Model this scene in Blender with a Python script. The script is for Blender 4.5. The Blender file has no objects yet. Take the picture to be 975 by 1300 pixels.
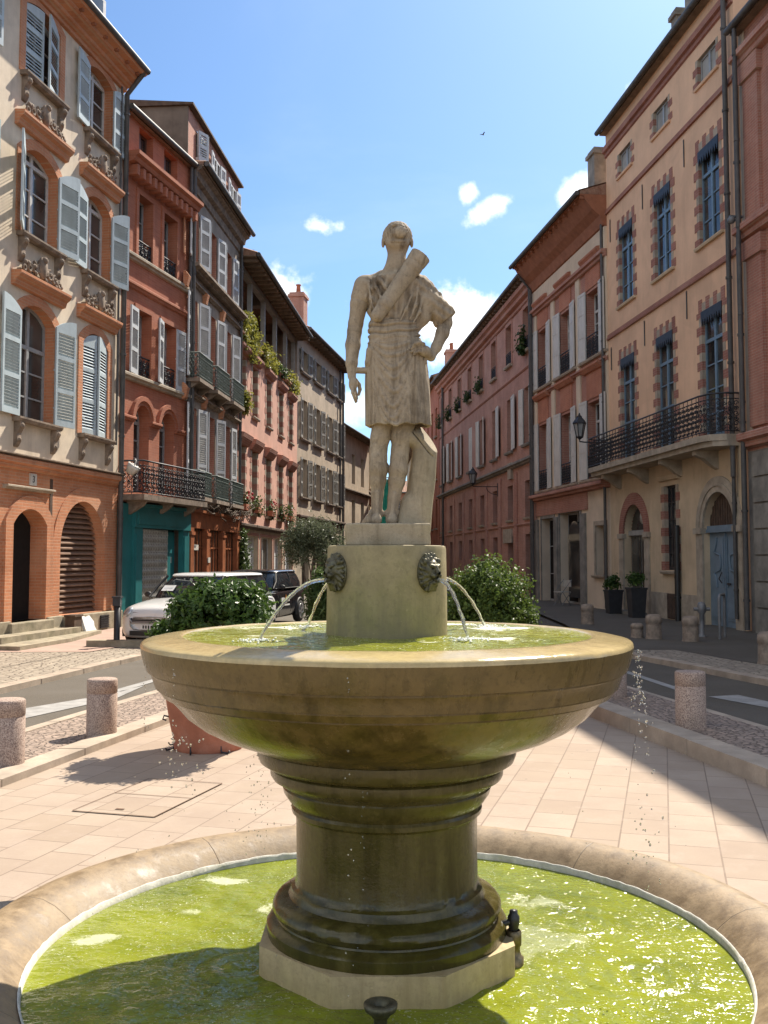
import bpy, bmesh, math, random
import numpy as np
from mathutils import Vector, Matrix
from mathutils.geometry import delaunay_2d_cdt
R = math.radians
PI = math.pi
rnd = random.Random(7)
SC = bpy.context.scene
COL = SC.collection

# ------------------------------------------------------------------ node / material helpers
def new_mat(name):
    m = bpy.data.materials.new(name); m.use_nodes = True
    nt = m.node_tree; nt.nodes.clear()
    out = nt.nodes.new('ShaderNodeOutputMaterial')
    return m, nt, out

class NG:
    def __init__(s, nt): s.nt = nt
    def n(s, t, **kw):
        x = s.nt.nodes.new(t)
        for k, v in kw.items(): setattr(x, k, v)
        return x
    def link(s, a, b): s.nt.links.new(a, b)
    def put(s, sock, v):
        if isinstance(v, bpy.types.NodeSocket): s.link(v, sock)
        elif v is not None:
            if hasattr(sock.default_value, '__len__') and not hasattr(v, '__len__'): v = (v, v, v)
            if hasattr(sock.default_value, '__len__') and len(sock.default_value) == 4 and len(v) == 3: v = tuple(v) + (1,)
            sock.default_value = v
    def math(s, op, a, b=None, c=None, clamp=False):
        x = s.n('ShaderNodeMath', operation=op, use_clamp=clamp)
        s.put(x.inputs[0], a); s.put(x.inputs[1], b)
        if c is not None: s.put(x.inputs[2], c)
        return x.outputs[0]
    def vmath(s, op, a, b=None, out=0):
        x = s.n('ShaderNodeVectorMath', operation=op)
        s.put(x.inputs[0], a)
        if b is not None: s.put(x.inputs[1], b)
        return x.outputs[out]
    def mix(s, fac, a, b, mode='MIX'):
        x = s.n('ShaderNodeMix', data_type='RGBA', blend_type=mode)
        s.put(x.inputs[0], fac); s.put(x.inputs[6], a); s.put(x.inputs[7], b)
        return x.outputs[2]
    def noise(s, vec, scale, detail=4, rough=.55, dist=0):
        x = s.n('ShaderNodeTexNoise')
        if vec is not None: s.link(vec, x.inputs['Vector'])
        x.inputs['Scale'].default_value = scale; x.inputs['Detail'].default_value = detail
        x.inputs['Roughness'].default_value = rough; x.inputs['Distortion'].default_value = dist
        return x.outputs['Fac']
    def maprange(s, v, a, b, c=0, d=1, smooth=False):
        x = s.n('ShaderNodeMapRange')
        if smooth: x.interpolation_type = 'SMOOTHSTEP'
        s.put(x.inputs[0], v)
        for i, q in enumerate((a, b, c, d)): x.inputs[i + 1].default_value = q
        return x.outputs[0]
    def mapping(s, vec, scale=(1, 1, 1), loc=(0, 0, 0), rot=(0, 0, 0)):
        x = s.n('ShaderNodeMapping')
        s.link(vec, x.inputs[0])
        x.inputs['Scale'].default_value = scale; x.inputs['Location'].default_value = loc; x.inputs['Rotation'].default_value = rot
        return x.outputs[0]
    def coord(s, kind='Object'): return s.n('ShaderNodeTexCoord').outputs[kind]
    def pos(s): return s.n('ShaderNodeNewGeometry').outputs['Position']
    def bump(s, h, strength=.3, dist=.02):
        x = s.n('ShaderNodeBump')
        x.inputs['Strength'].default_value = strength; x.inputs['Distance'].default_value = dist
        s.link(h, x.inputs['Height'])
        return x.outputs[0]
    def bsdf(s, out, col, rough=.7, metal=0, normal=None, spec=.5, **kw):
        b = s.n('ShaderNodeBsdfPrincipled')
        s.put(b.inputs['Base Color'], col); s.put(b.inputs['Roughness'], rough); s.put(b.inputs['Metallic'], metal)
        b.inputs['Specular IOR Level'].default_value = spec
        if normal is not None: s.link(normal, b.inputs['Normal'])
        for k, v in kw.items(): s.put(b.inputs[k.replace('_', ' ')], v)
        if out is not None: s.link(b.outputs[0], out.inputs[0])
        return b

def mul(c, k): return tuple(min(1, q * k) for q in c)

def M_worn(name, col, rough=.8, dark=.6, light=1.15, scale=2.2, grain=40, bump=.25, streak=0, stain=None, stain_amt=.5, metal=0, spec=.35, coords='Object', bdist=.01):
    """plain surface with broad tone changes, fine grain and rain streaks"""
    m, nt, out = new_mat(name); g = NG(nt)
    v = g.coord(coords) if coords != 'World' else g.pos()
    n1 = g.noise(v, scale, 6, .6)
    n2 = g.noise(v, grain, 3, .6)
    c = g.mix(g.maprange(n1, .32, .68), mul(col, dark), mul(col, light))
    c = g.mix(g.math('MULTIPLY', g.maprange(n2, .35, .75), .28), c, mul(col, .62))
    if streak:
        sv = g.mapping(v, scale=(5, 5, .35))
        s1 = g.noise(sv, 1.3, 5, .65)
        c = g.mix(g.math('MULTIPLY', g.maprange(s1, .52, .78), streak), c, stain or mul(col, .4))
    if stain is not None and not streak:
        s2 = g.noise(v, scale * .8, 7, .7, .4)
        c = g.mix(g.math('MULTIPLY', g.maprange(s2, .5, .72), stain_amt), c, stain)
    if streak:
        pt = g.noise(v, .55, 3, .5, .8)
        c = g.mix(g.math('MULTIPLY', g.maprange(pt, .54, .57), .22), c, mul(col, 1.12)); c = g.mix(g.math('MULTIPLY', g.maprange(pt, .40, .43, 1, 0), .2), c, mul(col, .7))
    h = g.math('ADD', g.math('MULTIPLY', n2, .5), g.math('MULTIPLY', n1, .5))
    g.bsdf(out, c, rough, metal, g.bump(h, bump, bdist), spec)
    return m

def M_brick(name, c1, c2, mortar, bw=.26, bh=.062, ms=.008, rough=.85, bump=.5, streak=.25, dark=(.1, .06, .045), plaster=None, plaster_amt=0):
    m, nt, out = new_mat(name); g = NG(nt)
    v = g.coord('Object')
    sp = g.n('ShaderNodeSeparateXYZ'); g.link(v, sp.inputs[0])
    cb = g.n('ShaderNodeCombineXYZ')
    g.link(g.math('ADD', sp.outputs[0], sp.outputs[1]), cb.inputs[0]); g.link(sp.outputs[2], cb.inputs[1])
    b = g.n('ShaderNodeTexBrick')
    g.link(cb.outputs[0], b.inputs['Vector'])
    g.put(b.inputs['Color1'], c1); g.put(b.inputs['Color2'], c2); g.put(b.inputs['Mortar'], mortar)
    b.inputs['Scale'].default_value = 1; b.inputs['Mortar Size'].default_value = ms; b.inputs['Mortar Smooth'].default_value = .3
    b.inputs['Brick Width'].default_value = bw; b.inputs['Row Height'].default_value = bh; b.inputs['Bias'].default_value = 0
    n1 = g.noise(v, 1.1, 6, .65)
    c = g.mix(g.math('MULTIPLY', g.maprange(n1, .38, .68), .55), b.outputs['Color'], mul(c1, .5))
    n6 = g.noise(v, .7, 4, .6, .6); c = g.mix(g.math('MULTIPLY', g.maprange(n6, .5, .7), .38), c, mul(mortar, 1.15))
    n3 = g.noise(v, 22, 3, .6)
    c = g.mix(g.math('MULTIPLY', g.maprange(n3, .45, .75), .35), c, mul(c2, 1.3))
    sv = g.mapping(v, scale=(4, 4, .3))
    s1 = g.noise(sv, 1.2, 5, .65)
    c = g.mix(g.math('MULTIPLY', g.maprange(s1, .5, .78), streak), c, dark)
    if plaster:
        n4 = g.noise(v, .8, 6, .7)
        c = g.mix(g.maprange(n4, .58 - plaster_amt * .2, .62 - plaster_amt * .2), c, plaster)
    h = g.math('ADD', g.math('MULTIPLY', b.outputs['Fac'], -1.0), g.math('MULTIPLY', n3, .35))
    g.bsdf(out, c, rough, 0, g.bump(h, bump, .008), .3)
    return m

def M_flat(name, col, rough=.5, metal=0, spec=.5, **kw):
    m, nt, out = new_mat(name); g = NG(nt)
    v = g.coord('Object')
    n = g.noise(v, 9, 4, .6)
    c = g.mix(g.maprange(n, .35, .7), mul(col, .82), mul(col, 1.08))
    g.bsdf(out, c, rough, metal, None, spec, **kw)
    return m

def M_emit(name, col, s):
    m, nt, out = new_mat(name); g = NG(nt)
    e = g.n('ShaderNodeEmission'); g.put(e.inputs[0], col); e.inputs[1].default_value = s
    g.link(e.outputs[0], out.inputs[0]); return m

def M_leaf(name, c1, c2, c3, trans=.3, gloss=.35):
    m, nt, out = new_mat(name); g = NG(nt)
    r = g.n('ShaderNodeNewGeometry').outputs['Random Per Island']
    ramp = g.n('ShaderNodeValToRGB'); g.link(r, ramp.inputs[0])
    e = ramp.color_ramp.elements; e[0].color = c1 + (1,); e[1].color = c3 + (1,)
    e2 = ramp.color_ramp.elements.new(.55); e2.color = c2 + (1,)
    b = g.bsdf(None, ramp.outputs[0], gloss, 0, None, .28)
    t = g.n('ShaderNodeBsdfTranslucent'); g.link(g.mix(.5, ramp.outputs[0], mul(c3, 1.6)), t.inputs[0])
    mx = g.n('ShaderNodeMixShader'); mx.inputs[0].default_value = trans
    g.link(b.outputs[0], mx.inputs[1]); g.link(t.outputs[0], mx.inputs[2]); g.link(mx.outputs[0], out.inputs[0])
    return m

# ------------------------------------------------------------------ mesh builder
class MB:
    def __init__(s): s.v = []; s.f = []; s.m = []; s.s = []
    def add(s, vs, fs, m=0, smooth=False):
        o = len(s.v); s.v += [tuple(q) for q in vs]
        for f in fs: s.f.append([i + o for i in f]); s.m.append(m); s.s.append(smooth)
        return s
    def box(s, x0, x1, y0, y1, z0, z1, m=0):
        v = [(x0, y0, z0), (x1, y0, z0), (x1, y1, z0), (x0, y1, z0), (x0, y0, z1), (x1, y0, z1), (x1, y1, z1), (x0, y1, z1)]
        return s.add(v, [(0, 3, 2, 1), (4, 5, 6, 7), (0, 1, 5, 4), (1, 2, 6, 5), (2, 3, 7, 6), (3, 0, 4, 7)], m)
    def obox(s, c, ax, ay, az, hx, hy, hz, m=0):
        c, ax, ay, az = map(Vector, (c, ax, ay, az)); v = []
        for k in (-1, 1):
            for i, j in ((-1, -1), (1, -1), (1, 1), (-1, 1)): v.append(c + ax * hx * i + ay * hy * j + az * hz * k)
        return s.add(v, [(0, 3, 2, 1), (4, 5, 6, 7), (0, 1, 5, 4), (1, 2, 6, 5), (2, 3, 7, 6), (3, 0, 4, 7)], m)
    def prism(s, pts, fn0, fn1, m=0, caps=True, smooth=False):
        n = len(pts); v = [fn0(*p) for p in pts] + [fn1(*p) for p in pts]
        f = [(i, (i + 1) % n, n + (i + 1) % n, n + i) for i in range(n)]
        s.add(v, f, m, smooth)
        if caps: s.add(v, [tuple(range(n - 1, -1, -1)), tuple(range(n, 2 * n))], m)
        return s
    def mould(s, prof, x0, x1, m=0):          # profile of (y, z) run along x
        return s.prism(prof, lambda y, z: (x0, y, z), lambda y, z: (x1, y, z), m)
    def plate(s, pts, y0, y1, m=0):           # outline of (x, z) with thickness along y
        return s.prism(pts, lambda x, z: (x, y0, z), lambda x, z: (x, y1, z), m)
    def tube(s, pts, r, n=6, m=0, closed=False, caps=True, smooth=True):
        P = [Vector(p) for p in pts]; k = len(P); rr = r if hasattr(r, '__len__') else [r] * k
        v = []; prev = None
        for i in range(k):
            if closed: t = P[(i + 1) % k] - P[i - 1]
            else: t = P[min(i + 1, k - 1)] - P[max(i - 1, 0)]
            t = t.normalized() if t.length > 1e-9 else Vector((0, 0, 1))
            if prev is None:
                a = Vector((0, 0, 1)) if abs(t.z) < .9 else Vector((1, 0, 0))
                prev = t.cross(a).normalized()
            else:
                prev = prev - t * prev.dot(t)
                prev = prev.normalized() if prev.length > 1e-6 else t.orthogonal().normalized()
            w = t.cross(prev)
            for j in range(n):
                q = 2 * PI * j / n
                v.append(P[i] + (prev * math.cos(q) + w * math.sin(q)) * rr[i])
        f = []
        for i in range(k if closed else k - 1):
            a, b = i * n, ((i + 1) % k) * n
            for j in range(n): f.append((a + j, a + (j + 1) % n, b + (j + 1) % n, b + j))
        s.add(v, f, m, smooth)
        if caps and not closed: s.add(v[:n], [tuple(range(n - 1, -1, -1))], m); s.add(v[-n:], [tuple(range(n))], m)
        return s
    def lathe(s, prof, n=48, c=(0, 0, 0), m=0, smooth=True, a0=0, jit=0):
        v = []; f = []; k = len(prof)
        for i in range(n):
            a = a0 + 2 * PI * i / n; ca, sa = math.cos(a), math.sin(a)
            for r, z in prof: v.append((c[0] + r * ca, c[1] + r * sa, c[2] + z))
        for i in range(n):
            j = (i + 1) % n
            for q in range(k - 1): f.append((i * k + q, j * k + q, j * k + q + 1, i * k + q + 1))
        return s.add(v, f, m, smooth)
    def ball(s, c, r, m=0, seg=8, ring=6, sc=(1, 1, 1)):
        v = [(c[0], c[1], c[2] - r * sc[2])]; f = []
        for i in range(1, ring):
            p = -PI / 2 + PI * i / ring
            for j in range(seg):
                a = 2 * PI * j / seg
                v.append((c[0] + r * sc[0] * math.cos(p) * math.cos(a), c[1] + r * sc[1] * math.cos(p) * math.sin(a), c[2] + r * sc[2] * math.sin(p)))
        v.append((c[0], c[1], c[2] + r * sc[2])); t = len(v) - 1
        for j in range(seg): f.append((0, 1 + (j + 1) % seg, 1 + j)); f.append((t, t - seg + j, t - seg + (j + 1) % seg))
        for i in range(ring - 2):
            for j in range(seg):
                a = 1 + i * seg; f.append((a + j, a + (j + 1) % seg, a + seg + (j + 1) % seg, a + seg + j))
        return s.add(v, f, m, True)
    def mesh(s, name, mats):
        me = bpy.data.meshes.new(name); me.from_pydata(s.v, [], s.f)
        for q in (mats if isinstance(mats, (list, tuple)) else [mats]): me.materials.append(q)
        me.polygons.foreach_set('material_index', s.m); me.polygons.foreach_set('use_smooth', s.s)
        me.update(); return me
    def lift(s, dz):
        s.v = [(x, y, z + dz * min(1, max(0, (1.24 - z) / .28))) for x, y, z in s.v]; return s
    def worn(s, amt=.002, f=7):
        from mathutils import noise as nz
        for i, p in enumerate(s.v):
            r = math.hypot(p[0], p[1])
            if r < 1e-4: continue
            q = Vector(p); d = amt * nz.noise(q * f) + amt * .6 * nz.noise(q * f * 4.3); ch = nz.noise(q * f * 2.2 + Vector((5, 1, 2)))
            d -= max(0, ch - .42) * amt * 6; k = 1 + d / r; s.v[i] = (p[0] * k, p[1] * k, p[2] + d * .5)
        return s
    def build(s, name, mats, parent=None, loc=None, rz=0, label=None, sharp=None):
        me = s.mesh(name, mats)
        if sharp: me.set_sharp_from_angle(angle=R(sharp))
        return link(name, me, parent, loc, rz, label)

def link(name, me, parent=None, loc=None, rz=0, label=None):
    o = bpy.data.objects.new(name, me); COL.objects.link(o)
    if parent is not None: o.parent = parent
    if loc is not None: o.location = loc
    o.rotation_euler = (0, 0, rz)
    if label: o['label'] = label
    return o

def raw_mesh(name, V, F, mats, smooth=True, nv=4):
    V = np.asarray(V, np.float32); F = np.asarray(F, np.int32)
    me = bpy.data.meshes.new(name)
    me.vertices.add(len(V)); me.vertices.foreach_set('co', V.ravel())
    me.loops.add(F.size); me.loops.foreach_set('vertex_index', F.ravel())
    me.polygons.add(len(F))
    me.polygons.foreach_set('loop_start', np.arange(len(F), dtype=np.int32) * nv)
    me.polygons.foreach_set('loop_total', np.full(len(F), nv, np.int32))
    me.polygons.foreach_set('use_smooth', np.full(len(F), smooth, bool))
    for q in (mats if isinstance(mats, (list, tuple)) else [mats]): me.materials.append(q)
    me.update(calc_edges=True); me.validate(); return me

def tag(o, label=None, cat=None, group=None, kind=None):
    if label: o['label'] = label
    if cat: o['category'] = cat
    if group: o['group'] = group
    if kind: o['kind'] = kind
    return o
def empty(name, loc=(0, 0, 0), rz=0, label=None, cat=None, group=None, parent=None):
    o = bpy.data.objects.new(name, None); COL.objects.link(o)
    o.location = loc; o.rotation_euler = (0, 0, rz); o.empty_display_size = .3
    if parent: o.parent = parent
    return tag(o, label, cat, group)
def copy_tree(o, parent=None):
    c = o.copy(); COL.objects.link(c)
    if parent is not None: c.parent = parent
    for ch in [q for q in bpy.data.objects if q.parent == o]: copy_tree(ch, c)
    return c
def bevel(o, w=.01, seg=2):
    b = o.modifiers.new('Bevel', 'BEVEL'); b.width = w; b.segments = seg; b.limit_method = 'ANGLE'; b.angle_limit = R(40)
    return o

# ------------------------------------------------------------------ signed-distance sculpting
class SDF:
    def __init__(s, lo, hi, h):
        s.lo = np.array(lo, float); s.h = h
        s.n = (np.ceil((np.array(hi) - s.lo) / h).astype(int) + 1)
        s.D = np.full(s.n, 50., np.float32)
        s.ax = [s.lo[i] + h * np.arange(s.n[i]) for i in range(3)]
    def _sub(s, lo, hi):
        a = np.maximum(np.floor((np.array(lo) - s.lo) / s.h).astype(int), 0)
        b = np.minimum(np.ceil((np.array(hi) - s.lo) / s.h).astype(int) + 1, s.n)
        sl = tuple(slice(a[i], max(b[i], a[i])) for i in range(3))
        X = s.ax[0][sl[0]][:, None, None]; Y = s.ax[1][sl[1]][None, :, None]; Z = s.ax[2][sl[2]][None, None, :]
        return sl, X, Y, Z
    def put(s, lo, hi, fn, k=0, op='u'):
        pad = k + 4 * s.h
        sl, X, Y, Z = s._sub(np.array(lo) - pad, np.array(hi) + pad)
        if 0 in s.D[sl].shape: return s
        d = np.broadcast_to(fn(X, Y, Z), s.D[sl].shape).astype(np.float32); D = s.D[sl]
        if op == 'u':
            if k > 0:
                t = np.clip(.5 + .5 * (D - d) / k, 0, 1); s.D[sl] = D * (1 - t) + d * t - k * t * (1 - t)
            else: s.D[sl] = np.minimum(D, d)
        elif op == 's':
            if k > 0:
                t = np.clip(.5 - .5 * (D + d) / k, 0, 1); s.D[sl] = D * (1 - t) - d * t + k * t * (1 - t)
            else: s.D[sl] = np.maximum(D, -d)
        return s
    def cone(s, a, b, ra, rb, k=0, fy=1., op='u'):
        a = np.array(a, float); b = np.array(b, float); ab = b - a
        def fn(X, Y, Z):
            px, py, pz = X - a[0], (Y - a[1]) / fy, Z - a[2]; bx, by, bz = ab[0], ab[1] / fy, ab[2]
            t = np.clip((px * bx + py * by + pz * bz) / (bx * bx + by * by + bz * bz + 1e-9), 0, 1)
            return np.sqrt((px - bx * t) ** 2 + (py - by * t) ** 2 + (pz - bz * t) ** 2) - (ra + (rb - ra) * t)
        r = max(ra, rb) * max(1, fy)
        return s.put(np.minimum(a, b) - r, np.maximum(a, b) + r, fn, k, op)
    def chain(s, pts, rs, k=0, fy=1.):
        for i in range(len(pts) - 1): s.cone(pts[i], pts[i + 1], rs[i], rs[i + 1], k, fy)
        return s
    def ell(s, c, r, k=0, rot=None, op='u'):
        c = np.array(c, float); r = np.array(r, float)
        M = np.array(rot.to_3x3().transposed()) if rot is not None else np.eye(3)
        def fn(X, Y, Z):
            p = (X - c[0], Y - c[1], Z - c[2])
            q = [(M[i][0] * p[0] + M[i][1] * p[1] + M[i][2] * p[2]) for i in range(3)]
            k0 = np.sqrt((q[0] / r[0]) ** 2 + (q[1] / r[1]) ** 2 + (q[2] / r[2]) ** 2)
            k1 = np.sqrt((q[0] / r[0] ** 2) ** 2 + (q[1] / r[1] ** 2) ** 2 + (q[2] / r[2] ** 2) ** 2) + 1e-6
            return k0 * (k0 - 1) / k1
        m = r.max() if rot is not None else r
        return s.put(c - m, c + m, fn, k, op)
    def surface(s):
        D = s.D; ins = D < 0; n = s.n
        cnt = np.zeros(n - 1, np.int8)
        for dx in (0, 1):
            for dy in (0, 1):
                for dz in (0, 1): cnt += ins[dx:n[0] - 1 + dx, dy:n[1] - 1 + dy, dz:n[2] - 1 + dz]
        act = np.argwhere((cnt > 0) & (cnt < 8))
        idx = np.full(n - 1, -1, np.int64); idx[act[:, 0], act[:, 1], act[:, 2]] = np.arange(len(act))
        acc = np.zeros((len(act), 3)); w = np.zeros(len(act))
        cs = [(x, y, z) for x in (0, 1) for y in (0, 1) for z in (0, 1)]
        for i, a in enumerate(cs):
            for b in cs[i + 1:]:
                if sum(abs(a[q] - b[q]) for q in range(3)) != 1: continue
                d0 = D[act[:, 0] + a[0], act[:, 1] + a[1], act[:, 2] + a[2]]; d1 = D[act[:, 0] + b[0], act[:, 1] + b[1], act[:, 2] + b[2]]
                m = (d0 < 0) != (d1 < 0); t = np.where(m, d0 / np.where(m, d0 - d1, 1), 0)
                for q in range(3): acc[:, q] += np.where(m, a[q] + (b[q] - a[q]) * t, 0)
                w += m
        V = (act + acc / w[:, None]) * s.h + s.lo
        F = []
        for ax in range(3):
            u, v = (ax + 1) % 3, (ax + 2) % 3
            sl0 = [slice(None)] * 3; sl1 = [slice(None)] * 3; sl0[ax] = slice(0, -1); sl1[ax] = slice(1, None)
            A, B = ins[tuple(sl0)], ins[tuple(sl1)]
            E = np.argwhere(A != B)
            E = E[(E[:, u] > 0) & (E[:, v] > 0) & (E[:, u] < n[u] - 1) & (E[:, v] < n[v] - 1)]
            flip = A[E[:, 0], E[:, 1], E[:, 2]]
            def cell(du, dv):
                q = E.copy(); q[:, u] -= du; q[:, v] -= dv
                return idx[q[:, 0], q[:, 1], q[:, 2]]
            Q = np.stack([cell(1, 1), cell(0, 1), cell(0, 0), cell(1, 0)], 1)
            Q[~flip] = Q[~flip][:, ::-1]; F.append(Q)
        F = np.concatenate(F); F = F[(F >= 0).all(1)]
        return V, F

def outward(V, F):
    a, b, c, d = (V[F[:, i]] for i in range(4))
    vol = (np.cross(b - a, c - a) * a).sum() + (np.cross(c - a, d - a) * a).sum()
    return F if vol > 0 else F[:, ::-1]
# ------------------------------------------------------------------ materials
MT = {}
MT['stucco_beige'] = M_worn('stucco_beige', (.70, .59, .45), .9, .72, 1.12, 1.6, 60, .25, .45, (.26, .2, .15))
MT['stucco_pink'] = M_worn('stucco_pink', (.60, .335, .25), .9, .8, 1.1, 1.2, 60, .2, .28, (.28, .15, .1))
MT['stucco_apricot'] = M_worn('stucco_apricot', (.76, .49, .31), .9, .85, 1.1, .9, 60, .2, .22, (.32, .2, .13))
MT['stucco_sand'] = M_worn('stucco_sand', (.62, .48, .315), .9, .75, 1.1, 1.1, 60, .25, .35, (.27, .2, .13))
MT['stucco_cream'] = M_worn('stucco_cream', (.68, .55, .40), .9, .85, 1.1, 1.2, 60, .2, .2, (.34, .25, .17))
MT['stucco_buff'] = M_worn('stucco_buff', (.52, .42, .31), .9, .7, 1.1, 1.2, 60, .25, .4, (.19, .15, .11))
MT['stucco_grey'] = M_worn('stucco_grey', (.33, .27, .215), .9, .6, 1.2, 1.5, 50, .3, .4, (.1, .08, .065))
MT['brick_orange'] = M_brick('brick_orange', (.60, .255, .125), (.51, .205, .10), (.54, .34, .22))
MT['brick_red'] = M_brick('brick_red', (.46, .165, .09), (.38, .13, .072), (.43, .21, .14), ms=.005, bump=.3)
MT['brick_pink'] = M_brick('brick_pink', (.46, .205, .14), (.39, .17, .12), (.47, .32, .25))
MT['brick_plum'] = M_brick('brick_plum', (.50, .255, .185), (.43, .215, .16), (.5, .34, .27), streak=.3)
MT['brick_lintel'] = M_brick('brick_lintel', (.50, .19, .105), (.44, .16, .09), (.48, .27, .18))
MT['brick_dull'] = M_brick('brick_dull', (.27, .175, .13), (.22, .14, .105), (.28, .22, .17), streak=.4)
MT['brick_quoin'] = M_brick('brick_quoin', (.36, .15, .105), (.30, .125, .09), (.4, .25, .19))
MT['gable_grey'] = M_worn('gable_grey', (.16, .13, .105), .9, .6, 1.3, 1.5, 50, .3, .4, (.08, .065, .05))
MT['stone'] = M_worn('stone', (.44, .37, .28), .85, .65, 1.15, 3, 45, .35, 0, (.2, .17, .13), .5)
MT['stone_grey'] = M_worn('stone_grey', (.27, .25, .215), .88, .6, 1.2, 2.5, 40, .4, 0, (.11, .105, .09), .6)
MT['ledge'] = M_worn('ledge', (.26, .2, .15), .9, .5, 1.3, 5, 40, .5, 0, (.08, .065, .05), .6)
MT['moss_stone'] = M_worn('moss_stone', (.36, .31, .22), .9, .6, 1.15, 4, 40, .5, 0, (.13, .12, .06), .7)
MT['shutter_blue'] = M_worn('shutter_blue', (.47, .55, .575), .55, .86, 1.08, 3, 60, .08, .3, (.26, .3, .31))
MT['shutter_grey'] = M_worn('shutter_grey', (.56, .58, .59), .6, .82, 1.08, 3, 60, .08, .25, (.3, .31, .31))
MT['shutter_cream'] = M_worn('shutter_cream', (.64, .61, .55), .6, .85, 1.06, 2, 60, .08, .25, (.33, .29, .24))
MT['shutter_old'] = M_worn('shutter_old', (.36, .35, .32), .7, .7, 1.1, 3, 60, .1, .3, (.2, .19, .17))
MT['frame_white'] = M_flat('frame_white', (.58, .57, .54), .5)
MT['frame_grey'] = M_flat('frame_grey', (.32, .33, .33), .5)
MT['frame_blue'] = M_flat('frame_blue', (.15, .23, .30), .45)
MT['frame_brown'] = M_flat('frame_brown', (.11, .06, .04), .5)
MT['door_blue'] = M_worn('door_blue', (.17, .235, .29), .55, .75, 1.1, 2, 50, .15, .35, (.09, .13, .16))
MT['iron'] = M_worn('iron', (.035, .036, .04), .5, .7, 1.4, 8, 80, .2, 0, (.07, .05, .04), .4, .3)
MT['iron_green'] = M_worn('iron_green', (.075, .10, .085), .55, .7, 1.3, 8, 80, .2)
MT['pipe'] = M_worn('pipe', (.085, .08, .075), .55, .7, 1.3, 5, 60, .2, .3, (.16, .13, .11))
MT['zinc'] = M_worn('zinc', (.2, .2, .2), .5, .7, 1.2, 4, 60, .15, metal=.3)
MT['dark'] = M_flat('dark_void', (.02, .018, .017), .9, spec=.1)
MT['wood_dark'] = M_worn('wood_dark', (.10, .065, .045), .8, .6, 1.3, 6, 60, .3)
MT['soffit'] = M_worn('soffit', (.24, .175, .125), .85, .6, 1.2, 4, 50, .3)
MT['soffit_red'] = M_worn('soffit_red', (.34, .14, .075), .85, .75, 1.15, 4, 50, .3)
MT['wood_orange'] = M_worn('wood_orange', (.30, .10, .04), .5, .6, 1.3, 5, 60, .2, .2, (.14, .05, .025))
MT['teal'] = M_worn('teal', (.028, .17, .175), .4, .85, 1.15, 3, 60, .06, .2, (.015, .09, .095))
MT['lattice'] = M_flat('lattice', (.46, .43, .37), .5)
MT['plaque'] = M_flat('plaque', (.6, .58, .52), .5)
MT['paper'] = M_flat('paper', (.75, .75, .72), .7)
MT['black'] = M_flat('black_paint', (.02, .02, .02), .4)
MT['terracotta'] = M_worn('terracotta', (.40, .145, .08), .85, .75, 1.15, 4, 50, .25, 0, (.5, .3, .22), .35)
MT['granite'] = None
MT['brass'] = M_worn('brass', (.20, .155, .085), .35, .6, 1.3, 25, 80, .3, 0, (.05, .05, .04), .6, .7)
MT['bronze'] = M_worn('bronze', (.105, .095, .06), .5, .5, 1.5, 40, 120, .35, 0, (.15, .155, .09), .5, .55)
MT['net_green'] = M_worn('net_green', (.05, .46, .33), .8, .7, 1.2, 3, 60, .2)

def m_glass_window():
    m, nt, out = new_mat('window_glass'); g = NG(nt)
    v = g.coord('Object'); n = g.noise(v, 1.3, 2, .5)
    w = g.noise(v, 2.2, 1, .4)
    c = g.mix(g.maprange(n, .4, .62), (.02, .021, .022), (.075, .072, .066))
    g.bsdf(out, c, .06, 0, g.bump(w, .12, .02), .5)
    return m
MT['glass'] = m_glass_window()

def m_tiles():
    m, nt, out = new_mat('roof_tiles'); g = NG(nt)
    v = g.coord('Object'); n = g.noise(v, 9, 5, .7); n2 = g.noise(v, 1.2, 4, .6)
    c = g.mix(g.maprange(n, .35, .7), (.23, .115, .075), (.36, .23, .16))
    c = g.mix(g.maprange(n2, .5, .7), c, (.13, .115, .09))
    g.bsdf(out, c, .9, 0, g.bump(n, .5, .02), .2)
    return m
MT['tiles'] = m_tiles()

def m_granite():
    m, nt, out = new_mat('granite'); g = NG(nt)
    v = g.coord('Object')
    a = g.noise(v, 85, 3, .7); b = g.noise(v, 140, 2, .6); c0 = g.noise(v, 4, 4, .6)
    c = g.mix(g.maprange(a, .42, .58), (.24, .165, .13), (.46, .35, .28))
    c = g.mix(g.maprange(b, .60, .66), c, (.06, .05, .042))
    c = g.mix(g.maprange(b, .30, .36, 1, 0), c, (.46, .39, .33))
    c = g.mix(g.math('MULTIPLY', g.maprange(c0, .5, .7), .4), c, (.17, .13, .10))
    g.bsdf(out, c, .8, 0, g.bump(a, .3, .006), .3)
    return m
MT['granite'] = m_granite()

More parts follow.
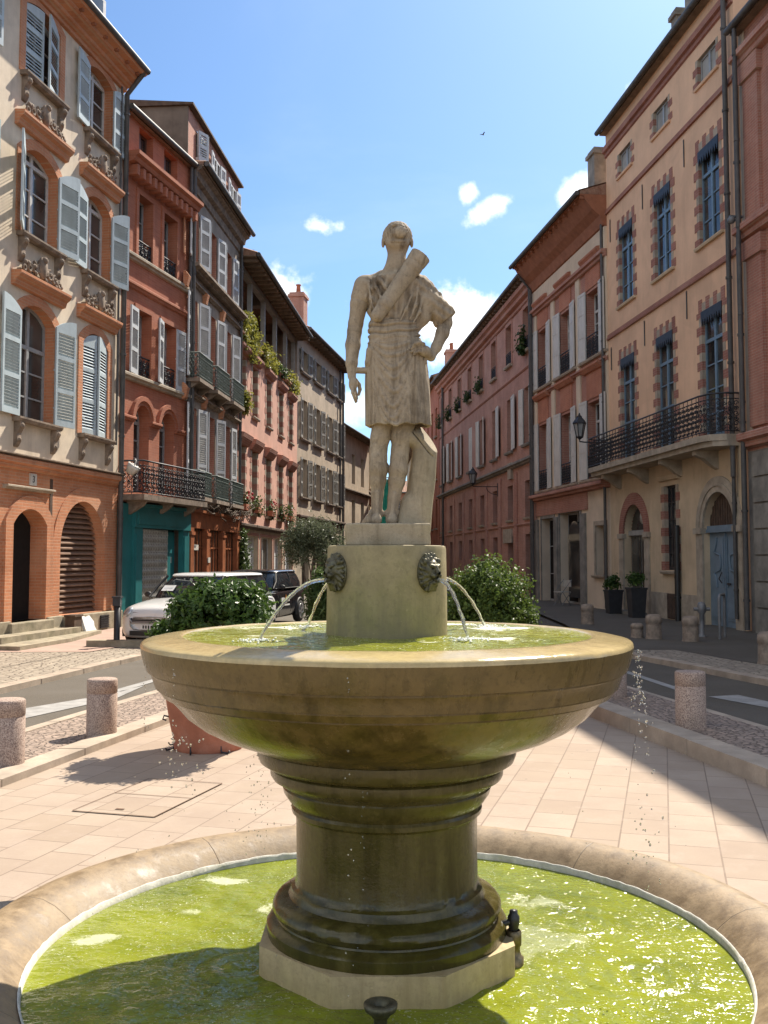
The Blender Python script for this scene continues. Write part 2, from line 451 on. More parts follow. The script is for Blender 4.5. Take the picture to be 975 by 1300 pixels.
def m_paving():
    m, nt, out = new_mat('paving'); g = NG(nt)
    p = g.pos(); v = g.mapping(p, rot=(0, 0, R(-74.4)))
    b = g.n('ShaderNodeTexBrick'); g.link(v, b.inputs['Vector'])
    g.put(b.inputs['Color1'], (.315, .245, .18)); g.put(b.inputs['Color2'], (.375, .30, .23)); g.put(b.inputs['Mortar'], (.2, .15, .11))
    b.inputs['Scale'].default_value = 1; b.inputs['Mortar Size'].default_value = .005; b.inputs['Mortar Smooth'].default_value = .2
    b.inputs['Brick Width'].default_value = .35; b.inputs['Row Height'].default_value = .272
    n = g.noise(p, 1.3, 6, .65); n2 = g.noise(p, 60, 3, .6); n3 = g.noise(p, 5, 6, .7)
    c = g.mix(g.math('MULTIPLY', g.maprange(n, .4, .7), .55), b.outputs['Color'], (.26, .195, .15))
    c = g.mix(g.math('MULTIPLY', g.maprange(n3, .52, .75), .4), c, (.41, .33, .27))
    c = g.mix(g.math('MULTIPLY', g.maprange(n2, .5, .75), .3), c, (.3, .2, .15))
    # damp, darker slabs splashed round the fountain; spots of gum and dirt
    dist = g.vmath('LENGTH', g.vmath('SUBTRACT', p, (.01, 3.6, 0)), out=1)
    wet = g.math('MULTIPLY', g.maprange(g.math('ADD', dist, g.math('MULTIPLY', g.math('SUBTRACT', n3, .5), 1.3)), 1.7, 2.25, 1, 0, True), .42)
    c = g.mix(wet, c, (.2, .145, .1))
    vo = g.n('ShaderNodeTexVoronoi'); g.link(p, vo.inputs['Vector']); vo.inputs['Scale'].default_value = 3.2
    c = g.mix(g.maprange(vo.outputs['Distance'], .025, .04, .6, 0), c, (.12, .1, .085))
    h = g.math('ADD', g.math('MULTIPLY', b.outputs['Fac'], -1), g.math('MULTIPLY', n2, .3))
    g.bsdf(out, c, g.mix(wet, (.85,) * 3, (.4,) * 3), 0, g.bump(h, .4, .006), .25)
    return m
MT['paving'] = m_paving()

def m_cobble(name, c1, c2, mort, sc=9.5):
    m, nt, out = new_mat(name); g = NG(nt)
    p = g.pos()
    n0 = g.n('ShaderNodeTexNoise'); g.link(p, n0.inputs[0]); n0.inputs['Scale'].default_value = 2
    v = g.vmath('ADD', g.mapping(p, scale=(1, 1.35, 1)), g.mapping(n0.outputs['Color'], scale=(.06, .06, 0)))
    d = g.n('ShaderNodeTexVoronoi', feature='DISTANCE_TO_EDGE'); g.link(v, d.inputs['Vector']); d.inputs['Scale'].default_value = sc; d.inputs['Randomness'].default_value = .75
    f = g.n('ShaderNodeTexVoronoi'); g.link(v, f.inputs['Vector']); f.inputs['Scale'].default_value = sc; f.inputs['Randomness'].default_value = .75
    sp = g.n('ShaderNodeSeparateColor'); g.link(f.outputs['Color'], sp.inputs[0])
    c = g.mix(sp.outputs[0], c1, c2)
    n = g.noise(p, 40, 3, .6)
    c = g.mix(g.math('MULTIPLY', g.maprange(n, .4, .7), .35), c, mul(c1, .6))
    e = g.maprange(d.outputs[0], .02, .12, 0, 1, True)
    c = g.mix(e, mort, c)
    h = g.math('ADD', e, g.math('MULTIPLY', n, .2))
    g.bsdf(out, c, .8, 0, g.bump(h, .8, .03), .3)
    return m
MT['cobble'] = m_cobble('cobble', (.40, .34, .26), (.27, .225, .175), (.2, .165, .125), 7.5)
MT['cobble_pink'] = m_cobble('cobble_pink', (.40, .30, .235), (.28, .215, .17), (.17, .13, .1), 15)

def m_asphalt():
    m, nt, out = new_mat('asphalt'); g = NG(nt)
    p = g.pos()
    a = g.noise(p, 130, 3, .7); b = g.noise(p, .7, 5, .6); k = g.noise(p, 4, 5, .7)
    c = g.mix(g.maprange(a, .35, .7), (.066, .055, .042), (.13, .112, .086))
    c = g.mix(g.math('MULTIPLY', g.maprange(b, .4, .65), .5), c, (.13, .115, .095))
    c = g.mix(g.math('MULTIPLY', g.maprange(k, .55, .75), .4), c, (.075, .069, .062))
    g.bsdf(out, c, .85, 0, g.bump(a, .35, .006), .3)
    return m
MT['asphalt'] = m_asphalt()
MT['road_paint'] = M_worn('road_paint', (.34, .33, .31), .8, .7, 1.1, 5, 60, .2, 0, (.2, .195, .18), .8, coords='World')
MT['kerb'] = M_worn('kerb', (.42, .34, .26), .85, .7, 1.12, 3, 50, .35, 0, (.22, .18, .14), .5, coords='World')
MT['pavement_pink'] = M_worn('pavement_pink', (.40, .28, .22), .85, .8, 1.1, 2, 60, .25, 0, (.28, .2, .16), .4, coords='World')

# ------------------------------------------------------------------ ground
def sheet(name, pts, z, mat, label=None):
    m = MB(); m.add([(x, y, z) for x, y in pts], [tuple(range(len(pts)))])
    o = m.build(name, mat); o['kind'] = 'structure'
    return o
def slab(name, pts, z0, z1, mat, bev=0):
    m = MB(); m.prism(pts, lambda x, y: (x, y, z0), lambda x, y: (x, y, z1))
    o = m.build(name, mat); o['kind'] = 'structure'
    if bev: bevel(o, bev)
    return o
# plaza edge lines: x as a function of y
def xl(y): return -2.69 + (y - 7.13) * .213
def xr(y): return 2.69 - (y - 7.13) * .187
sheet('ground', [(-400, -400), (400, -400), (400, 800), (-400, 800)], -.06, MT['asphalt'])
sheet('road', [(-30, -20), (30, -20), (12, 140), (-12, 140)], -.012, MT['asphalt'])
YA = 18.6
sheet('plaza', [(xl(-8), -8), (xr(-8), -8), (xr(YA), YA), (xl(YA), YA)], 0, MT['paving'])
def strip_stones(name, fn, off0, off1, y0, y1, z0, z1, L, mat, bev=.012):
    """kerb: separate stones laid end to end in one run"""
    m = MB(); y = y0; r = random.Random(3)
    while y < y1:
        l = L * r.uniform(.8, 1.2); e = min(y + l - .006, y1); dz = r.uniform(-.004, .004)
        m.prism([(fn(y) + off0, y), (fn(y) + off1, y), (fn(e) + off1, e), (fn(e) + off0, e)] if off1 > off0 else
                [(fn(y) + off1, y), (fn(y) + off0, y), (fn(e) + off0, e), (fn(e) + off1, e)],
                lambda x, q: (x, q, z0), lambda x, q: (x, q, z1 + dz))
        y += l
    o = m.build(name, mat); o['kind'] = 'structure'; bevel(o, bev); return o
strip_stones('kerb_left', xl, -.22, 0, -6, YA, -.05, .055, 1.0, MT['kerb'])
strip_stones('kerb_right', xr, 0, .24, -6, YA, -.05, .13, 1.0, MT['kerb'])
def band(name, f0, f1, y0, y1, z, mat, n=12):
    m = MB(); ys = [y0 + (y1 - y0) * i / n for i in range(n + 1)]
    v = [(f0(y), y, z) for y in ys] + [(f1(y), y, z) for y in ys]
    m.add(v, [(i, n + 1 + i, n + 2 + i, i + 1) for i in range(n)])
    o = m.build(name, mat); o['kind'] = 'structure'; return o
band('cobble_strip_left', lambda y: xl(y) - .95, lambda y: xl(y) - .215, -6, YA, .045, MT['cobble_pink'])
band('cobble_strip_right', lambda y: xr(y) + .235, lambda y: xr(y) + 1.0, -6, YA, .11, MT['cobble_pink'])
strip_stones('road_edge_left', lambda y: xl(y) - .95, -.12, 0, -6, YA, -.05, .05, .9, MT['kerb'])
strip_stones('road_edge_right', lambda y: xr(y) + 1.0, 0, .12, -6, YA, -.05, .10, .9, MT['kerb'])
# far kerbs of the two roads and the pavements behind them
def kl(y): return -4.59 + (y - 12.09) * .167
def kr(y): return 4.88 - (y - 12.84) * .246
def bl(y): return -6.14 + (y - 23) * .179
def br(y): return 7.8 - (y - 21.63) * .103
strip_stones('pavement_kerb_left', kl, -.2, 0, 2, 18.2, -.05, .06, 1.1, MT['kerb'])
strip_stones('pavement_kerb_right', kr, 0, .2, 2, 17.2, -.05, .07, 1.1, MT['kerb'])
def wl(y): return kl(y) - 1.25
band('cobble_pavement_left', wl, lambda y: kl(y) - .195, 2, 18.2, .05, MT['cobble'])
band('pavement_left', lambda y: bl(y) - .6, wl, 2, 17.0, .055, MT['cobble'])
sheet('pavement_left_pink', [(bl(16.7) - .6, 16.7), (wl(17.6), 16.8), (-4.55, 18.15), (-4.6, 20.2), (bl(26) - .4, 26), ], .06, MT['pavement_pink'])
slab('pavement_end_kerb', [(-5.25, 17.75), (-3.75, 17.75), (-3.75, 17.98), (-5.25, 17.98)], -.04, .17, MT['moss_stone'], .012)
band('cobble_pavement_right', lambda y: kr(y) + .195, lambda y: kr(y) + 1.15, 2, 17.2, .055, MT['cobble'])
band('pavement_right', lambda y: kr(y) + 1.15, lambda y: br(y) + 2.2, 2, 17.2, .06, MT['asphalt'])
sheet('pavement_right_far', [(kr(17.2), 17.2), (br(17.2) + 2, 17.2), (br(30) + .6, 30), (6.3, 38), (4.4, 63), (3.6, 63), (4.6, 38), (4.3, 24)], .058, MT['asphalt'])
# painted markings
def paint(name, pts): sheet(name, pts, -.006, MT['road_paint'])
def chev(y0, y1, xo, w, fn):   # long tapered arrow head patch
    return [(fn(y0) + xo, y0), (fn(y0) + xo + w, y0 + .35), (fn(y1) + xo + w * .55, y1)]
sheet('road_marking_arrow', [(-3.95, 9.4), (-3.1, 11.7), (-3.05, 12.9), (-3.35, 11.9), (-4.05, 10.6), (-5.3, 10.2)], -.006, MT['road_paint'])
sheet('road_marking_line', [(-3.35, 12.3), (-2.7, 15.6), (-2.58, 15.6), (-3.2, 12.3)], -.006, MT['road_paint'])
sheet('road_marking_line', [(3.6, 12.3), (3.73, 12.3), (3.5, 14.6), (3.39, 14.6)], -.006, MT['road_paint'])
sheet('road_marking_arrow', [(4.4, 10.4), (4.58, 10.5), (4.2, 12.0), (3.8, 11.85)], -.006, MT['road_paint'])
# access cover let into the paving
def at_hatch(a, b):
    o = Vector((-1.98, 6.47)); e1 = Vector((.557, -.155)); e2 = Vector((.27, .93))
    q = o + e1 * a + e2 * b; return (q.x, q.y)
m = MB()
P4 = [at_hatch(0, 0), at_hatch(1, 0), at_hatch(1, 1), at_hatch(0, 1)]
m.add([(x, y, .004) for x, y in P4], [(0, 1, 2, 3)], 0)
def seam(a, b, w=.009):
    a, b = Vector(a), Vector(b); n = (b - a).normalized(); n = Vector((-n.y, n.x)) * w / 2
    m.add([(*(a - n), .0075), (*(b - n), .0075), (*(b + n), .0075), (*(a + n), .0075)], [(0, 1, 2, 3)], 1)
for i in range(4): seam(P4[i], P4[(i + 1) % 4])
seam(at_hatch(.0, .52), at_hatch(1, .52), .008)
m.add([(*at_hatch(.42, .1), .008), (*at_hatch(.52, .1), .008), (*at_hatch(.52, .13), .008), (*at_hatch(.42, .13), .008)], [(0, 1, 2, 3)], 1)
hatch = m.build('access_cover', [MT['paving'], M_worn('rusty_frame', (.13, .075, .045), .8, .6, 1.3, 20)])
tag(hatch, 'paved access cover framed in rusty metal, flush with the sunlit plaza slabs', 'hatch')
m = MB(); m.box(-.28, .28, -.09, .09, .001, .012)
for i in range(9): m.box(-.25 + i * .058, -.225 + i * .058, -.07, .07, .012, .016)
dg = m.build('drain_grate', MT['iron'], None, (-1.92, 4.62, 0), R(18)); tag(dg, 'dark iron drain grate in the paving beside the lower basin', 'drain')
# ------------------------------------------------------------------ facades
# every house: origin at the left end of its front (seen from the street), x along the front, y into the house, z up
def outline(x0, x1, z0, z1, rise=0, n=14):
    """opening outline from bottom left, up, over the head and down to bottom right"""
    if rise <= 0: return [(x0, z0), (x0, z1), (x1, z1), (x1, z0)]
    w = (x1 - x0) / 2; cx = (x0 + x1) / 2
    rise = min(rise, w); r = (w * w + rise * rise) / (2 * rise); cz = z1 - r
    a = math.asin(min(1, w / r)); a = PI - a if rise > w else a
    pts = [(x0, z0)]
    for i in range(n + 1):
        t = -a + 2 * a * i / n; pts.append((cx + r * math.sin(t), cz + r * math.cos(t)))
    return pts + [(x1, z0)]
def grow(x0, x1, z0, z1, rise, d, n=14):
    w = (x1 - x0) / 2
    if rise <= 0: return outline(x0 - d, x1 + d, z0, z1 + d)
    rr = (w * w + rise * rise) / (2 * rise) + d; w2 = w + d
    r2 = rr - math.sqrt(max(rr * rr - w2 * w2, 0))
    return outline(x0 - d, x1 + d, z0, z1 + d, r2 if rise < w else w2, n)
def inside(p, poly):
    x, y = p; c = False; n = len(poly)
    for i in range(n):
        x1, y1 = poly[i]; x2, y2 = poly[i - 1]
        if (y1 > y) != (y2 > y) and x < (x2 - x1) * (y - y1) / (y2 - y1) + x1: c = not c
    return c

class Bld:
    def __init__(s, name, a, b, label, cat='house'):
        s.a = Vector(a); s.b = Vector(b); d = s.b - s.a
        s.W = d.length; s.rz = math.atan2(d.y, d.x)
        s.root = empty(name, (a[0], a[1], 0), s.rz, label, cat)
        s.holes = []; s.cache = {}
    def world(s, u, y, z):
        c, q = math.cos(s.rz), math.sin(s.rz); return (s.a.x + u * c - y * q, s.a.y + u * q + y * c, z)
    def part(s, mb, name, mat, label=None, sharp=None): return mb.build(name, mat, s.root, label=label, sharp=sharp)
    def wall(s, z0, z1, mat, x0=0, x1=None, name='wall', y=0, rv=None, depth=.3, label=None):
        x1 = s.W if x1 is None else x1
        hs = [h for h in s.holes if h[0][0] >= x0 - .01 and h[-1][0] <= x1 + .01 and max(p[1] for p in h) <= z1 + .01 and min(p[1] for p in h) >= z0 - .01]
        vs = []; es = []
        def loop(pts):
            o = len(vs); vs.extend(Vector(p) for p in pts); k = len(pts)
            es.extend((o + i, o + (i + 1) % k) for i in range(k))
        loop([(x0, z0), (x1, z0), (x1, z1), (x0, z1)])
        for h in hs: loop([(min(max(x, x0 + .002), x1 - .002), min(max(z, z0 + .002), z1 - .002)) for x, z in h])
        V, E_, F, *_ = delaunay_2d_cdt(vs, es, [], 0, 1e-5)
        mb = MB(); ff = []
        for f in F:
            c = sum((V[i] for i in f), Vector((0, 0))) / len(f)
            if any(inside(c, h) for h in hs): continue
            a, b, c3 = (V[i] for i in f[:3])
            cr = (b - a).cross(c3 - a)
            ff.append(tuple(f) if cr > 0 else tuple(reversed(f)))
        mb.add([(p.x, y, p.y) for p in V], ff, 0)
        for h in hs:
            k = len(h); v = [(x, y, z) for x, z in h] + [(x, y + depth, z) for x, z in h]
            mb.add(v, [(i, k + i, k + (i + 1) % k, (i + 1) % k) for i in range(k)], 1)
        # outer edges so that the wall has thickness
        mb.add([(x0, y, z1), (x1, y, z1), (x1, y + depth, z1), (x0, y + depth, z1)], [(0, 1, 2, 3)], 0)
        return s.part(mb, name, [mat, rv or mat], label)
    def shell(s, H, mat, depth=9, x0=0, x1=None):
        x1 = s.W if x1 is None else x1
        mb = MB()
        mb.add([(x0, 0, 0), (x0, depth, 0), (x0, depth, H), (x0, 0, H)], [(0, 3, 2, 1)])
        mb.add([(x1, 0, 0), (x1, depth, 0), (x1, depth, H), (x1, 0, H)], [(0, 1, 2, 3)])
        mb.add([(x0, depth, 0), (x1, depth, 0), (x1, depth, H), (x0, depth, H)], [(0, 3, 2, 1)])
        mb.add([(x0, .31, 0), (x1, .31, 0), (x1, .31, H), (x0, .31, H)], [(0, 1, 2, 3)], 1)
        return s.part(mb, 'side_wall', [mat, MT['dark']])
    def band(s, z0, z1, proj, mat, x0=0, x1=None, name='string_course', prof=None, label=None):
        x1 = s.W if x1 is None else x1; h = z1 - z0
        prof = prof or [(0, 0), (-.55, .12), (-.6, .42), (-1, .55), (-1, .9), (-.9, 1), (0, 1)]
        m = MB(); m.mould([(max(0.004, 0) * 0 + q[0] * proj, z0 + q[1] * h) for q in prof], x0, x1)
        return s.part(m, name, mat, label)
    def roof(s, z, over, mat_soffit, depth=9, slope=.32, x0=0, x1=None, gutter=True, thick=.1, rafters=True):
        x1 = s.W if x1 is None else x1
        mb = MB(); n = max(8, int((x1 - x0) / .05)); v = []
        for i in range(n + 1):
            x = x0 + (x1 - x0) * i / n; w = .035 * math.sin(2 * PI * x / .2)
            v += [(x, -over - .05, z + thick + w), (x, depth * .5, z + thick + w + (depth * .5 + over) * slope)]
        mb.add(v, [(2 * i, 2 * i + 2, 2 * i + 3, 2 * i + 1) for i in range(n)], 0, True)
        k = n + 1
        mb.add([(x0 + (x1 - x0) * i / n, -over - .05, z + thick + .035 * math.sin(2 * PI * (x0 + (x1 - x0) * i / n) / .2) - dz) for dz in (0, .05) for i in range(k)],
               [(i, k + i, k + i + 1, i + 1) for i in range(n)], 0)
        mb.add([(x0, depth * .5, z + thick + (depth * .5 + over) * slope), (x1, depth * .5, z + thick + (depth * .5 + over) * slope), (x1, depth + over, z + thick), (x0, depth + over, z + thick)], [(0, 1, 2, 3)], 0)
        zs = z + (depth * .5 + over) * slope
        for x in (x0, x1): mb.add([(x, -over, z), (x, -over, z + thick), (x, depth * .5, zs + thick), (x, depth + over, z + thick), (x, depth + over, z)], [(0, 1, 2, 3, 4) if x == x0 else (4, 3, 2, 1, 0)], 0)
        mb.box(x0, x1, -over, .02, z - .03, z + .015, 1)
        i = x0 + .25
        while rafters and i < x1: mb.box(i, i + .09, -over + .02, .0, z - .14, z - .031, 1); i += .55
        r = s.part(mb, 'roof', [MT['tiles'], mat_soffit])
        if gutter:
            g = MB(); g.tube([(x0, -over - .09, z + .03), (x1, -over - .09, z + .03)], .075, 8)
            g.build('gutter', MT['pipe'], r)
        return r
    def pipe(s, u, z0, z1, y=-.12, r=.055, top=None, bottom=None, mat=None):
        m = MB(); pts = ([top] if top else []) + [(u, y, z1), (u, y, z0 + .0)] + ([bottom] if bottom else [])
        m.tube(pts, r, 8)
        z = z0 + .6
        while z < z1: m.tube([(u, y, z), (u, y, z + .05)], r * 1.3, 8); z += 1.9
        return s.part(m, 'drainpipe', mat or MT['pipe'])
    def chimney(s, u, y, z0, z1, w, d, mat, pots=0):
        m = MB(); m.box(u - w / 2, u + w / 2, y - d / 2, y + d / 2, z0, z1); m.box(u - w / 2 - .06, u + w / 2 + .06, y - d / 2 - .06, y + d / 2 + .06, z1 - .22, z1 - .1)
        o = s.part(m, 'chimney', mat)
        for i in range(pots):
            p = MB(); x = u + (i - (pots - 1) / 2) * .35; p.lathe([(.11, 0), (.12, .02), (.09, .38), (.13, .42), (.13, .45), (.0, .45)], 10, (x, y, z1)); p.build('chimney_pot', MT['terracotta'], o)
        return o
    # ---- openings
    def window(s, x0, x1, z0, z1, rise=0, depth=.2, rows=3, cols=2, transom=None, frame='frame_white', glass='glass', hole=True, fw=.055, name='window', label=None, grid=None):
        ol = outline(x0, x1, z0, z1, rise)
        if hole: s.holes.append(ol)
        y = depth; m = MB()
        inner = grow(x0, x1, z0, z1, rise, -fw) if rise > 0 else outline(x0 + fw, x1 - fw, z0, z1 - fw)
        k = len(ol)
        for (pa, pb, qa, qb) in [(ol[i], ol[i + 1], inner[i], inner[i + 1]) for i in range(k - 1)]:
            m.add([(pa[0], y, pa[1]), (pb[0], y, pb[1]), (qb[0], y, qb[1]), (qa[0], y, qa[1])], [(0, 3, 2, 1)])
            m.add([(qa[0], y, qa[1]), (qb[0], y, qb[1]), (qb[0], y + .05, qb[1]), (qa[0], y + .05, qa[1])], [(0, 3, 2, 1)])
        m.box(x0, x1, y - .004, y + .05, z0, z0 + fw * 1.5)
        def head(x):
            for i in range(1, k - 2):
                if ol[i][0] <= x <= ol[i + 1][0]: return ol[i][1] + (ol[i + 1][1] - ol[i][1]) * (x - ol[i][0]) / max(1e-6, ol[i + 1][0] - ol[i][0])
            return z1
        spr = z1 - rise
        zt = (transom if transom else spr)
        for c in range(1, cols):
            x = x0 + (x1 - x0) * c / cols; w = .045 if (cols % 2 == 0 and c == cols // 2) else .02
            m.box(x - w, x + w, y - .008 if w > .03 else y, y + .045, z0 + fw, head(x) - .01)
        for r in range(1, rows):
            z = z0 + (zt - z0) * r / rows
            m.box(x0 + fw * .5, x1 - fw * .5, y + .002, y + .04, z - .016, z + .016)
        if transom or rise > .12:
            m.box(x0 + fw * .5, x1 - fw * .5, y - .012, y + .045, zt - .04, zt + .04)
        w = s.part(m, name, MT[frame] if isinstance(frame, str) else frame, label)
        g = MB(); g.add([(x, y + .03, z) for x, z in ol], [tuple(range(k - 1, -1, -1))])
        g.build('pane', MT[glass] if isinstance(glass, str) else glass, w)
        w['span'] = 0; del w['span']
        return w
    def surround(s, par, x0, x1, z0, z1, rise, d, mat, proud=.02, name='surround', n=14):
        a = outline(x0, x1, z0, z1, rise, n); b = grow(x0, x1, z0, z1, rise, d, n); k = len(a); m = MB()
        for i in range(k - 1):
            p, q, P, Q = a[i], a[i + 1], b[i], b[i + 1]
            m.add([(p[0], -proud, p[1]), (q[0], -proud, q[1]), (Q[0], -proud, Q[1]), (P[0], -proud, P[1])], [(0, 1, 2, 3)])
            m.add([(P[0], -proud, P[1]), (Q[0], -proud, Q[1]), (Q[0], .01, Q[1]), (P[0], .01, P[1])], [(0, 1, 2, 3)])
            m.add([(p[0], -proud, p[1]), (q[0], -proud, q[1]), (q[0], .01, q[1]), (p[0], .01, p[1])], [(0, 3, 2, 1)])
        m.add([(a[0][0], -proud, z0), (b[0][0], -proud, z0), (b[0][0], .01, z0), (a[0][0], .01, z0)], [(0, 1, 2, 3)])
        m.add([(a[-1][0], -proud, z0), (b[-1][0], -proud, z0), (b[-1][0], .01, z0), (a[-1][0], .01, z0)], [(0, 3, 2, 1)])
        return m.build(name, mat, par)
    def quoins(s, par, x0, x1, z0, z1, depth=.2, h=.2, la=.16, lb=.3, top=True, proud=.012, mats=None):
        mats = mats or [MT['brick_quoin'], MT['stone']]
        for sg in (-1, 1):
            m = MB(); z = z0; i = 0
            while z < z1 - .02:
                e = min(z + h, z1); l = la if i % 2 else lb; k = i % 2
                if sg < 0: m.box(x0 - l, x0 + .012, -proud, .01, z, e, k); m.box(x0 + .001, x0 + .014, .01, depth, z, e, k)
                else: m.box(x1 - .012, x1 + l, -proud, .01, z, e, k); m.box(x1 - .014, x1 - .001, .01, depth, z, e, k)
                z += h; i += 1
            m.build('jamb_quoins', mats, par)
        if top:
            m = MB(); n = 7; w = (x1 - x0 + .3) / n
            for j in range(n):
                xx = x0 - .15 + j * w; m.box(xx, xx + w, -proud - .002, .01, z1, z1 + (.30 if j % 2 == 0 else .2), j % 2)
            m.build('head_voussoirs', mats, par)
    def sill(s, par, x0, x1, z, proj=.12, h=.08, mat=None, over=.08, consoles=False):
        m = MB(); m.mould([(.0, z - h), (-proj * .8, z - h), (-proj, z - h * .4), (-proj, z), (.2, z)], x0 - over, x1 + over)
        if consoles:
            for x in (x0 - over + .14, x1 + over - .14):
                m.prism([(0, z - h), (-proj * .85, z - h), (-proj * .8, z - h - .12), (-proj * .45, z - h - .22), (-proj * .5, z - h - .36), (-proj * .2, z - h - .46), (0, z - h - .48)],
                        lambda y, q: (x - .07, y, q), lambda y, q: (x + .07, y, q))
                m.ball((x, -proj * .75, z - h - .08), .06); m.ball((x, -proj * .45, z - h - .34), .045)
        return m.build('sill', mat or MT['stone'], par)
    def shutter_mesh(s, w, h, style, mat, rise=0, side=1):
        key = (round(w, 2), round(h, 2), style, mat, round(rise, 2), side)
        if key in SHUT: return SHUT[key]
        m = MB(); t = .02; fw = .06
        def top(x):                 # arched head falls towards the hinge side
            return h - rise * (1 - (x / w)) ** 2 if rise else h
        def bx(x0, x1, z0, z1, y0=-t, y1=t):
            if side < 0: x0, x1 = -x1, -x0
            m.box(x0, x1, y0, y1, z0, z1)
        if rise:
            n = 6
            for i in range(n):
                a, b = w * i / n, w * (i + 1) / n
                za, zb = top(a), top(b); q = [(a, h - rise - .1), (b, h - rise - .1), (b, zb), (a, za)]
                if side < 0: q = [(-x, z) for x, z in q][::-1]
                m.plate(q[::-1], -t, t)
            H = h - rise
        else: H = h; bx(fw, w - fw, H - .09, H)
        bx(0, fw, 0, H - (.1 if rise else 0)); bx(w - fw, w, 0, H - (.1 if rise else 0))
        zs = [0, H * .36, H * .70, H - (.1 if rise else .09)] if H > 1.3 else [0, H * .5, H - .09]
        bx(fw, w - fw, 0, .12)
        for z in zs[1:-1]: bx(fw, w - fw, z - .045, z + .045)
        for a, b in zip(zs[:-1], zs[1:]):
            a = a + (.12 if a == 0 else .045); b = b - (.0 if b == zs[-1] else .045)
            if style == 'louvre':
                n = max(2, int((b - a) / .058)); st = (b - a) / n
                for i in range(n):
                    z = a + st * i
                    xa, xb = (fw - .004, w - fw + .004) if side > 0 else (-(w - fw + .004), -(fw - .004))
                    m.prism([(-.018, z + .004), (-.012, z - .002), (.018, z + st * .72), (.012, z + st * .78)], lambda y, q: (xa, y, q), lambda y, q: (xb, y, q))
            else:
                bx(fw, w - fw, a, b, -.008, .008)
                bx(fw + .05, w - fw - .05, a + .05, b - .05, -.014, .014)
        # hinges
        for z in (h * .15, h * .5): bx(-.02, .14, z, z + .03, -t - .006, -t)
        me = m.mesh('shutter', [MT[mat]]); SHUT[key] = me; return me
    def shutters(s, par, x0, x1, z0, z1, style='louvre', mat='shutter_blue', left=180, right=180, rise=0, w=None, y=-.05):
        w = w or (x1 - x0) / 2; out = []
        if left is not None:
            me = s.shutter_mesh(w, z1 - z0, style, mat, rise, 1)
            out.append(link('shutter', me, par, (x0, y if left > 20 else .03, z0), -R(left)))
        if right is not None:
            me = s.shutter_mesh(w, z1 - z0, style, mat, rise, -1)
            out.append(link('shutter', me, par, (x1, y if right > 20 else .03, z0), R(right)))
        return out
    def railing(s, par, pts, z0, h, style='scroll', mat='iron', step=.13, name='railing'):
        m = MB(); P = [Vector((x, y, 0)) for x, y in pts]
        for z, r in ((z0 + h, .022), (z0 + .05, .014), (z0 + h - .12, .01)):
            m.tube([(p.x, p.y, z) for p in P], r, 5)
        for a, b in zip(P[:-1], P[1:]):
            L = (b - a).length; n = max(1, int(round(L / step))); d = (b - a) / L
            for i in range(n + 1):
                q = a + d * (L * i / n)
                if style == 'bars' or i % 2 == 0: m.tube([(q.x, q.y, z0), (q.x, q.y, z0 + h)], .008, 4)
                if i < n and style != 'bars':
                    c = a + d * (L * (i + .5) / n); st = L / n
                    def curl(cz, r, turns, flip):
                        pp = []
                        for k in range(13):
                            t = k / 12; an = flip * turns * 2 * PI * t; rr = r * (1 - .75 * t)
                            o = c + d * (rr * math.cos(an)); pp.append((o.x, o.y, cz + rr * math.sin(an)))
                        m.tube(pp, .0115, 4, caps=False)
                    if style == 'scroll':
                        f = 1 if i % 2 else -1
                        curl(z0 + h * .24, st * .46, 1.2, f); curl(z0 + h * .5, st * .5, 1.3, -f); curl(z0 + h * .75, st * .42, 1.1, f)
                        curl(z0 + h * .62, st * .4, 1.3, f); curl(z0 + h * .37, st * .4, 1.3, -f); curl(z0 + h * .12, st * .3, 1.1, -f)
                        m.ball((c.x, c.y, z0 + h * .37), .026, 0, 5, 4); m.ball((c.x, c.y, z0 + h * .63), .026, 0, 5, 4); m.ball((c.x, c.y, z0 + h * .86), .02, 0, 5, 4)
                    elif style == 'lattice':
                        e0, e1 = a + d * (L * i / n), a + d * (L * (i + 1) / n)
                        for q in range(4):
                            za, zb = z0 + h * q / 4, z0 + h * (q + 1) / 4
                            m.tube([(e0.x, e0.y, za), (e1.x, e1.y, zb)], .008, 4, caps=False); m.tube([(e1.x, e1.y, za), (e0.x, e0.y, zb)], .008, 4, caps=False)
        return m.build(name, MT[mat], par)
SHUT = {}
def relief(par, x, z, w, h, mat, seed=0):
    """carved scroll-and-leaf ornament standing on a ledge"""
    r = random.Random(seed); m = MB()
    m.ball((x, -.1, z + h * .55), h * .3, 0, 8, 6, (1, .5, 1.5)); m.ball((x, -.14, z + h * .85), h * .14, 0, 7, 5)
    for sg in (-1, 1):
        for k in range(4):
            cx = x + sg * w * (.16 + .24 * k) * .5; cz = z + h * (.5 - .09 * k); rr = h * (.26 - .03 * k)
            pp = []
            for q in range(15):
                t = q / 14; an = sg * t * 2.4 * PI + PI / 2; ra = rr * (1 - .7 * t)
                pp.append((cx + ra * math.cos(an), -.08 - .03 * t, cz + ra * math.sin(an)))
            m.tube(pp, [.035 * (1 - .5 * q / 14) for q in range(15)], 5)
            for q in range(2): m.ball((cx + r.uniform(-.1, .1), -.1, z + r.uniform(.05, h * .5)), r.uniform(.03, .055), 0, 6, 5, (1.3, .7, 1))
    m.box(x - w / 2, x + w / 2, -.07, .0, z, z + h * .16)
    return m.build('ornament', mat, par)

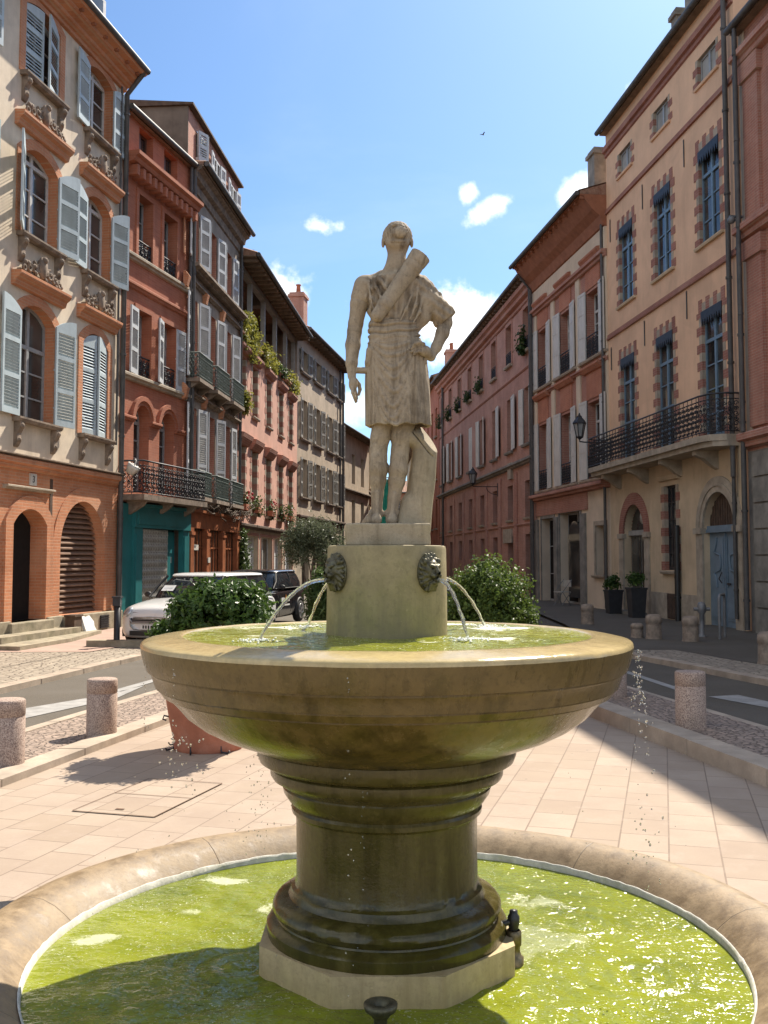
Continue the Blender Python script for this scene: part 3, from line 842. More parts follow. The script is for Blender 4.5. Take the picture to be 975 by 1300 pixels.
# ================================================================== left side of the street
# ---- beige house with the arched garage
b = Bld('beige_house', (-8.46, 10), (-6.14, 23), 'beige rendered house with pale blue louvred shutters and arched brick garage')
o = b.W - 7.11
L1 = b
BO, ST = MT['brick_orange'], MT['stucco_beige']
f1 = [(2.72, 4.05), (5.28, 6.48), (-.1, 1.15)]
lay = {'f1': (4.27, 6.53, .26), 'f2': (7.8, 9.6, .24), 'f3': (10.92, 12.5, .16)}
for fl, (z0, z1, ri) in lay.items():
    for i, (xa, xb) in enumerate(f1):
        x0, x1 = xa + o, xb + o
        w = b.window(x0, x1, z0, z1, ri, .19, 3, 2, transom=(5.72 if fl == 'f1' else None), frame='frame_grey' if fl == 'f1' else 'frame_white')
        b.surround(w, x0, x1, z0, z1, ri, .2, BO, .022)
        b.sill(w, x0, x1, z0 - .0, .17, .09, MT['ledge'], .16, consoles=True)
        if True:
            if fl != 'f3':
                top = z1 + .42
                p = MB(); p.mould([(0.0, top - .22), (-.08, top - .2), (-.11, top - .1), (-.18, top - .05), (-.21, top), (-.21, top + .05), (0, top + .07)], x0 - .3, x1 + .32)
                p.build('pediment', BO, w)
                relief(w, (x0 + x1) / 2, top + .07, (x1 - x0) * 1.15, .5, MT['ledge'], i)
        H = (z0 + .02, z1 - .03)
        sw = (x1 - x0) / 2 - .01
        kw = dict(style='louvre', mat='shutter_blue', rise=ri * .8, w=sw)
        if fl == 'f1':
            if i == 0: b.shutters(w, x0, x1, *H, left=178, right=172, **kw)
            elif i == 1: b.shutters(w, x0, x1, *H, left=6, right=10, **kw)
            else: b.shutters(w, x0, x1, *H, left=176, right=177, **kw)
        elif fl == 'f2':
            if i == 0: b.shutters(w, x0, x1, *H, left=153, right=170, **kw)
            elif i == 1: b.shutters(w, x0, x1, *H, left=176, right=165, **kw)
            else: b.shutters(w, x0, x1, *H, left=170, right=175, **kw)
        else:
            if i == 0: b.shutters(w, x0, x1, *H, left=4, right=14, **kw)
            elif i == 1: b.shutters(w, x0, x1, *H, left=175, right=178, **kw)
            else: b.shutters(w, x0, x1, *H, left=172, right=174, **kw)
# door and garage in the brick ground floor
x0, x1 = 2.63 + o, 3.86 + o
b.holes.append(outline(x0, x1, .42, 2.56, .3))
d = MB(); y = .62
d.plate(outline(x0 - .01, x1 + .01, .42, 2.58, .3)[::-1], y, y + .05)
for (a, c, e, f) in ((.06, .56, .5, 1.0), (.66, 1.16, .5, 1.0), (.06, .56, 1.1, 1.5), (.66, 1.16, 1.1, 1.5)):
    d.box(x0 + a, x0 + c, y - .03, y, .42 + e - .35, .42 + f - .35); d.box(x0 + a + .08, x0 + c - .08, y - .05, y - .03, .42 + e - .27, .42 + f - .43)
d.box(x0 + .585, x0 + .645, y - .04, y, .42, 2.5)
dr = b.part(d, 'door', MT['frame_grey'])
g = MB(); g.box(x0 + .1, x0 + .54, y - .012, y - .002, 1.75, 2.3); g.box(x0 + .69, x0 + 1.13, y - .012, y - .002, 1.75, 2.3); g.build('door_pane', MT['glass'], dr)
g = MB(); g.ball((x0 + .66, y - .08, 1.35), .035); g.tube([(x0 + .66, y, 1.35), (x0 + .66, y - .08, 1.35)], .015, 6); g.build('handle', MT['brass'], dr)
b.surround(dr, x0, x1, .42, 2.56, .3, .26, BO, .05)
g = MB()                                       # deep reveal of the doorway
k = outline(x0, x1, .42, 2.56, .3); n = len(k)
g.add([(x, .29, z) for x, z in k] + [(x, y + .01, z) for x, z in k], [(i, n + i, n + i + 1, i + 1) for i in range(n - 1)])
g.build('reveal', MT['brick_orange'], dr)
x0, x1 = 4.46 + o, 6.46 + o
b.holes.append(outline(x0, x1, .46, 2.83, 1.0, 24))
d = MB()
for i in range(22):
    z = .46 + i * .112
    d.prism([(.27, z + .012), (.19, z + .002), (.19, z + .03), (.27, z + .1)], lambda y, q: (x0 - .02, y, q), lambda y, q: (x1 + .02, y, q))
d.box(x0 - .05, x1 + .05, .29, .31, .4, 2.9)
gd = b.part(d, 'garage_shutter', M_worn('slats_brown', (.24, .145, .095), .8, .75, 1.2, 5, 60, .2, .2, (.12, .07, .05)))
b.surround(gd, x0, x1, .46, 2.83, 1.0, .3, BO, .02, n=24)
b.wall(0, 3.3, BO, name='brick_base_wall', rv=BO)
b.wall(3.3, 12.66, ST, rv=BO)
b.band(3.28, 3.5, .16, BO)
b.band(3.5, 3.56, .2, MT['ledge'], name='ledge_slab')
b.band(12.6, 12.99, .58, BO, name='cornice', prof=[(0, 0), (-.12, .03), (-.14, .22), (-.34, .34), (-.38, .5), (-.66, .64), (-.7, .8), (-.92, .88), (-1, .97), (-1, 1), (0, 1)])
for xa, xb in ((0, 2.55 + o), (3.9 + o, 4.49 + o)): m = MB(); m.box(xa, xb, -.09, .02, 0, .46); bevel(b.part(m, 'plinth', MT['moss_stone']), .015)
m = MB(); m.box(4.5 + o, b.W + .02, -.17, .02, 0, .44)
pl = b.part(m, 'plinth', MT['moss_stone']); bevel(pl, .015)
m = MB(); m.box(5.98 + o, 6.38 + o, -.185, -.168, .1, .38)
for i in range(6): m.box(5.98 + o, 6.38 + o, -.2, -.185, .1 + i * .05, .125 + i * .05)
m.build('vent_grille', MT['iron'], pl)
m = MB(); m.box(2.45 + o, 4.02 + o, -.16, .6, .22, .42)
s1 = b.part(m, 'doorstep', MT['moss_stone']); bevel(s1, .02)
m = MB(); m.prism([(1.5, -.52), (4.45, -.52), (4.3, 0), (1.5, 0)], lambda x, q: (x + o, q, .0), lambda x, q: (x + o, q, .24)); bevel(b.part(m, 'doorstep', MT['moss_stone']), .02)
m = MB(); m.prism([(1.2, -1.05), (3.0, -1.05), (5.15, -.62), (4.9, -.1), (1.2, -.1)], lambda x, q: (x + o, q, .0), lambda x, q: (x + o, q, .13)); bevel(b.part(m, 'doorstep', MT['moss_stone']), .02)
b.band(2.9, 2.98, .12, MT['stone'], 2.3 + o, 4.05 + o, 'door_ledge')
m = MB(); m.box(4.02 + o, 4.12 + o, -.012, .01, .46, 3.2); b.part(m, 'recess_joint', MT['wood_dark'])
# number plaque: 3
m = MB(); m.box(3.22 + o, 3.46 + o, -.03, -.002, 3.02, 3.25)
pq = b.part(m, 'number_plaque', MT['plaque'])
def text_mesh(txt, size, par, loc, mat, name='lettering', rot=None, ext=.002):
    c = bpy.data.curves.new('lettering', 'FONT'); c.body = txt; c.size = size; c.align_x = 'CENTER'; c.align_y = 'CENTER'; c.extrude = ext
    t = bpy.data.objects.new('tmp', c); COL.objects.link(t)
    dg_ = bpy.context.evaluated_depsgraph_get(); me = bpy.data.meshes.new_from_object(t.evaluated_get(dg_))
    bpy.data.objects.remove(t); me.materials.clear(); me.materials.append(mat)
    ob = link(name, me, par, loc); ob.rotation_euler = rot or (PI / 2, 0, 0); return ob
text_mesh('3', .19, pq, (3.34 + o, -.034, 3.135), MT['black'])
b.shell(12.95, ST)
b.roof(13.02, .5, MT['soffit_red'])
b.pipe(7.02 + o, .0, 12.5, -.12, .06, top=(6.98 + o, -.55, 12.98))
b.pipe(6.82 + o, 4.2, 12.6, -.08, .025)
b.chimney(6.9 + o, 1.6, 13.4, 15.3, .55, .9, MT['stone_grey'])
m = MB(); m.box(5.2 + o, 6.5 + o, .2, 1.8, 13.2, 14.5)
dm = b.part(m, 'dormer', MT['frame_white'])
m = MB(); m.box(5.35 + o, 6.3 + o, .17, .2, 13.75, 14.4); m.build('pane', MT['glass'], dm)
# flood lamp at the corner of the string course
m = MB(); m.lathe([(0, -.12), (.1, -.1), (.15, .05), (.16, .12), (0, .12)], 14, (0, 0, 0)); m.tube([(0, 0, .1), (.06, .05, .22), (.12, .12, .22)], .02, 6)
fl = m.build('floodlight', MT['plaque'], None, L1.world(7.15 + o, -.32, 3.66), L1.rz); fl.rotation_euler[0] = R(35); tag(fl, 'round white floodlight at the corner of the beige house above the brick ground floor', 'floodlight')

# ---- narrow red house with twin arches and the teal shop
b = Bld('red_narrow_house', (-6.14, 23), (-5.28, 26.6), 'narrow red painted brick house with twin arched windows above a teal shopfront'); L2 = b
BR = MT['brick_red']
for x0, x1 in ((.78, 1.52), (2.14, 2.92)):
    w = b.window(x0, x1, 11.28, 12.12, 0, .18, 1, 2, frame='frame_brown')
    w = b.window(x0, x1, 8.88, 10.45, 0, .24, 3, 2, frame='frame_grey'); b.sill(w, x0, x1, 8.88, .1, .08, MT['stone'], .06)
    b.surround(w, x0, x1, 8.88, 10.45, 0, .12, BR, .035)
    b.railing(w, [(x0, .02), (x1, .02)], 8.9, .42, 'scroll', step=.18, name='guard_rail')
    w = b.window(x0, x1, 5.98, 7.62, 0, .24, 3, 2, frame='frame_grey'); b.surround(w, x0, x1, 5.98, 7.62, 0, .12, BR, .035)
    b.railing(w, [(x0, .02), (x1, .02)], 6.0, .5, 'scroll', step=.18, name='guard_rail')
    b.shutters(w, x0, x1, 6.0, 7.6, mat='shutter_grey', left=172 if x0 < 1 else 165, right=None if x0 < 1 else 178, w=.5)
    w = b.window(x0 - .05, x1 + .0, 3.2, 5.32, .39, .26, 4, 2, frame='frame_grey')
    b.surround(w, x0 - .05, x1, 4.93, 5.32, .37, .1, BR, .05, n=18); b.surround(w, x0 - .13, x1 + .08, 4.93, 5.42, .46, .12, BR, .09, n=18)
b.band(4.86, 4.98, .1, BR, 0, .7, 'impost'); b.band(4.86, 4.98, .1, BR, 1.53, 2.08, 'impost'); b.band(4.86, 4.98, .1, BR, 2.95, b.W, 'impost')
b.wall(2.95, 12.3, BR)
b.band(10.75, 11.2, .42, BR, name='cornice', prof=[(0, 0), (-.2, .1), (-.3, .4), (-.7, .5), (-.8, .7), (-1, .8), (-1, 1), (0, 1)])
for i in range(12): m = MB(); m.box(.15 + i * .3, .28 + i * .3, -.3, 0, 10.68, 10.92); b.part(m, 'modillion', BR)
b.band(8.72, 8.88, .12, MT['stone']); b.band(8.05, 8.2, .1, BR); b.band(5.82, 5.98, .14, MT['stone'])
b.shell(12.3, BR); b.roof(12.24, .1, MT['soffit'], slope=.01, rafters=False, thick=.06)
b.pipe(3.6, 3.3, 12.2, -.1, .05)
m = MB(); m.box(.1, b.W, -.62, 0, 2.97, 3.1)
for x in (.5, 1.9, 3.3): m.prism([(0, 2.97), (-.5, 2.97), (-.4, 2.85), (0, 2.62)], lambda y, z: (x - .06, y, z), lambda y, z: (x + .06, y, z))
bc = b.part(m, 'balcony', MT['ledge'])
b.railing(bc, [(.14, 0), (.14, -.56), (b.W - .05, -.56), (b.W - .05, 0)], 3.1, .78, 'scroll', step=.13)
# shopfront
TE = MT['teal']
m = MB(); m.box(.0, b.W, -.02, .4, 0, .12); m.box(.02, .62, -.05, .02, 0, 2.9); m.box(.62, 1.05, -.12, .02, 0, 2.35); m.box(3.32, b.W - .02, -.12, .02, 0, 2.35)
m.box(.68, .99, -.145, -.12, .5, 2.2); m.box(3.36, b.W - .06, -.145, -.12, .5, 2.2); m.box(.6, b.W, -.16, .02, 2.35, 2.84); m.box(.72, 3.2, -.185, -.16, 2.43, 2.72); m.box(.56, b.W, -.24, .02, 2.84, 2.92)
m.box(.62, 1.05, -.16, .02, 0, .5); m.box(1.05, 3.32, .2, .3, 0, 2.35)
for (a, c, e, f) in ((2.5, 3.25, .2, 2.3),): m.box(a, c, .1, .2, e, f)
m.box(2.52, 2.78, -.02, .1, .5, 1.75); m.box(2.5, 2.82, -.04, .1, 1.75, 1.85)
sh = b.part(m, 'shopfront', TE)
m = MB(); n = 16
for i in range(n + 1):
    x = 1.06 + 1.42 * i / n; m.box(x - .012, x + .012, -.07, -.045, .08, 2.33)
for i in range(n):
    xa, xb = 1.06 + 1.42 * i / n, 1.06 + 1.42 * (i + 1) / n
    for k in range(11):
        z = .1 + k * .2
        m.tube([(xa, -.075, z), (xb, -.075, z + .1)], .013, 4, caps=False); m.tube([(xb, -.08, z + .1), (xa, -.08, z + .2)], .009, 4, caps=False)
m.build('lattice_gate', MT['lattice'], sh)
m = MB(); m.box(1.1, 2.45, .15, .19, .3, 2.3); m.build('pane', MT['glass'], sh)
m = MB(); m.box(2.9, 3.05, .08, .1, 1.5, 1.66); m.box(2.88, 3.08, .08, .1, .8, .9); m.build('notice', MT['plaque'], sh)

# ---- grey house with green iron balconets and the wooden shop
b = Bld('grey_shuttered_house', (-5.28, 26.6), (-4.79, 32.6), 'grey brown house with pale shutters, green iron balconets and orange wooden shopfront'); L3 = b
BD, SG = MT['brick_dull'], MT['stucco_grey']
for x0, x1 in ((.1, .95), (2.05, 2.98), (4.05, 4.93)):
    for z0, z1, gl in ((9.72, 11.25, 0), (7.1, 8.75, 1), (3.95, 5.75, 2)):
        zz0 = z0 if gl == 0 else z0 - .65
        w = b.window(x0, x1, zz0, z1, 0, .22, 4, 2, frame='frame_grey')
        if gl == 0: b.sill(w, x0, x1, z0, .12, .1, MT['ledge'])
        b.shutters(w, x0, x1, zz0 + .02, z1, mat='shutter_grey', left=168 + rnd.uniform(-6, 8), right=172 + rnd.uniform(-12, 4), w=.5)
        if gl == 0: 
            [MB().box(xa, xa + .1, -.03, .0, z0, z1).build('brick_pier', MT['brick_orange'], w) for xa in (x0 - .62, x1 + .52)]
        if gl:
            q = MB(); q.box(x0 - .3, x1 + .3, -.4, 0, zz0 - .12, zz0 - .02)
            for xx in (x0 - .15, x1 + .15): q.prism([(0, zz0 - .12), (-.36, zz0 - .12), (-.1, zz0 - .3), (0, zz0 - .35)], lambda y, z: (xx - .05, y, z), lambda y, z: (xx + .05, y, z))
            bc = b.part(q, 'balcony', MT['ledge'])
            b.railing(bc, [(x0 - .28, 0), (x0 - .28, -.37), (x1 + .28, -.37), (x1 + .28, 0)], zz0 - .0, .66, 'lattice', 'iron_green', step=.1)
            q = MB(); q.box(x0 - .26, x1 + .26, -.365, -.355, zz0 + .02, zz0 + .1); q.box(x0 - .26, x1 + .26, -.365, -.355, zz0 + .5, zz0 + .6); q.build('rail_panel', MT['iron_green'], bc)
            q = MB(); q.prism([(0, z1 + .05), (-.1, z1 + .1), (-.16, z1 + .36), (-.05, z1 + .5), (0, z1 + .5)], lambda y, z: (x0 - .6, y, z), lambda y, z: (x0 - .42, y, z)); q.build('console', MT['brick_orange'], w)
b.wall(2.9, 12.3, SG, rv=MT['brick_pink'])
b.band(9.42, 9.62, .3, MT['ledge']); b.band(9.1, 9.2, .12, MT['ledge']); b.band(6.0, 6.12, .14, MT['ledge'])
b.band(11.7, 12.3, .34, MT['ledge'], name='cornice', prof=[(0, 0), (-.15, .05), (-.2, .4), (-.55, .5), (-.65, .75), (-1, .85), (-1, 1), (0, 1)])
b.shell(12.3, SG)
b.roof(12.3, .38, MT['soffit'], slope=.02, rafters=False)
b.pipe(.02, 3.0, 12.2, -.14, .05); b.pipe(5.92, 3.0, 12.2, -.1, .05)
# set-back top storey
m = MB(); m.box(0.02, b.W, .06, 6, 12.35, 13.95)
tw = b.part(m, 'attic_wall', MT['brick_pink'])
for x0, cl in ((.75, 1), (2.5, 0), (4.6, 0)):
    w = b.window(x0, x0 + .8, 12.75, 13.6, 0, .0, 2, 2, hole=False, frame='frame_white'); b.shutters(w, x0, x0 + .8, 12.75, 13.6, mat='shutter_grey', w=.4, y=-.02, left=25 if cl else 175, right=25 if cl else 172)
m = MB(); m.prism([(-.1, 13.96), (-.1, 14.02), (6.2, 14.5), (6.2, 13.96)], lambda y, z: (-.1, y, z), lambda y, z: (b.W + .1, y, z)); m.build('attic_roof', MT['wood_dark'], tw)
m = MB(); m.box(-.02, .015, .06, 6, 12.35, 13.955); m.build('attic_gable', MT['gable_grey'], tw)
# wooden shopfront
WO = MT['wood_orange']
m = MB(); m.box(.05, b.W - .1, -.1, .02, 2.45, 2.88); m.box(.05, b.W - .1, -.2, .02, 2.88, 2.95)
for x in (.08, 1.75, 3.6, 5.5): m.box(x, x + .32, -.13, .02, 0, 2.45); m.box(x - .03, x + .35, -.16, .02, 2.25, 2.34)
for x in (.4, 2.07, 3.92): m.box(x, x + 1.4 if x < 3 else x + 1.58, -.04, .02, 0, .5)
so = b.part(m, 'shopfront', WO)
m = MB(); m.box(.4, b.W - .4, .05, .1, .3, 2.5); m.build('pane', MT['wood_dark'], so)
m = MB()
for i in range(14): m.box(.5 + i * .36, .54 + i * .36, .0, .05, .4, 2.4)
m.box(.4, 5.5, .0, .05, 1.9, 1.95); m.build('glazing_bar', WO, so)
m = MB(); m.box(.55, 1.25, -.02, 0, 1.85, 2.0); m.box(1.8, 2.02, -.16, -.14, 1.5, 1.65); m.build('sign_board', MT['plaque'], so)

# ---- pink house with the planted roof terrace
b = Bld('pink_terrace_house', (-4.79, 32.6), (-3.93, 45), 'pink rendered house with tall narrow windows and a planted roof terrace'); L4 = b
SP = MT['stucco_pink']
cx4 = [.68, 2.75, 5.4, 8.1, 10.6]
for i, c in enumerate(cx4):
    x0, x1 = c - .48, c + .48
    w = b.window(x0, x1, 6.62, 8.42, 0, .3, 3, 2, frame='frame_brown'); b.quoins(w, x0, x1, 6.62, 8.42, .3, .22, top=False); b.sill(w, x0, x1, 6.62, .1, .08)
    h = MB(); h.mould([(0, 8.5), (-.1, 8.52), (-.2, 8.66), (-.2, 8.74), (0, 8.76)], x0 - .3, x1 + .3); h.build('lintel', MT['brick_pink'], w)
    w = b.window(x0, x1, 3.2, 5.45, 0, .3, 4, 2, frame='frame_brown'); b.quoins(w, x0, x1, 3.2, 5.45, .3, .22, top=False); b.sill(w, x0, x1, 3.2, .12, .08)
    h = MB(); h.mould([(0, 5.4), (-.06, 5.42), (-.2, 5.62), (-.24, 5.76), (0, 5.8)], x0 - .3, x1 + .3); h.build('lintel', MT['brick_pink'], w)
b.wall(2.75, 9.15, SP)
b.band(2.62, 2.8, .16, MT['wood_dark']); b.band(9.02, 9.16, .14, SP, name='parapet_cap')
b.band(8.85, 8.95, .05, MT['stone_grey'])
m = MB(); m.box(0, b.W, 1.6, 1.7, 9.1, 12.0); gl = b.part(m, 'terrace_wall', MT['wood_dark'])
m = MB()
for x in (.1, 2.5, 5.0, 7.5, 10, 12.2): m.box(x, x + .16, .1, .26, 9.15, 11.7)
m.box(0, b.W, .08, .28, 11.4, 11.6); m.build('terrace_post', MT['shutter_old'], gl)
m = MB(); m.box(0, b.W, .0, 1.7, 9.0, 9.1); m.build('terrace_floor', MT['stone_grey'], gl)
b.shell(9.1, MT['stucco_grey']); b.roof(11.65, .55, MT['soffit'])
for xa in (0, b.W - .12): m = MB(); m.box(xa, xa + .12, 0, 9, 9, 11.8); b.part(m, 'terrace_side_wall', MT['stucco_grey'])
# ground floor: shuttered shop windows between pink piers
b.holes.clear()
for x0, x1, k in ((1.5, 3.5, 's'), (4.0, 6.3, 'd'), (6.7, 8.5, 's'), (9.2, 11.2, 's')):
    z0 = 0.05 if k == 'd' else .5
    w = b.window(x0, x1, z0, 2.42, 0, .15, 1, 2, frame='frame_white', glass='glass' if k == 'd' else MT['shutter_grey'])
    b.surround(w, x0, x1, z0, 2.42, 0, .1, MT['brick_pink'], .02)
b.wall(0, 2.62, MT['stucco_buff'], x0=0, name='base_wall')
b.chimney(6.6, .75, 11.6, 12.95, .5, .55, MT['stone_grey'])
m = MB(); q = (5.3, .8)
m.tube([(q[0], q[1], 11.7), (q[0], q[1], 13.35)], .02, 5); m.tube([(q[0] - .9, q[1] - .2, 13.25), (q[0] + .9, q[1] + .3, 13.05)], .014, 5)
for i in range(6):
    t = -.85 + i * .33; x, y, z = q[0] + t, q[1] + .28 * t, 13.15 - .11 * t; l = .16 + .03 * i
    m.tube([(x + .1 * l, y - l, z), (x - .1 * l, y + l, z)], .008, 4)
m.tube([(q[0] - .3, q[1] - .5, 12.9), (q[0] + .3, q[1] + .5, 12.9)], .012, 5)
b.part(m, 'aerial', MT['zinc'])

# ---- buff house with shutters
b = Bld('buff_jettied_house', (-3.93, 45), (-2.27, 55.4), 'buff rendered house with old grey shutters and a deep shaded eave'); L5 = b
SBf = MT['stucco_buff']
for x0, x1 in ((.85, 1.95), (3.55, 4.75), (6.5, 7.65), (8.9, 9.8)):
    for z0, z1 in ((10.25, 11.3), (7.15, 9.0), (4.45, 6.25)):
        w = b.window(x0, x1, z0, z1, 0, .25, 3, 2, frame='frame_grey'); b.sill(w, x0, x1, z0, .14, .12, MT['ledge'], .3)
        b.shutters(w, x0, x1, z0 + .02, z1, mat='shutter_old', left=174, right=172, w=.56)
b.wall(3.6, 12.1, SBf)
b.band(3.42, 3.62, .18, MT['wood_dark'], name='beam')
for x0, x1 in ((1.0, 2.4), (4.0, 5.3), (7.3, 8.9)): b.window(x0, x1, .05, 2.6, 0, .2, 2, 2, frame='frame_brown')
b.wall(0, 3.42, MT['stone'], name='base_wall')
b.shell(12.1, SBf); b.roof(12.05, .5, MT['soffit'])
b.pipe(9.9, 0.2, 11.9, -.12, .06); b.pipe(9.2, 3.6, 11.9, -.1, .05); b.chimney(1.9, .45, 11.9, 14.2, .8, .7, MT['brick_plum'], 1)
# ---- farther left houses
b = Bld('stone_gabled_house', (-2.75, 56.2), (-1.0, 66), 'low dark stone house with a bare gable end beyond the buff jettied house')
for x0 in (1.5, 4.5, 7.3):
    for z0 in (.1, 3.4, 6.2): w = b.window(x0, x0 + 1, z0, z0 + 1.8, 0, .2, 3, 2, frame='frame_white')
b.wall(0, 9.2, MT['stucco_buff']); b.shell(9.4, MT['brick_dull']); b.roof(9.2, .4, MT['soffit']); b.pipe(.2, 0, 9.2); b.band(5.6, 5.8, .2, MT['ledge'])
b = Bld('tan_distant_house', (-1.35, 66.3), (-.2, 84), 'tan distant house with ledges and a red roof, last on the left of the street')
for x0 in (1.5, 4.5, 7.5, 10.5, 13.5):
    for z0 in (.1, 3.6, 6.6): w = b.window(x0, x0 + 1.1, z0, z0 + 1.9, 0, .2, 3, 2, frame='frame_white'); b.sill(w, x0, x0 + 1.1, z0, .15, .12)
b.wall(0, 9.4, MT['stucco_sand']); b.shell(9.4, MT['stucco_grey']); b.roof(9.4, .5, MT['soffit']); b.band(6.0, 6.25, .3, MT['ledge']); b.band(3.1, 3.3, .3, MT['ledge'])
b.chimney(3, 2, 9.5, 11.8, .4, .5, MT['stone_grey'])
b = Bld('street_end_house', (-6, 112), (6, 112), 'distant house closing the far end of the street, behind the statue legs')
for i in range(5):
    for z0 in (.2, 3.6, 6.4): b.window(1 + i * 2.2, 2 + i * 2.2, z0, z0 + 1.8, 0, .2, 3, 2, frame='frame_white')
b.wall(0, 9, MT['brick_pink']); b.shell(9, MT['brick_pink']); b.roof(9, .5, MT['soffit'])
# ================================================================== right side of the street
SA = MT['stucco_apricot']
b = Bld('apricot_house', (6.9, 30.4), (7.8, 21.63), 'tall apricot house with quoined windows, long iron balcony and blue arched door'); R1 = b
FB = 'frame_blue'
cs = [(1.12, 2.27), (3.93, 5.08), (6.82, 7.97)]
for i, (x0, x1) in enumerate(cs):
    w = b.window(x0 + .05, x1 - .05, 12.98, 13.68, 0, .08, 1, 2, frame='frame_grey', glass=MT['shutter_old']); b.quoins(w, x0 + .05, x1 - .05, 12.98, 13.68, .08, .175, .1, .26, False); b.sill(w, x0, x1, 12.98, .06, .06, MT['stucco_apricot'])
    for z0, z1, tr in ((9.08, 11.4, 10.75), (4.42, 7.5, 6.75)):
        w = b.window(x0, x1, z0, z1, 0, .075, 3 if z0 > 8 else 4, 2, transom=tr, frame=FB, fw=.07)
        b.quoins(w, x0, x1, z0, z1, .075, .21, .13, .27, True)
        if z0 > 8: b.sill(w, x0, x1, z0, .08, .07, MT['stucco_sand'], .2)
        q = MB(); n = 9; ww = (x1 - x0) / n                        # wavy zinc blind box under the window head
        q.box(x0 + .01, x1 - .01, -.03, .0, z1 - .2, z1 - .01)
        for k in range(n):
            a = x0 + k * ww; q.plate([(a + .012, z1 - .2), (a + ww - .012, z1 - .2), (a + ww * .5, z1 - .36)], -.03, -.01)
        q.build('lambrequin', MT['iron'], w)
# ground-floor openings
def arch_entry(b, xa, xb, zs, ro, ri, mat_ring, z0=0.12, ring_name='arch_surround'):
    c = (xa + xb) / 2
    return outline(c - ri, c + ri, z0, zs + ri, ri, 24), c
h, c = arch_entry(b, .85, 3.2, 2.3, 1.17, .85, BO); b.holes.append(h); c1 = c
m = MB(); m.box(c - .85, c + .85, .22, .27, .14, 3.2); m.box(c - .85, c + .85, .12, .27, 2.28, 2.42)
d = b.part(m, 'door', MT['shutter_old'])
m = MB(); m.box(c - .75, c - .06, .19, .22, .5, 2.25); m.box(c + .06, c + .75, .19, .22, .5, 2.25); m.plate(outline(c - .75, c + .75, 2.44, 3.1, .66, 16)[::-1], .19, .215); m.build('door_pane', MT['glass'], d)
m = MB(); m.lathe([(.19, 0), (.19, .02), (0, .03)], 20, (0, 0, 0)); k = m.build('clock_disc', MT['plaque'], d, (c + .25, .16, 2.78)); k.rotation_euler = (PI / 2, 0, 0)
b.surround(d, c - .85, c + .85, 2.3, 3.15, .849, .34, MT['brick_quoin'], .05, n=24)
m = MB(); k = outline(c - .85, c + .85, .14, 3.15, .849, 24); n = len(k); m.add([(x, .2, z) for x, z in k] + [(x, .26, z) for x, z in k], [(i, n + i, n + i + 1, i + 1) for i in range(n - 1)]); m.build('reveal', MT['brick_quoin'], d)
for xa in (c - 1.25, c + .83): MB().box(xa, xa + .42, -.09, .05, 2.2, 2.34).build('impost', MT['stone'], d)
for xa in (c - 1.2, c + .852): MB().box(xa, xa + .348, -.05, .0, .1, 2.2).build('pilaster', MT['stone'], d)
m = MB(); m.box(c - 1.0, c + 1.0, -.35, .45, 0, .14); b.part(m, 'doorstep', MT['stone_grey'])
w = b.window(4.28, 5.08, 1.32, 3.5, 0, .1, 5, 3, frame='iron', label='barred ground floor window'); b.quoins(w, 4.28, 5.08, 1.32, 3.5, .1, .22, .16, .24, False); b.sill(w, 4.2, 5.15, 1.3, .1, .08)
q = MB(); q.mould([(0, 3.62), (-.08, 3.64), (-.14, 3.75), (0, 3.78)], 4.05, 5.35); q.build('lintel', MT['stucco_sand'], w)
m = MB(); m.box(4.42, 5.0, -.02, .05, .08, .72); 
for i in range(6): m.box(4.44 + i * .1, 4.48 + i * .1, -.035, -.02, .1, .7)
b.part(m, 'cellar_hatch', MT['wood_dark'])
h, c = arch_entry(b, 6.35, 8.75, 2.3, 1.2, .84, BO, 0.02); b.holes.append(h); c = 7.55; b.holes[-1] = outline(c - .84, c + .84, .02, 3.14, .84, 24)
m = MB(); m.box(c - .84, c + .84, .14, .19, .02, 2.3)
for sg in (-1, 1):
    m.box(c + sg * .42 - .36, c + sg * .42 + .36, .125, .14, .2, .75); m.box(c + sg * .42 - .32, c + sg * .42 + .32, .112, .125, .26, .69)
    pp = []
    for k in range(21):
        t = k / 20; pp.append((c + sg * (.44 + .2 * math.sin(PI * t) ** 2 * (-1 if .3 < t < .7 else 1)), .125, .95 + 1.15 * t))
    m.tube(pp, .022, 6); m.tube([(c + sg * .1, .125, .95), (c + sg * .1, .125, 2.1)], .015, 6)
m.box(c - .03, c + .03, .11, .14, .04, 2.25); m.box(c - .86, c + .86, .04, .19, 2.22, 2.3); m.box(c - .86, c + .86, .07, .19, 2.3, 2.38)
d = b.part(m, 'arched_door', MT['door_blue'], 'blue grey arched double door')
m = MB(); m.plate(outline(c - .84, c + .84, 2.38, 3.15, .76, 20)[::-1], .16, .19)
for i in range(13): m.box(c - .8 + i * .125, c - .76 + i * .125, .14, .16, 2.38, 3.0)
m.build('fanlight', MT['wood_dark'], d)
m = MB(); m.tube([(c - .14, .1, 1.05), (c - .18, .05, 1.15), (c - .14, .1, 1.3)], .014, 6); m.box(c + .1, c + .3, .105, .115, 1.02, 1.06); m.build('handle', MT['iron'], d)
b.surround(d, c - .84, c + .84, 2.3, 3.14, .839, .36, MT['stone'], .05, n=24); b.surround(d, c - .98, c + .98, 2.3, 3.28, .979, .08, MT['stone'], .075, n=24)
for xa in (c - 1.26, c + .83): MB().box(xa, xa + .43, -.1, .05, 2.2, 2.34).build('impost', MT['stone'], d)
for xa in (c - 1.2, c + .842): MB().box(xa, xa + .358, -.05, .0, 0, 2.2).build('pilaster', MT['stone'], d)
b.wall(0, 4.2, MT['stucco_sand'], name='base_wall', rv=MT['stucco_sand'])
b.wall(4.2, 14.8, SA, rv=MT['stucco_grey'])
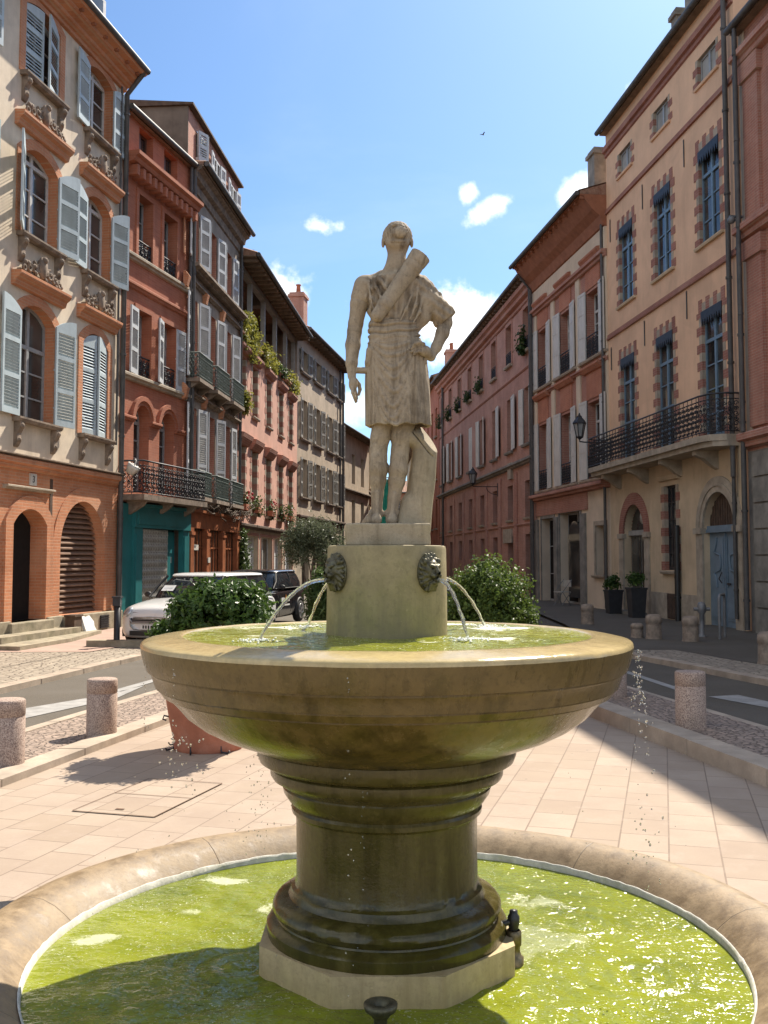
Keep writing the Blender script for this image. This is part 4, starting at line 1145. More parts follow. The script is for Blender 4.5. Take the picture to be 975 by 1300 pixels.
for xa, xb in ((0, .75), (3.25, 4.4), (5.02, 6.3)): m = MB(); m.box(xa, xb, -.03, 0, 0, .73); b.part(m, 'plinth', MT['stone'])
b.band(12.24, 12.4, .06, MT['brick_quoin'], prof=[(0, 0), (-1, .05), (-1, .45), (-.6, .5), (-.6, 1), (0, 1)])
b.band(8.3, 8.46, .06, MT['brick_quoin'], prof=[(0, 0), (-1, .05), (-1, .45), (-.6, .5), (-.6, 1), (0, 1)])
b.band(14.02, 14.34, .12, MT['brick_quoin'], name='cornice', prof=[(0, 0), (-.4, .1), (-.4, .4), (-1, .5), (-1, 1), (0, 1)])
b.shell(14.4, SA); b.roof(14.78, .2, MT['soffit'], rafters=False)
for x, z in ((.3, 7.75), (3.1, 7.9), (6.0, 7.95), (.35, 11.7), (3.1, 11.75), (6.0, 11.8), (8.45, 11.9)): m = MB(); m.box(x - .012, x + .012, -.03, -.005, z - .42, z + .28); b.part(m, 'tie_anchor', MT['pipe'])
b.pipe(8.62, 3.4, 14.4, -.14, .06); b.pipe(8.55, 0.3, 3.5, -.1, .045)
# balcony
m = MB(); pts = [(-.1, 0), (-.1, -.5), (.1, -.72), (8.1, -.72), (8.5, -.62), (8.68, -.3), (8.68, 0)]
m.prism(pts[::-1], lambda x, y: (x, y, 4.2), lambda x, y: (x, y, 4.34)); m.prism([(x, y * .88) for x, y in pts][::-1], lambda x, y: (x, y, 4.08), lambda x, y: (x, y, 4.2))
bc = b.part(m, 'balcony', MT['stone'])
for x in (.9, 3.1, 5.4, 7.5):
    q = MB(); q.prism([(0, 4.08), (-.55, 4.08), (-.55, 3.98), (-.35, 3.9), (-.12, 3.72), (0, 3.66)], lambda y, z: (x - .1, y, z), lambda y, z: (x + .1, y, z)); q.build('bracket', MT['stone'], bc)
b.railing(bc, [(x, y * .94) for x, y in pts], 4.36, .88, 'scroll', step=.12)
b.chimney(5.0, .4, 14.8, 16.0, .34, .4, MT['stone_grey']); b.chimney(5.75, .55, 14.9, 16.7, .5, .5, MT['stone_grey'], 2)

# ---- house with cream pilasters and shutters
b = Bld('pilastered_house', (5.84, 38.4), (6.9, 30.4), 'brick and cream house with wide cream shutters beyond the apricot house'); R2 = b
BP = MT['brick_pink']; CR = MT['stucco_cream']
for x0, x1 in ((.55, 1.72), (3.32, 4.5), (6.12, 7.38)):
    for z0, z1 in ((8.06, 10.35), (4.16, 6.75)):
        w = b.window(x0, x1, z0, z1 - .1, 0, .26, 4, 2, transom=z1 - .7, frame='frame_white')
        b.shutters(w, x0, x1, z0 + .03, z1, 'panel', 'shutter_cream', 176, 174, w=.62)
        q = MB(); q.box(x0 - .05, x1 + .05, -.03, .0, z1, z1 + .95); q.mould([(0, z1 + .85), (-.1, z1 + .87), (-.2, z1 + 1.0), (-.2, z1 + 1.06), (0, z1 + 1.1)], x0 - .25, x1 + .25); q.build('lintel', MT['brick_lintel'], w)
        b.railing(w, [(x0, -.02), (x1, -.02)], z0 + .05, .7, 'scroll', step=.15, name='guard_rail')
        b.sill(w, x0, x1, z0, .12, .08, MT['stone'], .7)
b.wall(3.95, 12.0, BP, rv=BP)
for x in (.02, 2.28, 5.1, 7.86): m = MB(); m.box(x, x + .4 if x < 7 else b.W, -.05, 0, 4.1, 11.2); b.part(m, 'pilaster', CR)
b.band(11.2, 11.9, .08, CR, name='frieze', prof=[(0, 0), (-1, 0), (-1, 1), (0, 1)])
b.band(10.95, 11.2, .2, BP); b.band(3.78, 4.02, .3, BP); b.band(7.7, 7.85, .14, BP)
b.band(11.9, 12.85, .75, MT['soffit_red'], name='cornice', prof=[(0, 0), (-.15, .05), (-.3, .35), (-.6, .55), (-.9, .85), (-1, 1), (0, 1)])
b.shell(12.9, CR); b.roof(12.88, .85, MT['soffit_red'])
h = outline(3.0, 4.9, .05, 3.1, .5); 
w = b.window(.75, 2.3, .05, 3.1, 0, .3, 3, 2, frame='frame_grey', label='tall grey shop door'); b.surround(w, .75, 2.3, .05, 3.1, 0, .12, MT['stone_grey'], .03)
w = b.window(3.0, 5.2, .05, 3.2, 0, .3, 1, 2, frame='frame_grey')
q = MB(); q.plate(outline(3.6, 4.9, .3, 2.9, .65)[::-1], .1, .2); q.build('arched_pane', MT['glass'], w); b.surround(w, 3.0, 5.2, .05, 3.2, 0, .15, MT['stone_grey'], .03)
w = b.window(6.72, 7.62, 1.1, 2.66, 0, .25, 3, 2, frame='frame_brown'); b.surround(w, 6.72, 7.62, 1.1, 2.66, 0, .14, MT['stone'], .03); b.sill(w, 6.6, 7.75, 1.1)
b.wall(0, 3.78, CR, name='base_wall')
for x in (.02, 2.45, 5.4): m = MB(); m.box(x, x + .42, -.08, 0, 0, 3.1); b.part(m, 'pier', MT['stone_grey'])
m = MB(); m.box(0, 6.0, -.05, -.0, 3.22, 3.78); b.part(m, 'lintel_band', BP)
b.pipe(7.9, .1, 12, -.12, .05); b.pipe(.12, .1, 12, -.16, .05, top=(.2, -.7, 12.6))
b.chimney(7.2, .1, 13.0, 14.65, .62, .55, MT['stone_grey'])

# ---- long plum brick house
b = Bld('long_brick_house', (3.54, 63.4), (5.84, 38.4), 'long plum brick house with many narrow windows and some white shutters'); R3 = b
PB = MT['brick_plum']
for k in range(8):
    x0 = .7 + k * 3.25 - (.15 if k > 4 else 0); x1 = x0 + 1.05
    w = b.window(x0, x1, 9.95, 11.7, 0, .25, 3, 2, frame='frame_grey'); b.sill(w, x0, x1, 9.95, .14, .1, MT['stone'], .12); b.surround(w, x0, x1, 9.95, 11.7, 0, .16, MT['brick_pink'], .03)
    b.railing(w, [(x0, -.02), (x1, -.02)], 10.0, .5, 'scroll', step=.2, name='guard_rail')
    w = b.window(x0, x1, 6.2, 8.5, 0, .2, 4, 2, frame='frame_white'); b.sill(w, x0, x1, 6.2, .14, .1, MT['stone_grey'], .12)
    if k in (1, 2, 3): b.shutters(w, x0, x1, 6.22, 8.5, 'panel', 'shutter_cream', 5 if k == 3 else 175, 5 if k == 3 else 172)
    elif k in (0, 5, 6): b.shutters(w, x0, x1, 6.22, 8.5, 'panel', 'shutter_cream', None, 175, w=.9)
    else: b.shutters(w, x0, x1, 6.22, 8.5, 'panel', 'shutter_cream', 174, 170)
    w = b.window(x0, x1, 3.27, 4.74, 0, .3, 2, 2, frame='frame_brown'); b.sill(w, x0, x1, 3.27, .1, .1, MT['stone'], .05)
    z0 = 1.55 if k in (2, 3) else .05
    b.window(x0, x1, z0, 2.6, 0, .3, 2, 2, frame='frame_brown')
    q = MB(); q.box(x1 + .5, x1 + .95, -.06, 0, 0, 5.2); q.build('pilaster', PB if k % 3 else MT['brick_pink'], w)
b.wall(0, 12.6, PB)
b.band(5.4, 5.62, .22, MT['stone_grey']); b.band(12.1, 12.6, .3, MT['brick_pink'], name='cornice'); b.band(11.86, 11.94, .08, MT['brick_pink']); b.band(2.95, 3.05, .06, PB); b.band(9.2, 9.3, .06, MT['brick_pink'])
for q in ((20.6, 21.2, -.12, 5.0, 5.7), (19.3, 21.0, -.06, 2.3, 2.9)): m = MB(); m.box(q[0], q[1], q[2], 0, q[3], q[4]); b.part(m, 'stone_panel', MT['stone'])
b.shell(12.6, PB); b.roof(12.75, .42, MT['soffit']); b.pipe(24.9, .1, 12.6, -.12, .07); b.pipe(2.1, .1, 12.5, -.12, .07)
b = Bld('crimson_far_house', (2.9, 76), (3.5, 63.6), 'narrow strip of a crimson brick house seen just right of the statue')
for x0 in (1.5, 4.5, 7.5, 10.3):
    for z0 in (.2, 3.6, 6.8, 9.6): w = b.window(x0, x0 + 1.1, z0, z0 + 1.9, 0, .2, 3, 2, frame='frame_white'); b.sill(w, x0, x0 + 1.1, z0, .15, .1)
b.wall(0, 13.3, MT['brick_red']); b.shell(13.3, MT['brick_red']); b.roof(13.3, .35, MT['soffit']); b.chimney(11.0, 1.0, 13.6, 15.3, .8, .8, MT['brick_plum'], 2)
b = Bld('ochre_distant_house', (2.3, 100), (2.85, 76.5), 'distant ochre house hidden mostly behind the statue, last on the right of the street')
for x0 in range(2, 22, 4):
    for z0 in (.2, 3.6, 6.8): b.window(x0, x0 + 1.1, z0, z0 + 1.9, 0, .2, 3, 2, frame='frame_white')
b.wall(0, 11, MT['stucco_sand']); b.shell(11, MT['stucco_sand']); b.roof(11, .4, MT['soffit'])

# ---- brick house at the right edge of the picture
b = Bld('brick_pier_house', (7.83, 21.42), (9.05, 9.4), 'brick house with grey stone base at the right edge of the photo'); R0 = b
for c in (2.6, 5.6, 8.6):
    for z0, z1 in ((4.6, 7.4), (9.0, 11.3)):
        w = b.window(c - .55, c + .55, z0, z1, 0, .25, 4, 2); b.surround(w, c - .55, c + .55, z0, z1, 0, .2, MT['stucco_cream'], .03); b.sill(w, c - .55, c + .55, z0)
    b.window(c - .6, c + .6, .3, 2.9, .3, .3, 3, 2, frame='frame_brown')
b.wall(0, 3.9, MT['stone_grey'], name='base_wall'); b.wall(3.9, 13.2, BP)
m = MB()
for i in range(7): m.box(.28, 1.0, -.05, 0, .05 + i * .55, .56 + i * .55)
b.part(m, 'rusticated_pier', MT['stone_grey'])
for z0, z1 in ((4.4, 8.0), (8.9, 11.9)): m = MB(); m.box(.28, .95, -.08, 0, z0, z1); b.part(m, 'pilaster', BP); m = MB(); m.box(.2, 1.05, -.14, 0, z1, z1 + .4); b.part(m, 'capital', BP)
m = MB(); m.box(.02, .27, -.02, 0, 4, 13.1); b.part(m, 'edge_strip', CR)
for z in (3.95, 8.45, 12.3): b.band(z, z + .34, .26, BP)
b.shell(13.2, BP); b.roof(13.16, .2, MT['soffit'], rafters=False)
b.pipe(.12, .1, 13.1, -.16, .06); b.pipe(.34, 4.3, 13.1, -.26, .05)
m = MB(); m.ball((.22, -.36, 8.9), .085, 0, 10, 8); m.box(.18, .26, -.4, -.1, 8.96, 9.0); k = b.part(m, 'wall_camera', MT['zinc'])

# ---- lanterns on wall brackets
def lantern(loc, toward, label, bracket=1.0):
    t = empty('wall_lantern', loc, 0, label, 'lantern', 'black lanterns on wall brackets')
    m = MB(); s = .78
    for i in range(6):
        a = 2 * PI * i / 6; m.tube([(.13 * s * math.cos(a), .13 * s * math.sin(a), -.32 * s), (.23 * s * math.cos(a), .23 * s * math.sin(a), .2 * s)], .014, 4)
    m.lathe([(.0, -.44 * s), (.05 * s, -.4 * s), (.14 * s, -.34 * s), (.15 * s, -.3 * s), (.12 * s, -.3 * s)], 6, m=0, smooth=False)
    m.lathe([(.27 * s, .19 * s), (.27 * s, .23 * s), (.2 * s, .34 * s), (.1 * s, .45 * s), (.1 * s, .5 * s), (.05 * s, .53 * s), (.02 * s, .62 * s), (0, .62 * s)], 6, smooth=False)
    m.build('lantern_frame', MT['iron'], t)
    m = MB(); m.lathe([(.115 * s, -.3 * s), (.215 * s, .19 * s)], 6, smooth=False); m.build('lantern_glass', MT['lant_glass'], t)
    d = Vector(toward); d.z = 0; L = d.length; d.normalize()
    m = MB(); m.tube([(0, 0, -.42 * s), (0, 0, -.5 * s), tuple(d * .15 + Vector((0, 0, -.52 * s))), tuple(d * L + Vector((0, 0, -.52 * s)))], .022, 6)
    pp = [tuple(d * (L - .04 - .5 * math.sin(q / 10 * PI / 2)) + Vector((0, 0, -.98 * s + .46 * s * (1 - math.cos(q / 10 * PI / 2))))) for q in range(11)]
    m.tube(pp, .015, 5); m.obox(tuple(d * L + Vector((0, 0, -.7 * s))), tuple(d), (-d.y, d.x, 0), (0, 0, 1), .02, .06, .3)
    m.build('bracket', MT['iron'], t); return t
MT['lant_glass'] = M_flat('lantern_glass', (.33, .34, .33), .12)
def lant_on(bl, u, z, out, label):
    p = bl.world(u, -out, z); w = bl.world(u, 0, z); lantern(p, (w[0] - p[0], w[1] - p[1], 0), label)
lant_on(R1, .12, 5.55, .98, 'black lantern on a long bracket beside the end of the iron balcony')
lant_on(R3, 18.0, 5.3, 1.15, 'smaller black lantern on the long plum brick house')
# ================================================================== fountain
FX, FY = .01, 3.6
def m_fountain(name, base, algae, wet, z_lo, z_hi, amt=.6, rough=(.22, .6), joints=0, streak=.6):
    m, nt, out = new_mat(name); g = NG(nt)
    v = g.coord('Object'); sp = g.n('ShaderNodeSeparateXYZ'); g.link(v, sp.inputs[0])
    n1 = g.noise(v, 3.2, 6, .65); n2 = g.noise(v, 55, 4, .65); n4 = g.noise(v, 14, 6, .7)
    sv = g.mapping(v, scale=(9, 9, .9)); n3 = g.noise(sv, 1.5, 5, .65)
    hz = g.maprange(sp.outputs[2], z_lo, z_hi, 1, 0)
    a = g.math('ADD', g.math('MULTIPLY', hz, .7), g.math('MULTIPLY', g.math('SUBTRACT', n1, .5), 1.7))
    a = g.math('ADD', a, g.math('MULTIPLY', g.math('SUBTRACT', n3, .5), streak * 1.6), clamp=True)
    a = g.math('MULTIPLY', g.maprange(a, .1, .85, 0, 1, True), amt, clamp=True)
    c = g.mix(g.maprange(n4, .35, .68), mul(base, .78), mul(base, 1.1))
    c = g.mix(a, c, algae)
    w = g.maprange(g.math('ADD', n3, g.math('MULTIPLY', hz, .22)), .52, .78, 0, .75, True)
    c = g.mix(w, c, wet)
    c = g.mix(g.math('MULTIPLY', g.maprange(n2, .52, .72), .45), c, mul(wet, .8))
    sp2 = g.maprange(g.noise(v, 26, 4, .7), .66, .72, 0, .5)
    c = g.mix(sp2, c, mul(base, 1.35))
    h = g.math('ADD', g.math('MULTIPLY', n2, .5), g.math('MULTIPLY', n4, .9))
    if joints:
        at = g.math('ARCTAN2', sp.outputs[1], sp.outputs[0])
        fr = g.math('FRACT', g.math('ADD', g.math('MULTIPLY', at, joints / (2 * PI)), .31))
        d = g.math('ABSOLUTE', g.math('SUBTRACT', fr, .5))
        j = g.maprange(d, .0, .0035, 1, 0)
        c = g.mix(g.math('MULTIPLY', j, .8), c, (.07, .055, .04)); h = g.math('SUBTRACT', h, g.math('MULTIPLY', j, 3))
    r = g.mix(g.math('MAXIMUM', a, w), (rough[1],) * 3, (rough[0],) * 3)
    g.bsdf(out, c, r, 0, g.bump(h, .35, .006), .38)
    return m
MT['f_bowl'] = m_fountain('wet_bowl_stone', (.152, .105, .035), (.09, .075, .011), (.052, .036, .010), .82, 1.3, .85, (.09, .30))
MT['f_lip'] = m_fountain('wet_lip_stone', (.50, .385, .19), (.33, .29, .07), (.40, .31, .15), 0, 2, .3, (.04, .12), streak=.2)
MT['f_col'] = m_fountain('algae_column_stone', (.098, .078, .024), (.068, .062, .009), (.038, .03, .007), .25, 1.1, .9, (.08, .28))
MT['f_drum'] = m_fountain('drum_stone', (.30, .245, .135), (.20, .19, .055), (.18, .15, .08), 1.3, 1.56, .85, (.45, .75), streak=.25)
MT['f_plinth'] = m_fountain('plinth_stone', (.50, .385, .21), (.38, .32, .12), (.31, .23, .11), .1, .4, .6, (.4, .75), streak=.2)
MT['f_rim'] = m_fountain('basin_rim_stone', (.29, .205, .115), (.215, .15, .08), (.15, .10, .05), -.5, 1.2, .6, (.42, .66), joints=9, streak=.1)
MT['crust'] = M_worn('waterline_crust', (.62, .6, .52), .7, .7, 1.1, 14, 80, .4, 0, (.3, .31, .16), .6)

fo = empty('fountain', (FX, FY, 0), 0, 'olive stone fountain with round upper basin on a thick column', 'fountain')
m = MB(); m.lathe([(1.60, 0), (1.60, .05), (1.575, .07), (1.565, .15), (1.572, .2), (1.55, .25), (1.505, .283), (1.45, .296), (1.39, .29), (1.335, .27), (1.295, .245), (1.27, .226), (1.262, .22), (1.255, .05), (0, .04)], 160)
lb = m.worn(.003, 4).build('lower_basin', MT['f_rim'], fo, sharp=50); lb.scale = (.962, .962, 1.07)
m = MB(); r = random.Random(5); n = 220; v = []; f = []
for i in range(n):
    a = 2 * PI * i / n; k = r.uniform(-.002, .003)
    for rr, z in ((1.266, .2255 + k), (1.2585 , .2245 + k), (1.2535, .19), (1.2535, .16)): v.append((rr * math.cos(a), rr * math.sin(a), z))
for i in range(n):
    j = (i + 1) % n
    for q in range(3): f.append((i * 4 + q, j * 4 + q, j * 4 + q + 1, i * 4 + q + 1))
m.add(v, f, 0, True); m.build('waterline_crust', MT['crust'], lb)
m = MB(); pts = [(.462 * math.cos(PI / 8 + PI / 4 * i), .462 * math.sin(PI / 8 + PI / 4 * i)) for i in range(8)]
m.prism(pts, lambda x, y: (x, y, .04), lambda x, y: (x, y, .292)); bevel(m.lift(.022).build('octagonal_plinth', MT['f_plinth'], fo), .008)
m = MB(); m.lathe([(.415, .285), (.418, .295), (.418, .325), (.405, .338), (.386, .346), (.384, .352), (.392, .36), (.400, .375), (.398, .39), (.386, .404), (.362, .413), (.345, .418), (.338, .43), (.335, .443), (.324, .452), (.319, .47),
                   (.317, .56), (.319, .67), (.322, .69), (.334, .70), (.336, .715), (.33, .724), (.345, .74), (.362, .765), (.367, .785), (.364, .79), (.382, .806), (.404, .818), (.41, .83), (.41, .852), (.402, .858), (.43, .866), (.448, .878), (.456, .9), (.456, .922), (.44, .932)], 120)
m.lift(.024).worn(.0022, 7).build('column', MT['f_col'], fo, sharp=35)
m = MB(); m.lathe([(.40, .93), (.455, .928), (.464, .926), (.524, .951), (.594, .979), (.65, 1.011), (.703, 1.053), (.732, 1.09), (.752, 1.112), (.764, 1.125), (.764, 1.131), (.782, 1.133), (.79, 1.146), (.797, 1.156), (.797, 1.161), (.806, 1.163), (.813, 1.186), (.820, 1.21), (.824, 1.216), (.824, 1.223), (.836, 1.225), (.845, 1.25), (.853, 1.28), (.857, 1.305)], 160)
ub = m.lift(.024).worn(.0022, 6).build('upper_basin', MT['f_bowl'], fo, sharp=35)
m = MB(); m.lathe([(.857, 1.305), (.855, 1.3155), (.848, 1.3215), (.82, 1.327), (.78, 1.333), (.74, 1.338), (.722, 1.338), (.705, 1.325), (.69, 1.29), (.5, 1.22), (.0, 1.2)], 160)
m.worn(.0022, 6).build('basin_lip', MT['f_lip'], ub)
m = MB(); m.lathe([(.218, 1.2), (.2165, 1.34), (.2145, 1.5), (.213, 1.637), (.2105, 1.646), (.205, 1.648), (0, 1.648)], 96)
dr = m.worn(.0012, 8).build('drum', MT['f_drum'], fo, sharp=40)

# lion masks, sculpted in bronze
def lion_mesh():
    S = SDF((-.065, -.06, -.08), (.065, .02, .08), .0022)
    S.ell((0, 0, -.004), (.047, .018, .066), .004)
    for i in range(22):                     # mane locks round the face
        a = 2 * PI * i / 22; rr = 1 + .05 * math.sin(i * 2.3)
        S.cone((.024 * math.sin(a), -.014, .036 * math.cos(a) - .002), (.046 * rr * math.sin(a + .12), -.012, .063 * rr * math.cos(a + .12) - .003), .0095, .006, .003)
    for i in range(14):
        a = 2 * PI * i / 14 + .2; S.cone((.018 * math.sin(a), -.024, .028 * math.cos(a)), (.034 * math.sin(a + .2), -.02, .047 * math.cos(a + .2)), .008, .005, .003)
    S.ell((0, -.025, .004), (.026, .02, .034), .004)
    for sg in (-1, 1):
        S.cone((sg * .018, -.037, .02), (sg * .006, -.043, .016), .006, .005, .003); S.ell((sg * .012, -.039, .009), (.004, .004, .003), 0, None, 's')
        S.ell((sg * .011, -.043, -.014), (.011, .011, .009), .003); S.ell((sg * .03, -.022, .034), (.009, .007, .011), .003)
    S.cone((0, -.042, .018), (0, -.053, -.004), .006, .008, .003); S.ell((0, -.056, -.006), (.008, .006, .006), .002)
    S.ell((0, -.05, -.027), (.009, .012, .006), .001, None, 's'); S.ell((0, -.036, -.038), (.012, .012, .008), .004)
    for i in range(5): S.cone((.006 * (i - 2), -.03, -.042), (.008 * (i - 2), -.022, -.066), .006, .003, .003)
    V, F = S.surface(); return raw_mesh('lion_mask', V, outward(V, F), MT['bronze'])
lion = lion_mesh()
JET = []
for k, ang in enumerate((-52, 41, 133, 222)):
    a = R(ang); dx, dy = math.sin(a), -math.cos(a)
    o = link('lion_mask', lion, fo, (dx * .2125, dy * .2125, 1.558), a)
    q = MB(); q.tube([(0, -.04, -.027), (0, -.058, -.03)], .0075, 10); q.build('spout', MT['bronze'], o)
    JET.append((a, dx, dy))

# water in both basins
def m_water(name, deep, light, foam, center, fscale=3.0, famt=.0, spots=(), rough=.085, speck=.60):
    m, nt, out = new_mat(name); g = NG(nt)
    v = g.coord('Object'); sp = g.n('ShaderNodeSeparateXYZ'); g.link(v, sp.inputs[0])
    n1 = g.noise(v, 2.1, 5, .6, .5); n2 = g.noise(v, fscale, 8, .68, .8); n3 = g.noise(v, 85, 4, .7); n5 = g.noise(v, 26, 5, .65, .3)
    c = g.mix(g.maprange(n1, .34, .66), deep, light)
    c = g.mix(g.math('MULTIPLY', g.maprange(n5, .4, .68), .3), c, mul(light, 1.25))
    tot = g.math('MULTIPLY', g.maprange(n2, .60, .66), famt)
    for (x, y, rx, ry, rot, s) in spots:
        q = g.mapping(v, scale=(1, 1, 1), loc=(0, 0, 0))
        d = g.vmath('SUBTRACT', v, (x, y, 0)); mp = g.n('ShaderNodeMapping'); g.link(d, mp.inputs[0]); mp.inputs['Rotation'].default_value = (0, 0, -R(rot))
        e = g.vmath('LENGTH', g.vmath('MULTIPLY', mp.outputs[0], (1 / rx, 1 / ry, 0)), out=1)
        q = g.math('ADD', g.maprange(e, 0, 1.25, .62, -.25), g.math('MULTIPLY', g.math('SUBTRACT', n2, .5), 2.6))
        q = g.math('ADD', q, g.math('MULTIPLY', g.math('SUBTRACT', n3, .5), .7))
        tot = g.math('MAXIMUM', tot, g.math('MULTIPLY', g.maprange(q, .28, .56), s))
    sk = g.math('MULTIPLY', g.maprange(n3, speck, speck + .03), g.maprange(n2, .42, .6))
    tot = g.math('MAXIMUM', tot, g.math('MULTIPLY', sk, .8), clamp=True)
    c = g.mix(tot, c, foam)
    rg = g.mix(tot, (rough,) * 3, (.6,) * 3)
    w1 = g.noise(g.mapping(v, scale=(1, 1.6, 1), rot=(0, 0, .5)), 17, 3, .55, .6); w2 = g.noise(v, 45, 2, .5, .3)
    h = g.math('ADD', g.math('MULTIPLY', w1, 1.0), g.math('MULTIPLY', w2, .35)); h = g.math('ADD', h, g.math('MULTIPLY', tot, .35))
    g.bsdf(out, c, rg, 0, g.bump(h, .6, .017), .5, IOR=1.33)
    return m
MT['pool'] = m_water('pool_water', (.10, .125, .008), (.215, .24, .018), (.62, .64, .45), 0, 3.2, .0,
    spots=[(-1.06, .15, .19, .10, 15, .6), (-.70, .80, .15, .10, -20, .6), (-.48, .47, .24, .09, 40, .65), (-.75, .42, .09, .05, 0, .4), (-.2, .85, .1, .05, 0, .5), (.62, .55, .3, .2, 0, .35), (.5, .15, .4, .25, 30, .22)])
MT['bowlw'] = m_water('upper_water', (.15, .17, .012), (.27, .27, .03), (.74, .73, .58), 0, 4.5, .0, rough=.05,
    spots=[(.31, -.22, .2, .07, 8, 1), (.42, .28, .25, .16, 0, 1), (-.42, .33, .28, .14, 0, .8), (-.45, -.1, .2, .035, -6, .9), (.2, .55, .3, .08, 0, .9), (-.1, .6, .4, .06, 0, .8), (.12, -.35, .12, .03, 0, .9)])
def water_disc(name, r0, r1, z, mat, amp, nr, na, seed, drops=()):
    rr = np.linspace(r0, r1, nr)[:, None]; aa = np.linspace(0, 2 * PI, na, endpoint=False)[None, :]
    X = rr * np.cos(aa); Y = rr * np.sin(aa); Z = np.zeros_like(X); g = np.random.default_rng(seed)
    for i in range(26):
        k = 2 * PI / g.uniform(.05, .28); t = g.uniform(0, 2 * PI); Z += (2 * PI / k / .16) * .16 * np.sin(k * (X * math.cos(t) + Y * math.sin(t)) + g.uniform(0, 6.28) + 1.1 * np.sin(3 * X + i) + 1.1 * np.sin(3.7 * Y - i))
    for (x, y, s) in drops:
        d = np.hypot(X - x, Y - y); Z += s * np.sin(d * 75) * np.exp(-d * 7)
    Z = z + amp * Z * np.clip((r1 - rr) * 20, .15, 1)
    V = np.stack([X, Y, Z], -1).reshape(-1, 3)
    i = np.arange(nr - 1)[:, None]; j = np.arange(na)[None, :]; jn = (j + 1) % na
    F = np.stack([i * na + j, (i + 1) * na + j, (i + 1) * na + jn, i * na + jn], -1).reshape(-1, 4)
    o = link(name, raw_mesh(name, V, F, mat), None, (FX, FY, 0)); o['kind'] = 'structure'; return o
water_disc('water', .40, 1.209, .216, MT['pool'], .0036, 110, 420, 1, [(.86, -.18, 2.2), (.75, .3, 1.6), (-.75, .5, 1.2), (-.5, -.1, 2.0), (-.3, -.6, 1.6), (.2, -.8, 1.2), (.6, -.5, 1.6)])
water_disc('water', .205, .735, 1.3335, MT['bowlw'], .0022, 70, 240, 2, [(.27, -.31, 1.5), (.4, .33, 1.5), (-.37, -.31, 1.5), (-.29, .34, 1.5)])

# jets
def m_jet():
    m, nt, out = new_mat('clear_water'); g = NG(nt)
    v = g.coord('Object'); n = g.noise(v, 60, 3, .6)
    g.bsdf(out, (.93, .96, .93), .03, 0, g.bump(n, .5, .01), .5, IOR=1.33, Transmission_Weight=.88)
    return m
MT['jet'] = m_jet()
lands = (.53, .405, .53, .46)
jl = ['long water jet arcing left from the lion mask on the camera side', 'water jet falling steeply from the right front lion mask', 'water jet arcing right from behind the drum towards the green shrub', 'short water jet falling left of the drum, behind the long one']
for k, (a, dx, dy) in enumerate(JET):
    r0, r1, z0, z1 = .262, lands[k], 1.529, 1.337
    pts = []; rad = []; rj = random.Random(k); n = 44
    for i in range(n + 1):
        t = i / n; rr = r0 + (r1 - r0) * t; z = z0 + .006 * math.sin(t * PI) - (z0 - z1) * t * t
        wob = .002 * math.sin(i * .9 + k) * t
        pts.append((FX + dx * rr - dy * wob, FY + dy * rr + dx * wob, z)); rad.append(.0072 * (1 + .22 * t * math.sin(i * .55 + k) + rj.uniform(-.13, .13) * t) * (1 - .25 * t))
    q = MB(); q.tube(pts, rad, 10); o = q.build('water_jet', MT['jet']); tag(o, jl[k], 'water jet', 'jets from the lion masks')
    e = pts[-1]; q = MB(); rj = random.Random(10 + k)
    for i in range(150):
        an = rj.uniform(0, 6.28); d = abs(rj.gauss(0, .04)); q.ball((e[0] + d * math.cos(an), e[1] + d * math.sin(an) * 1, 1.3345 + rj.uniform(0, .006)), rj.uniform(.002, .0055), 0, 6, 4, (1, 1, .7))
    o = q.build('foam', M_flat('foam', (.72, .73, .62), .35) if k == 0 else bpy.data.materials['foam']); tag(o, None, None, None, 'stuff')
# drops thrown over the rim
q = MB(); rj = random.Random(77)
def drops(n, fn, r0, r1):
    for i in range(n):
        x, y, z = fn(); q.ball((x, y, z), rj.uniform(r0, r1), 0, 6, 4, (1, 1, rj.uniform(.9, 1.7)))
def col(ang, rad, z0, z1, sp):
    def fn():
        t = rj.random() ** 1.4; z = z1 - (z1 - z0) * t; s = sp * (.5 + t)
        return (FX + rad * math.cos(R(ang)) + rj.gauss(0, s), FY + rad * math.sin(R(ang)) + rj.gauss(0, s), z)
    return fn
drops(70, col(-12, .868, 1.08, 1.29, .012), .0016, .0038); drops(55, col(-12, .885, .55, 1.15, .022), .002, .0042); drops(18, col(-12, .9, .25, .7, .03), .0018, .0032)
drops(16, col(-97, .868, .3, 1.28, .006), .0014, .0026); drops(14, col(-100, .42, .3, .9, .008), .0014, .0026)
drops(16, col(205, .855, 1.05, 1.27, .004), .0015, .0025); drops(18, col(222, .86, .95, 1.27, .006), .0016, .0028)
drops(45, col(186, .72, .78, .98, .05), .0018, .0042); drops(70, col(190, .45, .55, .92, .04), .0014, .0028); drops(40, lambda: (FX + rj.uniform(-1.0, -.3), FY + rj.uniform(-.3, .3), rj.uniform(.3, .9)), .001, .002)
drops(26, lambda: (FX + rj.uniform(.4, 1.0), FY + rj.uniform(-.4, .3), rj.uniform(.3, .95)), .001, .002)
o = q.build('water_drops', MT['jet']); tag(o, 'drops of water falling from the upper basin rim', None, None, 'stuff')
